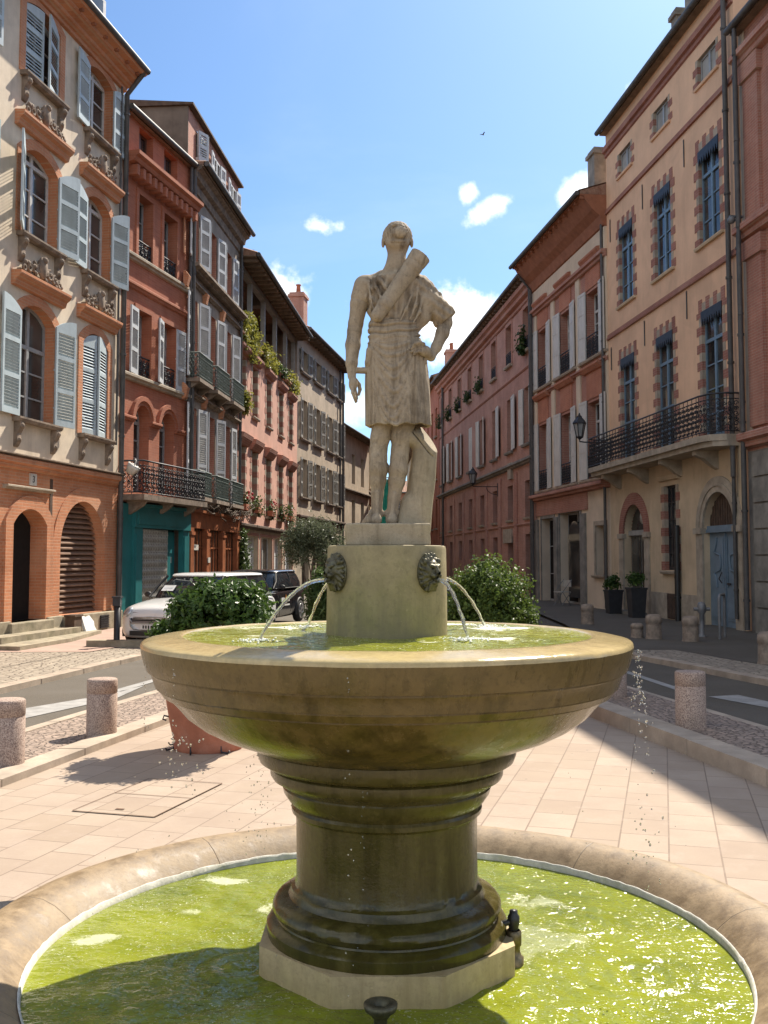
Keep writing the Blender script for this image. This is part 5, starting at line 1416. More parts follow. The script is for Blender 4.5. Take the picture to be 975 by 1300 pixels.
# brass valve by the plinth and the sunken nozzle in front
t = empty('valve', (.445, 3.52, .016), 0, 'small brass and black valve standing in the pool beside the octagonal plinth', 'valve')
m = MB(); m.lathe([(.034, .19), (.034, .225), (.026, .23), (.022, .245), (.022, .262), (.027, .266), (.027, .31), (.022, .315)], 12); m.build('valve_body', MT['brass'], t)
m = MB(); m.lathe([(.016, .315), (.018, .33), (.021, .335), (.021, .36), (.014, .37), (.014, .38), (0, .382)], 10); m.tube([(0, 0, .345), (-.04, -.01, .338), (-.065, 0, .33)], .011, 8); m.build('valve_head', MT['black'], t)
t = empty('pool_nozzle', (FX - .02, 3.02, .02), 0, 'dark flanged metal nozzle just above the pool water at the bottom edge of the picture', 'nozzle')
m = MB(); m.lathe([(.02, .1), (.02, .235), (.03, .25), (.046, .262), (.05, .272), (.05, .28), (.03, .284), (.016, .275), (.012, .26)], 20); m.build('nozzle_body', MT['bronze'], t)

# ================================================================== statue
_f, _p = 1270., R(3.6)
def s_w(V):
    """sculpting units (right, depth, down) to metres"""
    x, d, y = V[:, 0], V[:, 1], V[:, 2]; u = 630 - y; den = _f * math.cos(_p) - u * math.sin(_p)
    return np.stack([(x - 487.5) * 3.6 / den, FY + d * .00286, 1.6 + 3.6 * (_f * math.sin(_p) + u * math.cos(_p)) / den], 1)
def sculpt(S, name, mat, par, flip=True, label=None):
    V, F = S.surface(); W = s_w(V) - np.array([FX, FY, 0])
    o = link(name, raw_mesh(name, W, outward(W, F), mat), par)
    if label: o['label'] = label
    return o
def m_statue(name, c1, c2, c3):
    m, nt, out = new_mat(name); g = NG(nt); v = g.coord('Object')
    n1 = g.noise(v, 9, 6, .65); n2 = g.noise(v, 120, 4, .7); n3 = g.noise(g.mapping(v, scale=(22, 22, 3)), 1.2, 5, .65); n4 = g.noise(v, 38, 5, .7)
    c = g.mix(g.maprange(n1, .33, .67), c1, c2); c = g.mix(g.math('MULTIPLY', g.maprange(n3, .5, .7), .8), c, c3)
    n7 = g.noise(v, 4.2, 5, .7, .5); c = g.mix(g.math('MULTIPLY', g.maprange(n7, .52, .66), .5), c, mul(c3, .9)); c = g.mix(g.maprange(g.noise(v, 60, 4, .7), .64, .69, 0, .55), c, mul(c2, 1.25))
    c = g.mix(g.math('MULTIPLY', g.maprange(n4, .55, .72), .5), c, mul(c3, .75)); c = g.mix(g.math('MULTIPLY', g.maprange(n2, .45, .75), .4), c, mul(c1, .6))
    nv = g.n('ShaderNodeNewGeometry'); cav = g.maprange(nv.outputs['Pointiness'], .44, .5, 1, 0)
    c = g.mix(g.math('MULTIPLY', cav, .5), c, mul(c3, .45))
    g.bsdf(out, c, .82, 0, g.bump(g.math('ADD', n2, n4), .45, .004), .25); return m
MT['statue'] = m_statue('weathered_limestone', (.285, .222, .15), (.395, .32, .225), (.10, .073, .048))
MT['statue2'] = m_statue('pale_limestone', (.32, .26, .17), (.40, .33, .225), (.21, .165, .105))
st = empty('statue', (FX, FY, 1.648), 0, 'weathered limestone statue seen from behind, quiver on its back and one hand on its hip', 'statue')
h = .8
# figure
S = SDF((435, -62, 278), (585, 52, 676), h)
# the statue looks up the street, away from the square: the back of the head, the quiver and the heels are towards us
th = R(4); fw = Vector((.0, math.cos(th), math.sin(th))); up = Vector((0, math.sin(th), -math.cos(th)))
C0 = Vector((504.5, 0, 303.5))
def hp(a, bq, c): return tuple(C0 + Vector((a, 0, 0)) + fw * bq + up * c)
rot = Matrix(((1, 0, 0), (0, fw.y, up.y), (0, fw.z, up.z)))
S.ell(hp(0, 0, 1.5), (17.4, 19, 17.8), 0, rot); S.ell(hp(0, 6, -8), (13.5, 12.5, 12), 4, rot); S.ell(hp(0, 13, -15), (7.5, 6.5, 5.5), 4, rot)
S.ell(hp(0, -9, -8.5), (14.2, 8.5, 8), 4, rot)
# combed hair in strands, rolled into a curled knot at the back
for i in range(15):
    a = -1.45 + 2.9 * i / 14; P = []
    for q in range(9):
        e = 1.45 - 1.75 * q / 8; w = .05 * math.sin(q * 1.7 + i * 2)
        P.append(hp(17.6 * math.cos(e * .55) * math.sin(a + w) * (.35 + .65 * math.cos(max(e, 0))), -18.6 * math.cos(max(e, 0) * .9) * math.cos(a) + (2 if abs(a) > 1 else 0), 1.5 + 17.6 * math.sin(e)))
    S.chain(P, [1.0, 1.6, 1.9, 2.0, 2.0, 1.9, 1.7, 1.4, 1.0], 1.2)
S.ell(hp(3, -20, 1), (8.2, 6, 7.6), 2.5, rot)
rk = random.Random(12)
for i in range(20):
    a = rk.uniform(0, 6.28); d_ = rk.uniform(2.5, 8); S.ell(hp(3 + d_ * math.cos(a), -23.5 + d_ * .42, 1 + d_ * math.sin(a)), (2.2, 2.4, 2.2), .7)
for (x, z) in ((0, 3.5), (6, 2.5), (2.5, -3), (-2, -1), (7, -3)): S.ell(hp(x, -27.5, z), (1.5, 2.6, 1.5), .5, None, 's')
S.chain([hp(-11, -12, 9), hp(-4, -19.5, 10.5), hp(3, -20.5, 9.5), hp(10, -17, 8), hp(14, -9, 5)], [1.6, 2.1, 2.2, 2.0, 1.5], .9)
S.chain([hp(-13, -10, -6.5), hp(-6, -16, -9), hp(2, -17.5, -9.5), hp(9, -15, -8.5), hp(14, -8, -5.5)], [1.3, 1.8, 1.9, 1.7, 1.3], .9)
for sg in (-1, 1):
    S.ell(hp(sg * 18.2, 1.0, -4.6), (2.3, 4.4, 6.2), 1.3, rot); S.ell(hp(sg * 19.3, 2.2, -4.2), (1.2, 2.2, 3.4), .7, rot, 's')
    S.ell(hp(sg * 6.3, 18.2, -1), (3.9, 3.2, 2.6), 1.2, rot, 's'); S.ell(hp(sg * 6.3, 15.4, -1.2), (3, 2.6, 2.2), .5, rot); S.cone(hp(sg * 2.5, 18.3, 2.6), hp(sg * 10.5, 14.8, 2.4), 1.9, 1.5, 1.5)
S.cone(hp(0, 17.8, 2.0), hp(0, 22.2, -6.0), 1.8, 2.6, 1.4); S.cone(hp(-4.2, 17.4, -11), hp(4.2, 17.4, -11), 1.5, 1.5, 1.1); S.cone(hp(-3.4, 17.4, -13.4), hp(3.4, 17.4, -13.4), 1.6, 1.6, 1.1)
S.chain([(502, 7, 352), (503, 4, 335), (504, 1, 318)], (14.5, 11.8, 11.5), 5)
S.cone((486, 1, 353), (499, -3, 330), 6, 4, 5); S.cone((518, 1, 353), (508, -3, 330), 6, 4, 5); S.ell((503, -8, 349), (3, 3, 3.5), 3)
S.ell((501, 2, 382), (34, 17, 38), 4); S.ell((500, 2, 425), (28, 15, 30), 6); S.ell((504, 2, 460), (32, 18, 28), 6)
S.cone((468, 3, 361), (532, 3, 361), 11, 11, 6)
# arm hanging on the left of the picture
S.chain([(461, 2, 364), (456, 3, 385), (451.5, 4, 410), (450, 3, 420), (448, 0, 438), (446.5, -4, 462), (446.8, -7, 479)], (12.2, 11.2, 9.2, 8.9, 9.3, 7.4, 5.2), 3)
S.ell((448.6, -9, 489), (5.6, 6.4, 9.5), 3)
for j, (dx, dd, ln) in enumerate(((-2.6, -4.6, 15), (-.6, -1.6, 17), (1.2, 1.8, 15.5), (2.4, 4.6, 12))):
    x0, d0 = 449.2 + dx * .5, -9 + dd * 1.0
    S.chain([(x0, d0, 494), (x0 + .8 + dx * .2, d0 - 1.5, 494 + ln * .48), (x0 + 2.2, d0 + .2, 494 + ln * .82), (x0 + 3.0, d0 + 2.2, 494 + ln * 1.05)], (2.3, 2.05, 1.85, 1.5), .7)
S.chain([(451.5, -2, 483), (455.6, 1, 488), (457.0, 1, 494), (455.4, 0, 501)], (2.8, 2.6, 2.3, 1.8), .9)
# arm with the hand on the hip
S.chain([(540, 4, 366), (553, 6, 384), (564.5, 8, 402), (566, 8, 408), (562, 3, 422), (554, -3, 441), (546.5, -9, 455)], (12.5, 11, 9, 8.6, 8.4, 6.6, 5.0), 3)
S.cone((547, -10, 455), (540, -17, 450), 5.2, 6.2, 3); S.ell((538, -18, 449), (7.5, 5, 6.5), 3)
for j, (yy, ln, dd) in enumerate(((441.5, 13, -2), (444.5, 15.5, 0), (448.2, 15, .5), (452, 12, 0))):
    S.chain([(537, -19 + dd, yy), (531.5, -22.5 + dd, yy - 1.4), (526.5, -22.5 + dd, yy + .2), (537 - ln, -21 + dd, yy + 2.6)], (2.5, 2.25, 2.0, 1.6), .7)
S.chain([(541, -13, 456), (538, -12, 463), (535, -14, 469)], (2.7, 2.4, 1.9), 1)
# legs, seen from behind: hollow of the knee, calf, heel; toes point up the street
S.chain([(489, 2, 505), (485.5, 0, 536), (482.5, 0, 556), (480.3, 1, 572), (480.2, -1, 582), (480.4, -2, 596), (479.8, -1, 610), (479, 0, 628), (478.2, 0, 650)], (17, 13.2, 12.0, 10.9, 10.9, 11.4, 10.0, 7.6, 7.0), 3)
S.ell((483.5, -6.5, 594), (6.8, 6.5, 13.5), 3); S.ell((476, -6, 592), (6, 6, 13), 3); S.ell((480.5, 8, 574), (7, 6, 8), 3)
S.cone((476.5, -8.5, 566), (476, -8, 576), 2.2, 1.8, 2); S.cone((485, -8.5, 566), (485, -8, 576), 2.2, 1.8, 2); S.cone((479.5, -8, 626), (478.6, -7.5, 654), 2.4, 2.8, 2.5)
S.chain([(477.6, -5, 660), (471, 8, 660), (464, 20, 663.5)], (7.4, 8, 5.4), 3.5); S.ell((471, 0, 652), (4, 4, 4.5), 3); S.ell((484, 1, 652), (3.6, 4, 4.5), 3)
for j in range(5): S.cone((457.5 + j * 2.6, 21 + (2 - abs(j - 2)), 665.2), (455.5 + j * 2.4, 29 - abs(j - 3) * 1.4, 666.5), 1.9, 1.5, .8)
S.chain([(519, 2, 505), (512.5, 0, 538), (509.5, 0, 556), (508, 2, 572), (507, 0, 582), (505.6, -2, 597), (503.6, -1, 611), (500.2, 0, 632), (497.8, 0, 651)], (18, 14.2, 12.6, 11.2, 11.1, 11.6, 10.4, 7.7, 7.0), 3)
S.ell((508.5, -6.5, 595), (6.6, 6.5, 14), 3); S.ell((501.3, -6, 597), (6, 6, 13), 3); S.ell((508, 9, 574), (7, 6, 8), 3)
S.cone((504, -8.5, 566), (503, -8, 576), 2.2, 1.8, 2); S.cone((512, -8.5, 566), (511.5, -8, 576), 2.2, 1.8, 2); S.cone((500.5, -8, 628), (497.6, -7.5, 655), 2.4, 2.9, 2.5)
S.chain([(497, -5, 660), (500, 9, 660), (503, 24, 664)], (7.6, 8, 5.2), 3.5); S.ell((491, 1, 652), (3.4, 4, 4.5), 3); S.ell((504.5, 1, 651), (3.4, 4, 4.5), 3)
for j in range(5): S.cone((497.5 + j * 2.4, 26, 665.2), (497.5 + j * 2.6, 33 - abs(j - 1) * 1.2, 666.5), 1.8, 1.45, .8)
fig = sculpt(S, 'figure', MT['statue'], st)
fig.parent = st; 
# tunic
def fold(X, Y, Z, amp, fr, ph=0): return amp * np.sin(fr * X + ph + .06 * Z)
S = SDF((445, -46, 334), (585, 46, 450), h)
def torso(X, Y, Z):
    cx = 501 + .0 * Z; t = np.clip((Z - 350) / 70, 0, 1)
    rx = 38.5 - 8.0 * t + 3 * np.sin(np.clip((Z - 352) / 45, 0, 1) * PI); ry = 20 - 2.0 * t
    a = np.arctan2(-(Y - 1), X - cx); q = np.sqrt(((X - cx) / rx) ** 2 + ((Y - 1) / ry) ** 2)
    d = (q - 1) * np.minimum(rx, ry) * 1.05
    top = 352 + .0075 * (X - 502) ** 2 - Z
    d = np.maximum(d, top * .8); d = np.maximum(d, Z - 447)
    fo_ = 1.0 * np.sin((X - 545) * .42 + (Z - 345) * .30) + .8 * np.sin((X - 460) * .30 - (Z - 350) * .42) * (X < 502) + .6 * np.sin(X * .8 + Z * .1)
    return d - 1.05 * fo_ * np.clip((Z - 345) / 20, 0, 1)
S.put((458, -26, 340), (545, 26, 450), torso)
S.chain([(470, 3, 359), (487, 6, 351), (502, 10, 349), (518, 6, 351), (535, 3, 360)], (10, 9, 8, 9, 11), 5)
S.chain([(463, 2, 363), (458.5, 3, 377)], (14, 13.2), 4)
def sleeve(X, Y, Z):
    a = np.array((532., 3, 364)); b_ = np.array((563., 8, 399)); ab = b_ - a
    px, py, pz = X - a[0], Y - a[1], Z - a[2]; t = np.clip((px * ab[0] + py * ab[1] + pz * ab[2]) / (ab @ ab), 0, 1)
    d = np.sqrt((px - ab[0] * t) ** 2 + (py - ab[1] * t) ** 2 + (pz - ab[2] * t) ** 2) - (15 + 1.0 * t)
    return np.maximum(d - .9 * np.sin(Z * .55 - X * .35) - .6 * np.sin(X * .9), (X - 531) * .62 + (Z - 362) * .70 - 53)
S.put((515, -16, 345), (582, 26, 420), sleeve, 4)
S.chain([(541, 0, 384), (536, -2, 404), (531, -3, 417)], (14, 9, 4), 5)
for pts in ([(479, -15, 354), (484, -18.5, 362), (489, -20.5, 370), (493, -21, 377)], [(474, -13, 356), (478, -18, 370), (484, -20.5, 384), (488, -21, 394)], [(523, -14, 356), (516, -19, 366), (509, -21, 376)],
            [(468, -12, 362), (471, -18, 384), (476, -20, 402)], [(530, -14, 372), (527, -18, 392), (520, -20, 410)], [(536, -12, 380), (532, -16, 400), (524, -18, 414)], [(522, -18, 380), (515, -20.5, 398), (508, -21, 412)]):
    S.chain(pts, [.9] + [1.6] * (len(pts) - 2) + [.9], 3.6)
sculpt(S, 'tunic', MT['statue'], st)
# sash
S = SDF((455, -40, 404), (545, 40, 446), h)
def sash(X, Y, Z):
    rx = 31.5 - .004 * (Z - 424) ** 2; q = np.sqrt(((X - 500) / rx) ** 2 + (Y / 20.) ** 2)
    s = Z + .05 * (X - 500) + 1.9 * np.sin(X * .07 + 1) + .9 * np.sin(X * .19)
    w = .9 * np.sin(s * .78) + .45 * np.sin(s * 1.43 + 1.2 + X * .05) + .3 * np.sin(X * .33 + Z * .4)
    return np.maximum((q - 1) * 20 - .85 * w - .5, np.abs(Z - 424.5 - .0025 * (X - 500) ** 2) - 15)
S.put((460, -28, 406), (540, 28, 446), sash); sculpt(S, 'sash', MT['statue'], st)
# kilt
S = SDF((452, -50, 428), (562, 46, 546), h)
def kilt(X, Y, Z):
    t = np.clip((Z - 432) / 110, 0, 1); cx = 501.5 + 4.5 * t; rx = 33 + 9.0 * np.sqrt(t); ry = 20.5 + 7 * t
    a = np.arctan2(-(Y), (X - cx) * .6); q = np.sqrt(((X - cx) / rx) ** 2 + (Y / ry) ** 2); d = (q - 1) * np.minimum(rx, ry) * 1.1
    front = np.clip(-Y / 14, 0, 1)
    vert = np.sin(X * .41 + 1.6 * np.sin(Z * .021) + .3) * .8 + .55 * np.sin(X * .77 + Z * .018 + 1.3) + .35 * np.sin(X * 1.31 - Z * .03)
    edge = np.clip(np.abs(X - 501) / 15 - .55, 0, 1)
    d = d - .9 * vert * (.25 + .75 * np.maximum(edge, np.clip((Z - 500) / 40, 0, .75))) * (.35 + .65 * t) - .35 * np.sin(a * 14) * t
    ov = np.clip((X - 526) / 1.5, 0, 1) * np.clip((Z - 446) / 6, 0, 1) * front
    d = d - 2.4 * ov
    hem = Z - (541 + .9 * np.sin(X * .35))
    return np.maximum(np.maximum(d, hem), 430 - Z)
S.put((455, -40, 428), (558, 38, 545), kilt)
S.put((470, -22, 534), (540, 20, 546), lambda X, Y, Z: np.maximum((np.sqrt(((X - 506) / 36) ** 2 + (Y / 22.) ** 2) - 1) * 22, 534 - Z), 1, 's')
S.chain([(470, -10, 447), (467.5, -8, 462), (466, -6, 466)], (5, 4, 2.5), 2)
for (xa, ya, xb, yb, sag, wd) in ((474, 437, 522, 436, 9, 1.9), (475, 441, 524, 440, 17, 2.1), (473, 446, 525, 443, 27, 2.3), (476, 455, 524, 448, 33, 1.7), (474, 462, 526, 452, 45, 2.2), (473, 474, 526, 462, 52, 1.9), (474, 490, 524, 476, 52, 1.8), (478, 505, 522, 492, 50, 1.5)):
    n = 13; P = []
    for i in range(n):
        q = i / (n - 1); x = xa + (xb - xa) * q; z = ya + (yb - ya) * q + sag * (1 - (2 * q - 1) ** 2) * (.92 + .08 * math.cos(q * 9 + sag))
        tt = min(max((z - 432) / 110, 0), 1); cx = 501.5 + 4.5 * tt; rx = 33 + 9 * math.sqrt(tt); ry = 20.5 + 7 * tt
        P.append((x, -ry * math.sqrt(max(.05, 1 - ((x - cx) / rx) ** 2)) + wd * .45, z))
    S.chain(P, [wd * (.45 + .55 * math.sin(PI * i / (n - 1))) for i in range(n)], 2.2)
for (xa, xb, wd) in ((469, 466, 1.8), (475, 473.5, 1.5), (533, 538, 1.8), (540, 545, 1.6), (518, 519, 1.3)):
    P = []
    for i in range(9):
        q = i / 8; z = 450 + 90 * q; x = xa + (xb - xa) * q + 1.0 * math.sin(q * 5 + xa); tt = min(max((z - 432) / 110, 0), 1); cx = 501.5 + 4.5 * tt; rx = 33 + 9 * math.sqrt(tt); ry = 20.5 + 7 * tt
        P.append((x, -ry * math.sqrt(max(.02, 1 - ((x - cx) / rx) ** 2)) + .5, z))
    S.chain(P, [wd * (.6 + .4 * i / 8) for i in range(9)], 1.8)
sculpt(S, 'kilt', MT['statue'], st)
# quiver slung across the back
S = SDF((462, -58, 312), (556, 20, 426), h)
S.cone((531, -13, 332), (479, -22, 406), 12.2, 8.2, 0); S.cone((533.5, -12.5, 328.5), (529, -13.5, 335), 13.4, 13.0, .6); S.cone((524, -14, 342), (522.5, -14.2, 344), 12.6, 12.4, .5); S.cone((490, -20.5, 390), (488.5, -20.8, 392), 9.8, 9.8, .5)
ax = Vector((531 - 479, 9, 332 - 406)).normalized(); e = Vector((531, -13, 332)) + ax * 5
S.put((505, -40, 305), (556, 20, 345), lambda X, Y, Z: -((X - e.x) * ax.x + (Y - e.y) * ax.y + (Z - e.z) * ax.z), 0, 's')
S.cone(tuple(e - ax * 3), tuple(e + ax * 4), 10, 10, 0, 1, 's')
sculpt(S, 'quiver', MT['statue'], st)
S = SDF((445, -20, 462), (476, 12, 484), .8); S.cone((449, -5, 471), (471, -5, 471.5), 4.0, 4.3); sculpt(S, 'strut', MT['statue'], st)
# stump and base block
S = SDF((495, -46, 530), (575, 56, 700), h)
def stump(X, Y, Z):
    t = np.clip((Z - 548) / 140, 0, 1); cx = 541.5 - 15.5 * t ** 1.2; rx = 15.8 + 3.4 * t; cy = 10 + 0 * t; ry = 17 + 3 * t
    d = (np.sqrt(((X - cx) / rx) ** 2 + ((Y - cy) / ry) ** 2) - 1) * rx
    return np.maximum(d - .35 * np.sin(Z * .12 + X * .2), Z - 692)
S.put((500, -20, 532), (568, 40, 694), stump)
S.cone((512, -2, 668), (520, 5, 640), 9, 12, 8); S.cone((513, 0, 553), (532, 6, 559), 10.5, 12, 4)
nrm = Vector((.74, -.32, -.59)).normalized()
S.put((505, -40, 520), (575, 50, 610), lambda X, Y, Z: -((X - 542.5) * nrm.x + (Y - 6) * nrm.y + (Z - 557.5) * nrm.z), 0, 's')
S.put((500, -40, 520), (575, 56, 612), lambda X, Y, Z: np.abs(np.abs((X - 542.5) * nrm.x + (Y - 6) * nrm.y + (Z - 557.5) * nrm.z + 5.5) - 0) - .55 + 3 * (np.sqrt(((X - 541) / 14.6) ** 2 + ((Y - 10) / 15.8) ** 2) < .96), 0, 's')
sculpt(S, 'tree_stump', MT['statue2'], st)
S = SDF((432, -56, 656), (552, 56, 698), h)
def base(X, Y, Z):
    qx, qy, qz = np.abs(X - 492.3) - 50, np.abs(Y) - 44, np.abs(Z - 679.5) - 11.5
    return np.sqrt(np.maximum(qx, 0) ** 2 + np.maximum(qy, 0) ** 2 + np.maximum(qz, 0) ** 2) + np.minimum(np.maximum(qx, np.maximum(qy, qz)), 0) - 2.2 - .5 * np.sin(X * .14) * np.sin(Z * .2 + Y * .11)
S.put((438, -50, 660), (548, 50, 696), base); sculpt(S, 'base_block', MT['statue2'], st)
for o in st.children: o.location.z = -1.648
# ================================================================== cars
def m_paint(name, col, flake=0):
    m, nt, out = new_mat(name); g = NG(nt); v = g.coord('Object'); n = g.noise(v, 3, 5, .6)
    c = g.mix(g.maprange(n, .45, .75), col, mul(col, .88))
    g.bsdf(out, c, .22, 0, None, .5, Coat_Weight=.7, Coat_Roughness=.04); return m
MT['car_white'] = m_paint('white_car_paint', (.74, .74, .72)); MT['car_black'] = m_paint('black_car_paint', (.012, .012, .014))
MT['car_glass'] = M_flat('car_glass', (.018, .022, .026), .03, 0, .6); MT['tyre'] = M_flat('tyre', (.02, .02, .02), .85)
MT['alloy'] = M_flat('alloy', (.5, .5, .5), .3, .7); MT['lamp'] = M_flat('headlamp', (.5, .5, .5), .08, .4); MT['plastic'] = M_flat('black_plastic', (.022, .022, .022), .6)
MT['orange'] = M_flat('orange_decal', (.75, .28, .03), .5)
def loft(st, sec, m=0, mb=None):
    mb = mb or MB(); v = []; k = None
    for s in st:
        q = sec(*s); k = len(q); v += q
    f = []
    for i in range(len(st) - 1):
        for j in range(k - 1): f.append((i * k + j, i * k + j + 1, (i + 1) * k + j + 1, (i + 1) * k + j))
    f.append(tuple(range(k))); n = (len(st) - 1) * k; f.append(tuple(range(n + k - 1, n - 1, -1)))
    return mb.add(v, f, m, True)
def make_car(name, loc, heading, paint, roof_mat, label):
    t = empty(name, loc, heading, label, 'car')
    def sec(x, w, zb, zt):
        h = zt - zb
        P = [(0, zb), (w * .80, zb), (w * .95, zb + .05), (w * .99, zb + h * .3), (w, zb + h * .58), (w * .975, zb + h * .80), (w * .93, zb + h * .92), (w * .80, zb + h * .985), (w * .4, zt + .012), (0, zt + .02)]
        return [(x, y, z) for y, z in P] + [(x, -y, z) for y, z in P[::-1][1:]]
    st = [(1.86, .50, .36, .60), (1.85, .62, .28, .66), (1.80, .73, .21, .745), (1.70, .79, .18, .80), (1.5, .825, .17, .855), (1.15, .845, .17, .905), (.80, .855, .17, .945), (.3, .86, .17, .955), (-.4, .86, .17, .96), (-1.1, .86, .17, .965), (-1.5, .85, .19, .965), (-1.7, .82, .23, .95), (-1.80, .77, .28, .90), (-1.83, .66, .34, .80)]
    body = loft(st, sec).build('body', paint, t)
    b_ = body.modifiers.new('Subsurf', 'SUBSURF'); b_.levels = 1; b_.render_levels = 2
    def gs(x, wb, wt, zb, zt):
        P = [(wb, zb), (wb * .995, zb + (zt - zb) * .3), (wt + (wb - wt) * .35, zb + (zt - zb) * .72), (wt, zt), (0, zt + .012)]
        return [(x, y, z) for y, z in P] + [(x, -y, z) for y, z in P[::-1][1:]]
    mb = MB()
    Z0 = .94
    ring = lambda pts: pts
    # glasshouse as frustum rings from belt to roof
    lev = [(0., .86, -1.74, .795), (.35, .70, -1.70, .785), (.75, .46, -1.60, .715), (1., .30, -1.50, .655)]
    v = []; nseg = 32
    for tt, xf, xb, w in lev:
        z = Z0 + (1.385 - Z0) * tt; cx, hx = (xf + xb) / 2, (xf - xb) / 2
        for i in range(nseg):
            a = 2 * PI * i / nseg; ca, sa = math.cos(a), math.sin(a); e = .32
            v.append((cx + hx * math.copysign(abs(ca) ** e, ca), w * math.copysign(abs(sa) ** e, sa), z))
    f = [(k * nseg + i, k * nseg + (i + 1) % nseg, (k + 1) * nseg + (i + 1) % nseg, (k + 1) * nseg + i) for k in range(3) for i in range(nseg)]
    mb.add(v, f, 0, True); mb.build('glasshouse', MT['car_glass'], t, sharp=30)
    mb = MB(); v = []
    for tt, k, z in ((0, 1.035, 1.365), (0, 1.045, 1.385), (0, 1.0, 1.418), (0, .8, 1.437), (0, .4, 1.446), (0, .02, 1.448)):
        cx, hx, w = -.60, .92, .66
        for i in range(nseg):
            a = 2 * PI * i / nseg; ca, sa = math.cos(a), math.sin(a); e = .36; v.append((cx + hx * k * math.copysign(abs(ca) ** e, ca), w * k * math.copysign(abs(sa) ** e, sa), z))
    f = [(k * nseg + i, k * nseg + (i + 1) % nseg, (k + 1) * nseg + (i + 1) % nseg, (k + 1) * nseg + i) for k in range(5) for i in range(nseg)]
    mb.add(v, f, 0, True); mb.build('roof', roof_mat, t, sharp=50)
    mb = MB()
    for sg in (-1, 1):
        mb.tube([(.84, sg * .765, .955), (.60, sg * .755, 1.13), (.34, sg * .655, 1.375)], .025, 6); mb.tube([(-.52, sg * .80, .95), (-.54, sg * .73, 1.26), (-.55, sg * .665, 1.38)], .022, 6); mb.tube([(.8, sg * .81, .955), (-1.68, sg * .81, .96)], .014, 6)
    mb.build('pillar', MT['plastic'], t)
    for sg in (-1, 1):
        for x in (1.22, -1.18):
            w = MB(); w.lathe([(.20, -.09), (.275, -.085), (.30, -.05), (.30, .05), (.275, .085), (.2, .09)], 28)
            o = w.build('wheel', MT['tyre'], t, (x, sg * .80, .30)); o.rotation_euler = (-sg * PI / 2, 0, 0)
            w = MB(); w.lathe([(.205, .088), (.2, .05), (.05, .06), (0, .065)], 24)
            for i in range(5): a = 2 * PI * i / 5; w.obox((.11 * math.cos(a), .11 * math.sin(a), .078), (math.cos(a), math.sin(a), 0), (-math.sin(a), math.cos(a), 0), (0, 0, 1), .1, .03, .014)
            w.lathe([(.2, .08), (.206, .094), (.18, .09)], 24); w.build('rim', MT['alloy'], o)
            w = MB(); w.tube([(x + .345 * math.cos(a), sg * .845, .30 + .345 * math.sin(a)) for a in [PI * (-.08 + 1.16 * i / 18) for i in range(19)]], .04, 6); w.build('wheel_arch', MT['plastic'], t)
        h = MB(); h.lathe([(.0, .03), (.07, .028), (.112, .012), (.118, -.02)], 20); o = h.build('headlight', MT['lamp'], t, (1.80, sg * .60, .71)); o.rotation_euler = (0, R(54), sg * R(28))
        h = MB(); h.lathe([(.0, .03), (.04, .028), (.06, .012), (.062, -.03)], 14); o = h.build('fog_light', MT['lamp'], t, (1.80, sg * .58, .36)); o.rotation_euler = (0, R(85), sg * R(22))
        h = MB(); h.ball((.62, sg * .94, 1.0), .082, 0, 10, 8, (.6, 1, .75)); h.tube([(.66, sg * .82, .955), (.64, sg * .93, .98)], .025, 6); h.build('wing_mirror', MT['plastic'], t)
    g = MB(); go = [(-.43, .50), (.43, .50), (.50, .57), (.46, .69), (-.46, .69), (-.50, .57)]
    g.prism(go, lambda y, z: (1.6, y, z), lambda y, z: (1.892 - (z - .5) * .38, y, z))
    gr_ = MB(); gr_.tube([(1.893 - (z - .5) * .38, y, z) for y, z in go], .012, 6, closed=True)
    for i in range(4): z = .53 + i * .04; gr_.tube([(1.897 - (z - .5) * .38, -.44, z), (1.897 - (z - .5) * .38, .44, z)], .006, 5)
    gr_.build('grille_trim', MT['alloy'], t)
    g.build('grille', MT['plastic'], t)
    g = MB(); g.box(1.855, 1.872, -.5, .5, .255, .345); g.build('air_intake', MT['plastic'], t)
    g = MB(); g.box(1.87, 1.892, -.25, .25, .375, .475); np_ = g.build('number_plate', MT['paper'], t)
    g = MB()
    for i in range(7): g.box(1.892, 1.895, -.19 + i * .06, -.155 + i * .06, .395, .455)
    g.build('plate_lettering', MT['plastic'], np_)
    g = MB(); g.tube([(.80, .1, .985), (.70, -.5, 1.04)], .01, 5); g.tube([(.80, .55, .985), (.71, -.02, 1.045)], .01, 5); g.build('wiper', MT['plastic'], t)
    g = MB()
    for sg in (-1, 1): g.tube([(.62, sg * .866, .25), (.62, sg * .868, .90)], .005, 4); g.tube([(-.5, sg * .866, .30), (-.52, sg * .868, .92)], .005, 4); g.box(-.36, -.2, sg * .875 - .012, sg * .875 + .012, .77, .80)
    g.build('door_seam', MT['plastic'], t)
    return t
SCL = .93
ca = make_car('parked_car', (-3.50, 19.5, 0), math.atan2(-.93, -.36), MT['car_white'], MT['car_white'], 'white compact car parked nose towards the plaza, half hidden by the dark green shrub')
ca.scale = (SCL,) * 3
m = MB(); m.add([(.70, -.12, 1.06), (.70, .16, 1.06), (.56, .16, 1.17), (.56, -.12, 1.17)], [(0, 1, 2, 3)]); m.add([(.585, -.08, 1.172), (.585, .12, 1.172), (.57, .12, 1.184), (.57, -.08, 1.184)], [(0, 1, 2, 3)], 1)
for o in [m.build('windscreen_notice', [MT['paper'], MT['plastic']], ca, (.06, -.42, .02))]: pass
cb = make_car('parked_car', (-3.18, 25.0, 0), math.atan2(-.975, -.22), MT['car_black'], MT['car_black'], 'black compact car with an orange and white emblem on its door, behind the white one')
cb.scale = (SCL,) * 3
m = MB(); q = (.12, .878, .66)
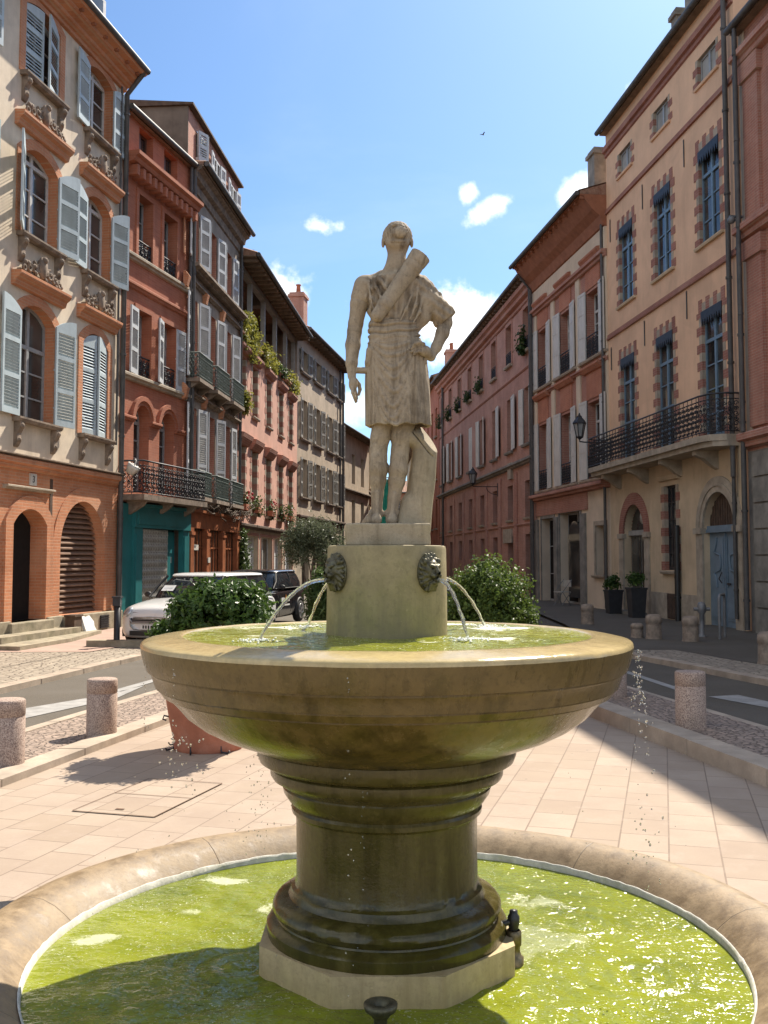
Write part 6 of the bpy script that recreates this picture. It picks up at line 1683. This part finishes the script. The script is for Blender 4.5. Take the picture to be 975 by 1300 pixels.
star = [(q[0] + (.115 if i % 2 == 0 else .05) * math.sin(PI * i / 5), q[2] + (.135 if i % 2 == 0 else .05) * math.cos(PI * i / 5)) for i in range(10)]
m.plate(star, .870, .882, 1)
for x0, x1 in ((.26, .32), (.335, .40), (.415, .48), (-.04, .03), (-.12, -.055), (-.19, -.135)):
    m.box(x0, x1, .872, .877, q[2] - .05, q[2] + .055)
m.box(-.2, .22, .872, .876, q[2] - .16, q[2] - .12)
m.build('door_emblem', [MT['paper'], MT['orange']], cb)

# ================================================================== plants
LF = {}
LF['shrub'] = M_leaf('shrub_leaf', (.024, .048, .010), (.048, .09, .018), (.085, .15, .028), .22, .42)
LF['box'] = M_leaf('box_leaf', (.03, .055, .010), (.065, .105, .018), (.12, .17, .03), .3, .5)
LF['olive'] = M_leaf('olive_leaf', (.05, .06, .028), (.085, .10, .05), (.16, .18, .11), .25, .45)
LF['oleander'] = M_leaf('oleander_leaf', (.03, .055, .014), (.065, .105, .03), (.13, .18, .06), .25, .45)
LF['creeper'] = M_leaf('creeper_leaf', (.07, .09, .015), (.16, .18, .03), (.28, .26, .05), .35, .5)
LF['ivy'] = M_leaf('ivy_leaf', (.02, .04, .012), (.05, .085, .022), (.10, .14, .04), .25, .4)
MT['bark'] = M_worn('bark', (.12, .09, .065), .9, .5, 1.3, 9, 60, .6)
MT['petal'] = M_flat('petal', (.5, .03, .04), .6); MT['soil'] = M_worn('soil', (.05, .035, .025), .95, .6, 1.3, 20, 80, .6)
def leaf_mesh(name, P, N, size, mat, aspect=.5, seed=0, droop=.25):
    """one small folded blade per point P, roughly facing N"""
    g = np.random.default_rng(seed); n = len(P)
    N = N + g.normal(0, .75, (n, 3)); N /= np.linalg.norm(N, axis=1)[:, None] + 1e-9
    A = g.normal(0, 1, (n, 3)); A[:, 2] += .2; A -= (A * N).sum(1)[:, None] * N; A /= np.linalg.norm(A, axis=1)[:, None] + 1e-9
    B = np.cross(N, A); L = (size * g.uniform(.6, 1.25, n))[:, None]; W = L * aspect * .5
    v0 = P - A * L * .5; v2 = P + A * L * .5 - N * L * droop * g.uniform(-.3, 1, (n, 1)); v1 = P + B * W + N * L * .08; v3 = P - B * W + N * L * .08
    V = np.stack([v0, v1, v2, v3], 1).reshape(-1, 3); i = np.arange(n)[:, None] * 4
    F = np.concatenate([i + np.array([0, 1, 2]), i + np.array([0, 2, 3])], 1).reshape(-1, 3)
    return raw_mesh(name, V, F, mat, False, 3)
def clumps(n, c, r, k, spread, seed, zmin=None, inner=.35, low=-.5):
    g = np.random.default_rng(seed); c = np.array(c); r = np.array(r)
    D = g.normal(0, 1, (k, 3)); D /= np.linalg.norm(D, axis=1)[:, None]; D[:, 2] = np.where(D[:, 2] < low, -D[:, 2], D[:, 2])
    rad = g.uniform(.72, 1.04, k)[:, None]; K = D * rad
    a = g.integers(0, k, n); Q = K[a] + g.normal(0, spread, (n, 3)); s = g.uniform(0, 1, n) < inner
    Q[s] *= g.uniform(.3, .9, (s.sum(), 1))
    sp_ = max(4, k // 3); E = g.normal(0, 1, (sp_, 3)); E[:, 2] = np.abs(E[:, 2]) * 1.2; E /= np.linalg.norm(E, axis=1)[:, None]      # stray shoots
    m_ = max(40, n // 22); ia = g.integers(0, sp_, m_); Q[:m_] = E[ia] * g.uniform(.85, 1.22, (m_, 1)) + g.normal(0, .03, (m_, 3))
    P = c + Q * r
    N = Q / (np.linalg.norm(Q, axis=1)[:, None] + 1e-6) + np.array([0, 0, .35])
    if zmin is not None: m = P[:, 2] > zmin; P, N = P[m], N[m]
    return P, N
def pot_mesh(h, rb, rt):
    m = MB(); m.lathe([(0, 0), (rb, 0), (rb * 1.04, .03), (rb * 1.02, .06), (rb + (rt - rb) * .35, h * .3), (rb + (rt - rb) * .75, h * .68), (rt * .97, h * .84), (rt * .985, h * .85), (rt * 1.0, h * .87), (rt * 1.06, h * .89), (rt * 1.08, h * .97), (rt * 1.05, h), (rt * .95, h), (rt * .93, h * .9), (0, h * .9)], 40); return m
def shrub(name, loc, pot, label, cat, crowns, stems, potlabel, pmat='terracotta'):
    p = pot_mesh(*pot).build('plant_pot', MT[pmat], None, loc, sharp=35); tag(p, potlabel, 'pot')
    t = empty(name, (loc[0], loc[1], loc[2] + pot[0] * .9), 0, label, cat)
    m = MB(); rj = random.Random(len(label))
    for i in range(stems):
        a = rj.uniform(0, 6.28); h = crowns[0][1][2]; R_ = crowns[0][2]
        m.tube([(.04 * math.cos(a), .04 * math.sin(a), 0), (R_[0] * .3 * math.cos(a), R_[1] * .3 * math.sin(a), h * .6), (R_[0] * .6 * math.cos(a + .3), R_[1] * .6 * math.sin(a + .3), h + R_[2] * .3)], [.018, .013, .006], 6)
    m.build('stem', MT['bark'], t)
    for i, (nm, c, r, n, k, sp, size, asp, mat, zmin, inner) in enumerate(crowns):
        P, N = clumps(n, c, r, k, sp, 11 + i + n, zmin, inner); link(nm, leaf_mesh(nm, P, N, size, LF[mat], asp, i), t)
    return t, p
t1, p1 = shrub('green_shrub', (-1.49, 8.62, 0), (.68, .285, .40), 'broad dark green glossy shrub in a terracotta pot on the left of the plaza', 'shrub',
    [('foliage', (.10, 0, .50), (.40, .42, .28), 9000, 60, .13, .062, .5, 'shrub', .04, .4), ('foliage', (.33, -.05, .36), (.20, .28, .28), 2400, 24, .15, .06, .5, 'shrub', .02, .3), ('foliage', (-.30, 0, .24), (.22, .28, .22), 2400, 24, .15, .06, .5, 'shrub', .0, .3)], 12,
    'weathered terracotta pot holding the broad dark green shrub')
m = MB()
for a in (160, 200, 250, 300, 20):
    a = R(a); m.tube([(.285 * math.cos(a), .285 * math.sin(a), .06), (.30 * math.cos(a), .30 * math.sin(a), .012), (.36 * math.cos(a + .1), .36 * math.sin(a + .1), .01), (.37 * math.cos(a + .12), .37 * math.sin(a + .12), .03)], .007, 6)
m.tube([(-.33, -.05, .27), (-.37, -.06, .28), (-.38, -.06, .25), (-.35, -.06, .24)], .008, 6)
m.build('iron_foot', MT['iron'], p1)
shrub('round_shrub', (1.03, 9.75, 0), (.66, .24, .38), 'rounded yellow green shrub lit from above on the right behind the fountain bowl', 'shrub',
    [('foliage', (0, 0, .52), (.42, .41, .44), 13000, 90, .12, .042, .55, 'box', -.02, .4), ('foliage', (.24, 0, .28), (.22, .25, .3), 2500, 25, .15, .042, .55, 'box', -.05, .3), ('foliage', (-.22, 0, .3), (.22, .25, .25), 2500, 25, .15, .042, .55, 'box', -.05, .3)], 12,
    'terracotta pot under the rounded yellow green shrub, behind the fountain bowl')
t3, p3 = shrub('olive_tree', (-1.08, 15.4, 0), (.6, .25, .40), 'small potted olive tree with grey green leaves left of the drum', 'tree',
    [('crown', (-.02, 0, 1.20), (.44, .42, .44), 9000, 70, .15, .06, .28, 'olive', .55, .45), ('crown', (.28, 0, .80), (.24, .24, .26), 1800, 20, .2, .07, .25, 'olive', .3, .35)], 3,
    'terracotta pot of the small olive tree behind the fountain')
m = MB(); m.tube([(0, 0, -.05), (.03, .01, .4), (-.02, 0, .8), (.02, 0, 1.2)], [.05, .042, .035, .02], 8); m.build('trunk', MT['bark'], t3)
shrub('oleander', (-.86, 14.7, 0), (.5, .2, .32), 'leafy oleander with long pale green leaves beneath the olive tree', 'shrub',
    [('foliage', (0, 0, .42), (.26, .26, .52), 3200, 34, .16, .12, .2, 'oleander', -.02, .4)], 8, 'terracotta pot of the oleander beneath the olive tree')
def hang(bl, name, u0, u1, z0, n, size, mat, label, cat, seed, wid=.35, fall=.9, asp=.55, y=-.1, group=None, up=.5):
    g = np.random.default_rng(seed); k = max(3, int((u1 - u0) / .25)); cu = g.uniform(u0, u1, k); ln = g.uniform(.3, 1, k) * fall
    a = g.integers(0, k, n); tt = g.uniform(0, 1, n); P = np.stack([cu[a] + g.normal(0, wid * .35, n), y - np.abs(g.normal(0, .12, n)) + .05, z0 + up * g.uniform(0, 1, n) * (tt < .45) * ln[a] - (tt >= .45) * ln[a] * (tt - .45) * 1.6], 1)
    N = np.tile(np.array([0., -1, .5]), (n, 1))
    t = empty(name, bl.world((u0 + u1) / 2, 0, z0), bl.rz, label, cat, group)
    P[:, 0] -= (u0 + u1) / 2; P[:, 2] -= z0
    link('foliage', leaf_mesh('foliage', P, N, size, LF[mat], asp, seed), t)
    m = MB(); rj = random.Random(seed)
    for i in range(k): x = cu[i] - (u0 + u1) / 2; m.tube([(x, .1, 0), (x, y, .1), (x + rj.uniform(-.1, .1), y - .08, -ln[i] * .8)], .012, 5)
    m.build('stem', MT['bark'], t); return t
hang(L4, 'terrace_creeper', .2, 2.4, 9.2, 1500, .15, 'creeper', 'yellow green creeper spilling over the near end of the pink terrace', 'creeper', 21, .35, .95, .4, up=.9)
hang(L4, 'terrace_creeper', 3.6, 6.0, 9.2, 900, .15, 'creeper', 'yellow green creeper spilling over the middle of the pink terrace', 'creeper', 22, .3, .7, .4, up=.7)
hang(L4, 'terrace_flowers', 6.3, 8.6, 9.2, 600, .12, 'ivy', 'low mixed flowers on the terrace parapet beyond the creepers', 'flowers', 23, .3, .4, up=.7)
hang(L4, 'terrace_shrub', 9.0, 12.0, 9.2, 600, .14, 'creeper', 'small leafy bushes at the far end of the pink terrace', 'shrub', 24, .4, .6, up=.9)
hang(L4, 'hanging_plant', .35, 1.05, 6.85, 700, .14, 'creeper', 'trailing green plant on an upper sill of the pink house', 'plant', 25, .3, .9, up=.7)
for i, (c, red) in enumerate(((.68, 1), (2.75, 0), (5.4, 1), (8.1, 0), (9.9, 0))):
    lab = ['red flowered window plant on the nearest lower sill of the pink house', 'green window plant on the second lower sill of the pink house', 'red flowered window plant on the middle lower sill of the pink house', 'bushy window plant on the fourth lower sill of the pink house', 'leafy window plant at the far lower sill of the pink house'][i]
    t = hang(L4, 'window_plant', c - .35, c + .35, 3.42, 260, .11, 'ivy', lab, 'plant', 40 + i, .25, .4, group='plants on the sills of the pink house', up=1.2)
    m = MB(); m.box(-.36, .36, -.24, -.06, -.2, .0); m.build('trough', MT['terracotta'], t)
    if red:
        m = MB(); rj = random.Random(i)
        for k in range(8): m.ball((rj.uniform(-.35, .35), -.2 - rj.random() * .1, rj.uniform(.05, .45)), rj.uniform(.025, .05), 0, 6, 4)
        m.build('flower', MT['petal'], t)
t = hang(L4, 'ivy', -.1, .95, 1.5, 2600, .11, 'ivy', 'dark ivy climbing the wall between the wooden shop and the pink house', 'ivy', 30, .3, 1.1, up=1.1, y=-.12)
m = MB(); rj = random.Random(9)
for i in range(26):
    x = rj.uniform(1.0, 5.9); z = 3.0 + rj.uniform(-.05, .15); pts = [(x, -.28, z)]
    for k in range(5): x += rj.uniform(.05, .3); z += rj.uniform(-.12, .12); pts.append((x, -.3 + rj.uniform(-.12, .08), z))
    m.tube(pts, .014, 5)
t = empty('bare_vine', L3.world(3.4, 0, 2.9), L3.rz, 'bare woody vine strung along the top of the orange wooden shopfront', 'vine'); o = m.build('vine_stem', MT['bark'], t); o.location = (-3.4, 0, -2.9)
for i, (u, lab) in enumerate(((1.2, ''), (4.4, ''), (7.7, ''), (10.9, ''), (14.2, ''), (23.9, ''))):
    labs = ['potted balcony plant at the far end of the long brick house', 'second balcony plant from the far end of the long brick house', 'balcony plant on the third top window of the long brick house', 'balcony plant on the fourth top window of the long brick house', 'balcony plant on the fifth top window of the long brick house', 'full leafy plant in the nearest top window of the long brick house']
    hang(R3, 'balcony_plant', u - .35, u + .35, 10.1, 260 if i < 5 else 700, .14, 'ivy', labs[i], 'plant', 60 + i, .25, .4, group='plants at the top windows of the long brick house', up=1.5 if i < 5 else 2.2, y=-.15)

# ================================================================== street furniture
def bollard_mesh(name, h, r, mat, worn=0, seed=0):
    m = MB(); pr = [(r * 1.01, 0), (r, .03), (r, h * .73), (r * .965, h * .738), (r * .965, h * .752), (r, h * .76), (r, h - .02), (r * .97, h - .006), (r * .9, h), (0, h + .002)]
    if worn: pr = [(r * 1.08, 0), (r * 1.0, .05), (r * .97, h * .55), (r * .93, h * .62), (r * 1.02, h * .66), (r * 1.05, h * .8), (r * .98, h * .93), (r * .7, h), (0, h * 1.02)]
    m.lathe(pr, 36); return m.mesh(name, [mat])
bm_ = bollard_mesh('bollard', .49, .133, MT['granite'])
GB = 'speckled granite bollards along the plaza'
for x, y, z, lab in ((-2.52, 9.04, .045, 'speckled granite bollard on the left cobble strip, in full sun and wholly visible'), (-2.87, 7.71, .045, 'granite bollard cut off by the left edge of the photo'),
                     (2.74, 9.04, .11, 'granite bollard in the shade on the right cobble strip, nearest the camera'), (2.53, 11.1, .11, 'granite bollard half hidden behind the right rim of the fountain bowl')):
    o = link('granite_bollard', bm_, None, (x, y, z)); tag(o, lab, 'bollard', GB); o.rotation_euler[2] = rnd.uniform(0, 6)
MT['worn_stone'] = M_worn('worn_stone', (.30, .235, .18), .9, .55, 1.2, 8, 40, .5, 0, (.1, .085, .07), .6)
wm = bollard_mesh('stone_bollard', .47, .15, MT['worn_stone'], 1)
for x, y, lab in ((4.85, 24.0, 'worn stone bollard standing farthest along the shaded right pavement'), (5.25, 19.6, 'worn stone bollard left of its twin before the apricot house'), (5.78, 19.0, 'worn pinkish stone bollard before the blue arched door'), (5.68, 14.9, 'worn stone bollard cut by the right edge of the photo'), (5.0, 19.9, 'small dark broken stone stump beside the worn bollards')):
    o = link('stone_bollard', wm, None, (x, y, .055)); tag(o, lab, 'bollard', 'worn stone bollards on the right pavement'); o.rotation_euler[2] = rnd.uniform(0, 6)
    if 'stump' in lab: o.scale = (.8, .8, .6)
t = empty('metal_post', (-4.75, 17.9, .17), 0, 'slim dark metal post with a squared head at the end of the left kerb', 'post')
m = MB(); m.lathe([(.055, 0), (.055, .62), (0, .62)], 14); m.build('shaft', MT['iron'], t)
m = MB(); m.box(-.065, .065, -.065, .065, .6, .74); m.box(-.08, .08, -.08, .08, .74, .77); m.build('head', MT['iron'], t)
m = MB(); rj = random.Random(4); pts = [(-.22, 0), (.2, 0), (.24, .12), (.2, .2), (.23, .3), (.1, .44), (-.05, .41), (-.24, .46)]
m.prism(pts, lambda x, z: (x, 0, z), lambda x, z: (x, .05, z)); o = m.build('white_board', MT['paper'], None, L1.world(4.95 + 6.09, -.52, .02), L1.rz); o.rotation_euler[0] = R(-18); tag(o, 'broken white board leaning on the stone plinth beside the doorsteps', 'board')
m = MB(); m.box(-.16, .16, -.1, .1, 0, .42); m.box(-.18, .18, -.12, .12, .42, .46); o = m.build('wooden_stand', MT['wood_dark'], None, L1.world(4.5 + 6.09, -.32, .02), L1.rz); tag(o, 'small dark wooden stand behind the broken white board', 'stand')
MT['planter'] = M_worn('planter', (.03, .03, .032), .6, .8, 1.3, 6, 60, .15)
for u, y, h, lab in ((1.75, -.55, .62, 'lower dark planter left of the apricot house doorway'), (3.75, -.6, .74, 'taller dark planter with a leafy top right of the apricot house doorway')):
    t = empty('dark_planter', R1.world(u, y, .06), R1.rz, lab, 'planter', 'dark planters at the apricot house door')
    m = MB(); m.prism([(-.17, -.17), (.17, -.17), (.17, .17), (-.17, .17)], lambda x, q: (x, q, 0), lambda x, q: (x * 1.25, q * 1.25, h)); m.box(-.23, .23, -.23, .23, h, h + .05); m.build('tub', MT['planter'], t)
    P, N = clumps(700, (0, 0, h + .2), (.22, .22, .22), 20, .2, int(u * 10)); link('foliage', leaf_mesh('foliage', P, N, .09, LF['shrub'], .5, 3), t)
t = empty('bike_hoop', (6.62, 19.7, .055), R(62), 'grey steel bike hoop standing before the blue arched door', 'bike rack')
m = MB(); m.tube([(-.3, 0, 0), (-.3, 0, .75)] + [(-.3 + .1 - .1 * math.cos(a), 0, .75 + .1 * math.sin(a)) for a in (R(30), R(60), R(90))] + [(.2 + .1 * math.sin(a), 0, .75 + .1 * math.cos(a)) for a in (0, R(30), R(60), R(90))] + [(.3, 0, 0)], .028, 8); m.build('hoop', MT['zinc'], t)
t = empty('hydrant', (6.35, 20.1, .055), 0, 'grey metal standpipe with a rounded cap beside the bike hoop', 'standpipe')
m = MB(); m.lathe([(.09, 0), (.09, .03), (.05, .05), (.05, .45), (.085, .5), (.085, .62), (.06, .68), (0, .7)], 14); m.build('standpipe_body', MT['zinc'], t)
m = MB(); m.tube([(-.16, 0, .55), (.16, 0, .55)], .035, 8); m.build('outlet', MT['zinc'], t)
R1.pipe(5.3, .02, 2.45, -.1, .075, mat=MT['black'])
t = empty('cafe_chair', R2.world(4.9, -.55, .06), R2.rz + .4, 'pale metal folding chair outside the pilastered house', 'chair')
m = MB()
for x in (-.2, .2): m.tube([(x, -.2, 0), (x, .2, .45)], .012, 6); m.tube([(x, .2, 0), (x, -.15, .45), (x, .24, .86)], .012, 6)
m.build('chair_frame', MT['zinc'], t)
m = MB(); m.box(-.2, .2, -.2, .2, .44, .465); m.build('seat', MT['lattice'], t)
m = MB(); m.box(-.2, .2, .2, .225, .62, .84); m.build('backrest', MT['lattice'], t)
# green netting on a pole frame far down the street
t = empty('netting_screen', (.12, 60, 0), 0, 'bright green netting hung on a frame far down the street, seen between the statue legs', 'netting')
m = MB(); n = 24; pts = []
for i in range(n + 1): pts.append((-.32 + .64 * i / n, .05 * math.sin(i * 1.3)))
v = [(x, y, 2.2) for x, y in pts] + [(x * .85, y * 1.4, 6.4) for x, y in pts]; m.add(v, [(i, i + 1, n + 2 + i, n + 1 + i) for i in range(n)], 0, True)
v = [(x, y + .03, 2.2) for x, y in pts] + [(x * .85, y * 1.4 + .03, 6.4) for x, y in pts]; m.add(v, [(n + 1 + i, n + 2 + i, i + 1, i) for i in range(n)], 0, True); m.build('net', MT['net_green'], t)
m = MB()
for x in (-.36, .36): m.tube([(x, .1, 0), (x, .1, 6.8)], .04, 6)
m.tube([(-.36, .1, 6.5), (.36, .1, 6.5)], .03, 6); m.build('frame', MT['zinc'], t)
# a bird high over the street
t = empty('bird', (6.08, 60, 27.65), R(30), 'tiny dark bird gliding high in the blue sky', 'bird')
m = MB(); m.ball((0, 0, 0), .06, 0, 8, 6, (2.6, .9, .8)); m.add([(.08, .04, .02), (-.08, .04, .02), (-.14, .42, .13), (-.02, .4, .13)], [(0, 1, 2, 3)]); m.add([(.08, -.04, .02), (-.08, -.04, .02), (-.14, -.42, .13), (-.02, -.4, .13)], [(3, 2, 1, 0)]); m.add([(-.12, .03, 0), (-.12, -.03, 0), (-.3, -.07, 0), (-.3, .07, 0)], [(0, 1, 2, 3)])
m.build('body', MT['plastic'], t); t.scale = (.6, .6, .6)
# ================================================================== light, sky, camera
SUN = Vector((.5 * math.cos(R(48.5)), .866 * math.cos(R(48.5)), math.sin(R(48.5)))).normalized()
EL = math.asin(SUN.z); AZ = math.atan2(SUN.x, SUN.y)
ld = bpy.data.lights.new('sun', 'SUN'); ld.energy = 4.2; ld.angle = R(.53); ld.color = (1, .91, .78)
lo = bpy.data.objects.new('sun', ld); COL.objects.link(lo); lo.rotation_euler = (-SUN).to_track_quat('-Z', 'Y').to_euler(); lo.location = (20, 20, 40)
w = bpy.data.worlds.new('World'); SC.world = w; w.use_nodes = True
nt = w.node_tree; nt.nodes.clear(); g = NG(nt)
out = g.n('ShaderNodeOutputWorld'); bg = g.n('ShaderNodeBackground'); g.link(bg.outputs[0], out.inputs[0])
sky = g.n('ShaderNodeTexSky', sky_type='NISHITA'); sky.sun_disc = False; sky.sun_elevation = EL; sky.sun_rotation = AZ
sky.air_density = 1.0; sky.dust_density = 1.2; sky.ozone_density = 1.6; sky.altitude = 150
V = g.coord('Generated')
n1 = g.noise(V, 9, 8, .62, .25); n2 = g.noise(V, 34, 6, .6)
tot = None
def cdir(x, y):
    u = 630 - y; p = R(3.6); return Vector(((x - 487.5), (1270 * math.cos(p) - u * math.sin(p)), (1270 * math.sin(p) + u * math.cos(p)))).normalized()
# fair-weather clouds: direction seen from the square, half width and height in degrees, tilt, strength
for x, y, rw, rh, tilt, s in ((410, 289, 1.9, .85, 0, 1.05), (594, 243, .75, .75, 50, .75), (626, 262, 1.5, .7, 28, .85), (568, 408, 4.6, 2.3, -8, 1.3), (366, 366, 1.9, 1.7, -25, 1.0), (735, 240, 1.2, .8, 30, .85), (795, 130, 1.3, .5, 50, .6), (640, 395, 2.6, 1.0, 0, .7), (470, 520, 3, 1.2, 0, .6)):
    d = cdir(x, y); rt = d.cross(Vector((0, 0, 1))).normalized(); upv = rt.cross(d).normalized(); tt = R(tilt)
    a, b_ = rt * math.cos(tt) + upv * math.sin(tt), upv * math.cos(tt) - rt * math.sin(tt)
    da = g.vmath('DOT_PRODUCT', V, tuple(a / math.sin(R(rw))), out=1); db = g.vmath('DOT_PRODUCT', V, tuple(b_ / math.sin(R(rh))), out=1); dc = g.vmath('DOT_PRODUCT', V, tuple(d), out=1)
    q = g.math('SUBTRACT', 1.0, g.math('SQRT', g.math('ADD', g.math('MULTIPLY', da, da), g.math('MULTIPLY', db, db))))
    q = g.math('MULTIPLY', g.math('ADD', g.math('MULTIPLY', q, .8), g.math('MULTIPLY', g.math('SUBTRACT', n1, .5), 2.1)), g.math('GREATER_THAN', dc, .5))
    q = g.math('MULTIPLY', g.maprange(g.math('ADD', q, g.math('MULTIPLY', g.math('SUBTRACT', n2, .5), 1.5)), .0, .75, 0, 1, True), g.math('MULTIPLY', g.math('GREATER_THAN', dc, .5), s))
    tot = q if tot is None else g.math('MAXIMUM', tot, q, clamp=True)
veil = g.maprange(g.noise(g.mapping(V, scale=(1, 1, 2.2)), 2.4, 7, .6, .4), .5, .8, 0, .06, True)
tot = g.math('MAXIMUM', tot, veil, clamp=True)
# unseen broken cloud added behind and overhead as neutral white fill for the shade
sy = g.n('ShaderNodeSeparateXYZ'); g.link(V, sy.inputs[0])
fill_cloud = g.math('MULTIPLY', g.maprange(g.noise(g.mapping(V, scale=(1, 1, 1.9)), 2.6, 9, .58, .3), .44, .60, 0, 1, True), g.maprange(sy.outputs[1], .28, -.1, 0, .9, True))
tot = g.math('MAXIMUM', tot, fill_cloud, clamp=True)
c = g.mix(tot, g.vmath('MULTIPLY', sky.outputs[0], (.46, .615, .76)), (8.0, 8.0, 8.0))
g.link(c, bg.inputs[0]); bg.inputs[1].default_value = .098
cd = bpy.data.cameras.new('camera'); cam = bpy.data.objects.new('camera', cd); COL.objects.link(cam)
cam.location = (0, 0, 1.6); cam.rotation_euler = (R(93.6), 0, 0)
cd.sensor_fit = 'VERTICAL'; cd.sensor_height = 24; cd.lens = 24 * 1270 / 1300; cd.shift_y = -20 / 1300; cd.shift_x = 0
cd.clip_start = .05; cd.clip_end = 2000
SC.camera = cam
SC.view_settings.view_transform = 'Standard'; SC.view_settings.look = 'None'; SC.view_settings.exposure = 1.2; SC.view_settings.gamma = 1
SC.render.engine = 'CYCLES'; SC.cycles.max_bounces = 10; SC.cycles.diffuse_bounces = 7; SC.cycles.transparent_max_bounces = 8; SC.cycles.caustics_refractive = False; SC.cycles.caustics_reflective = False
SC.cycles.sample_clamp_indirect = 6
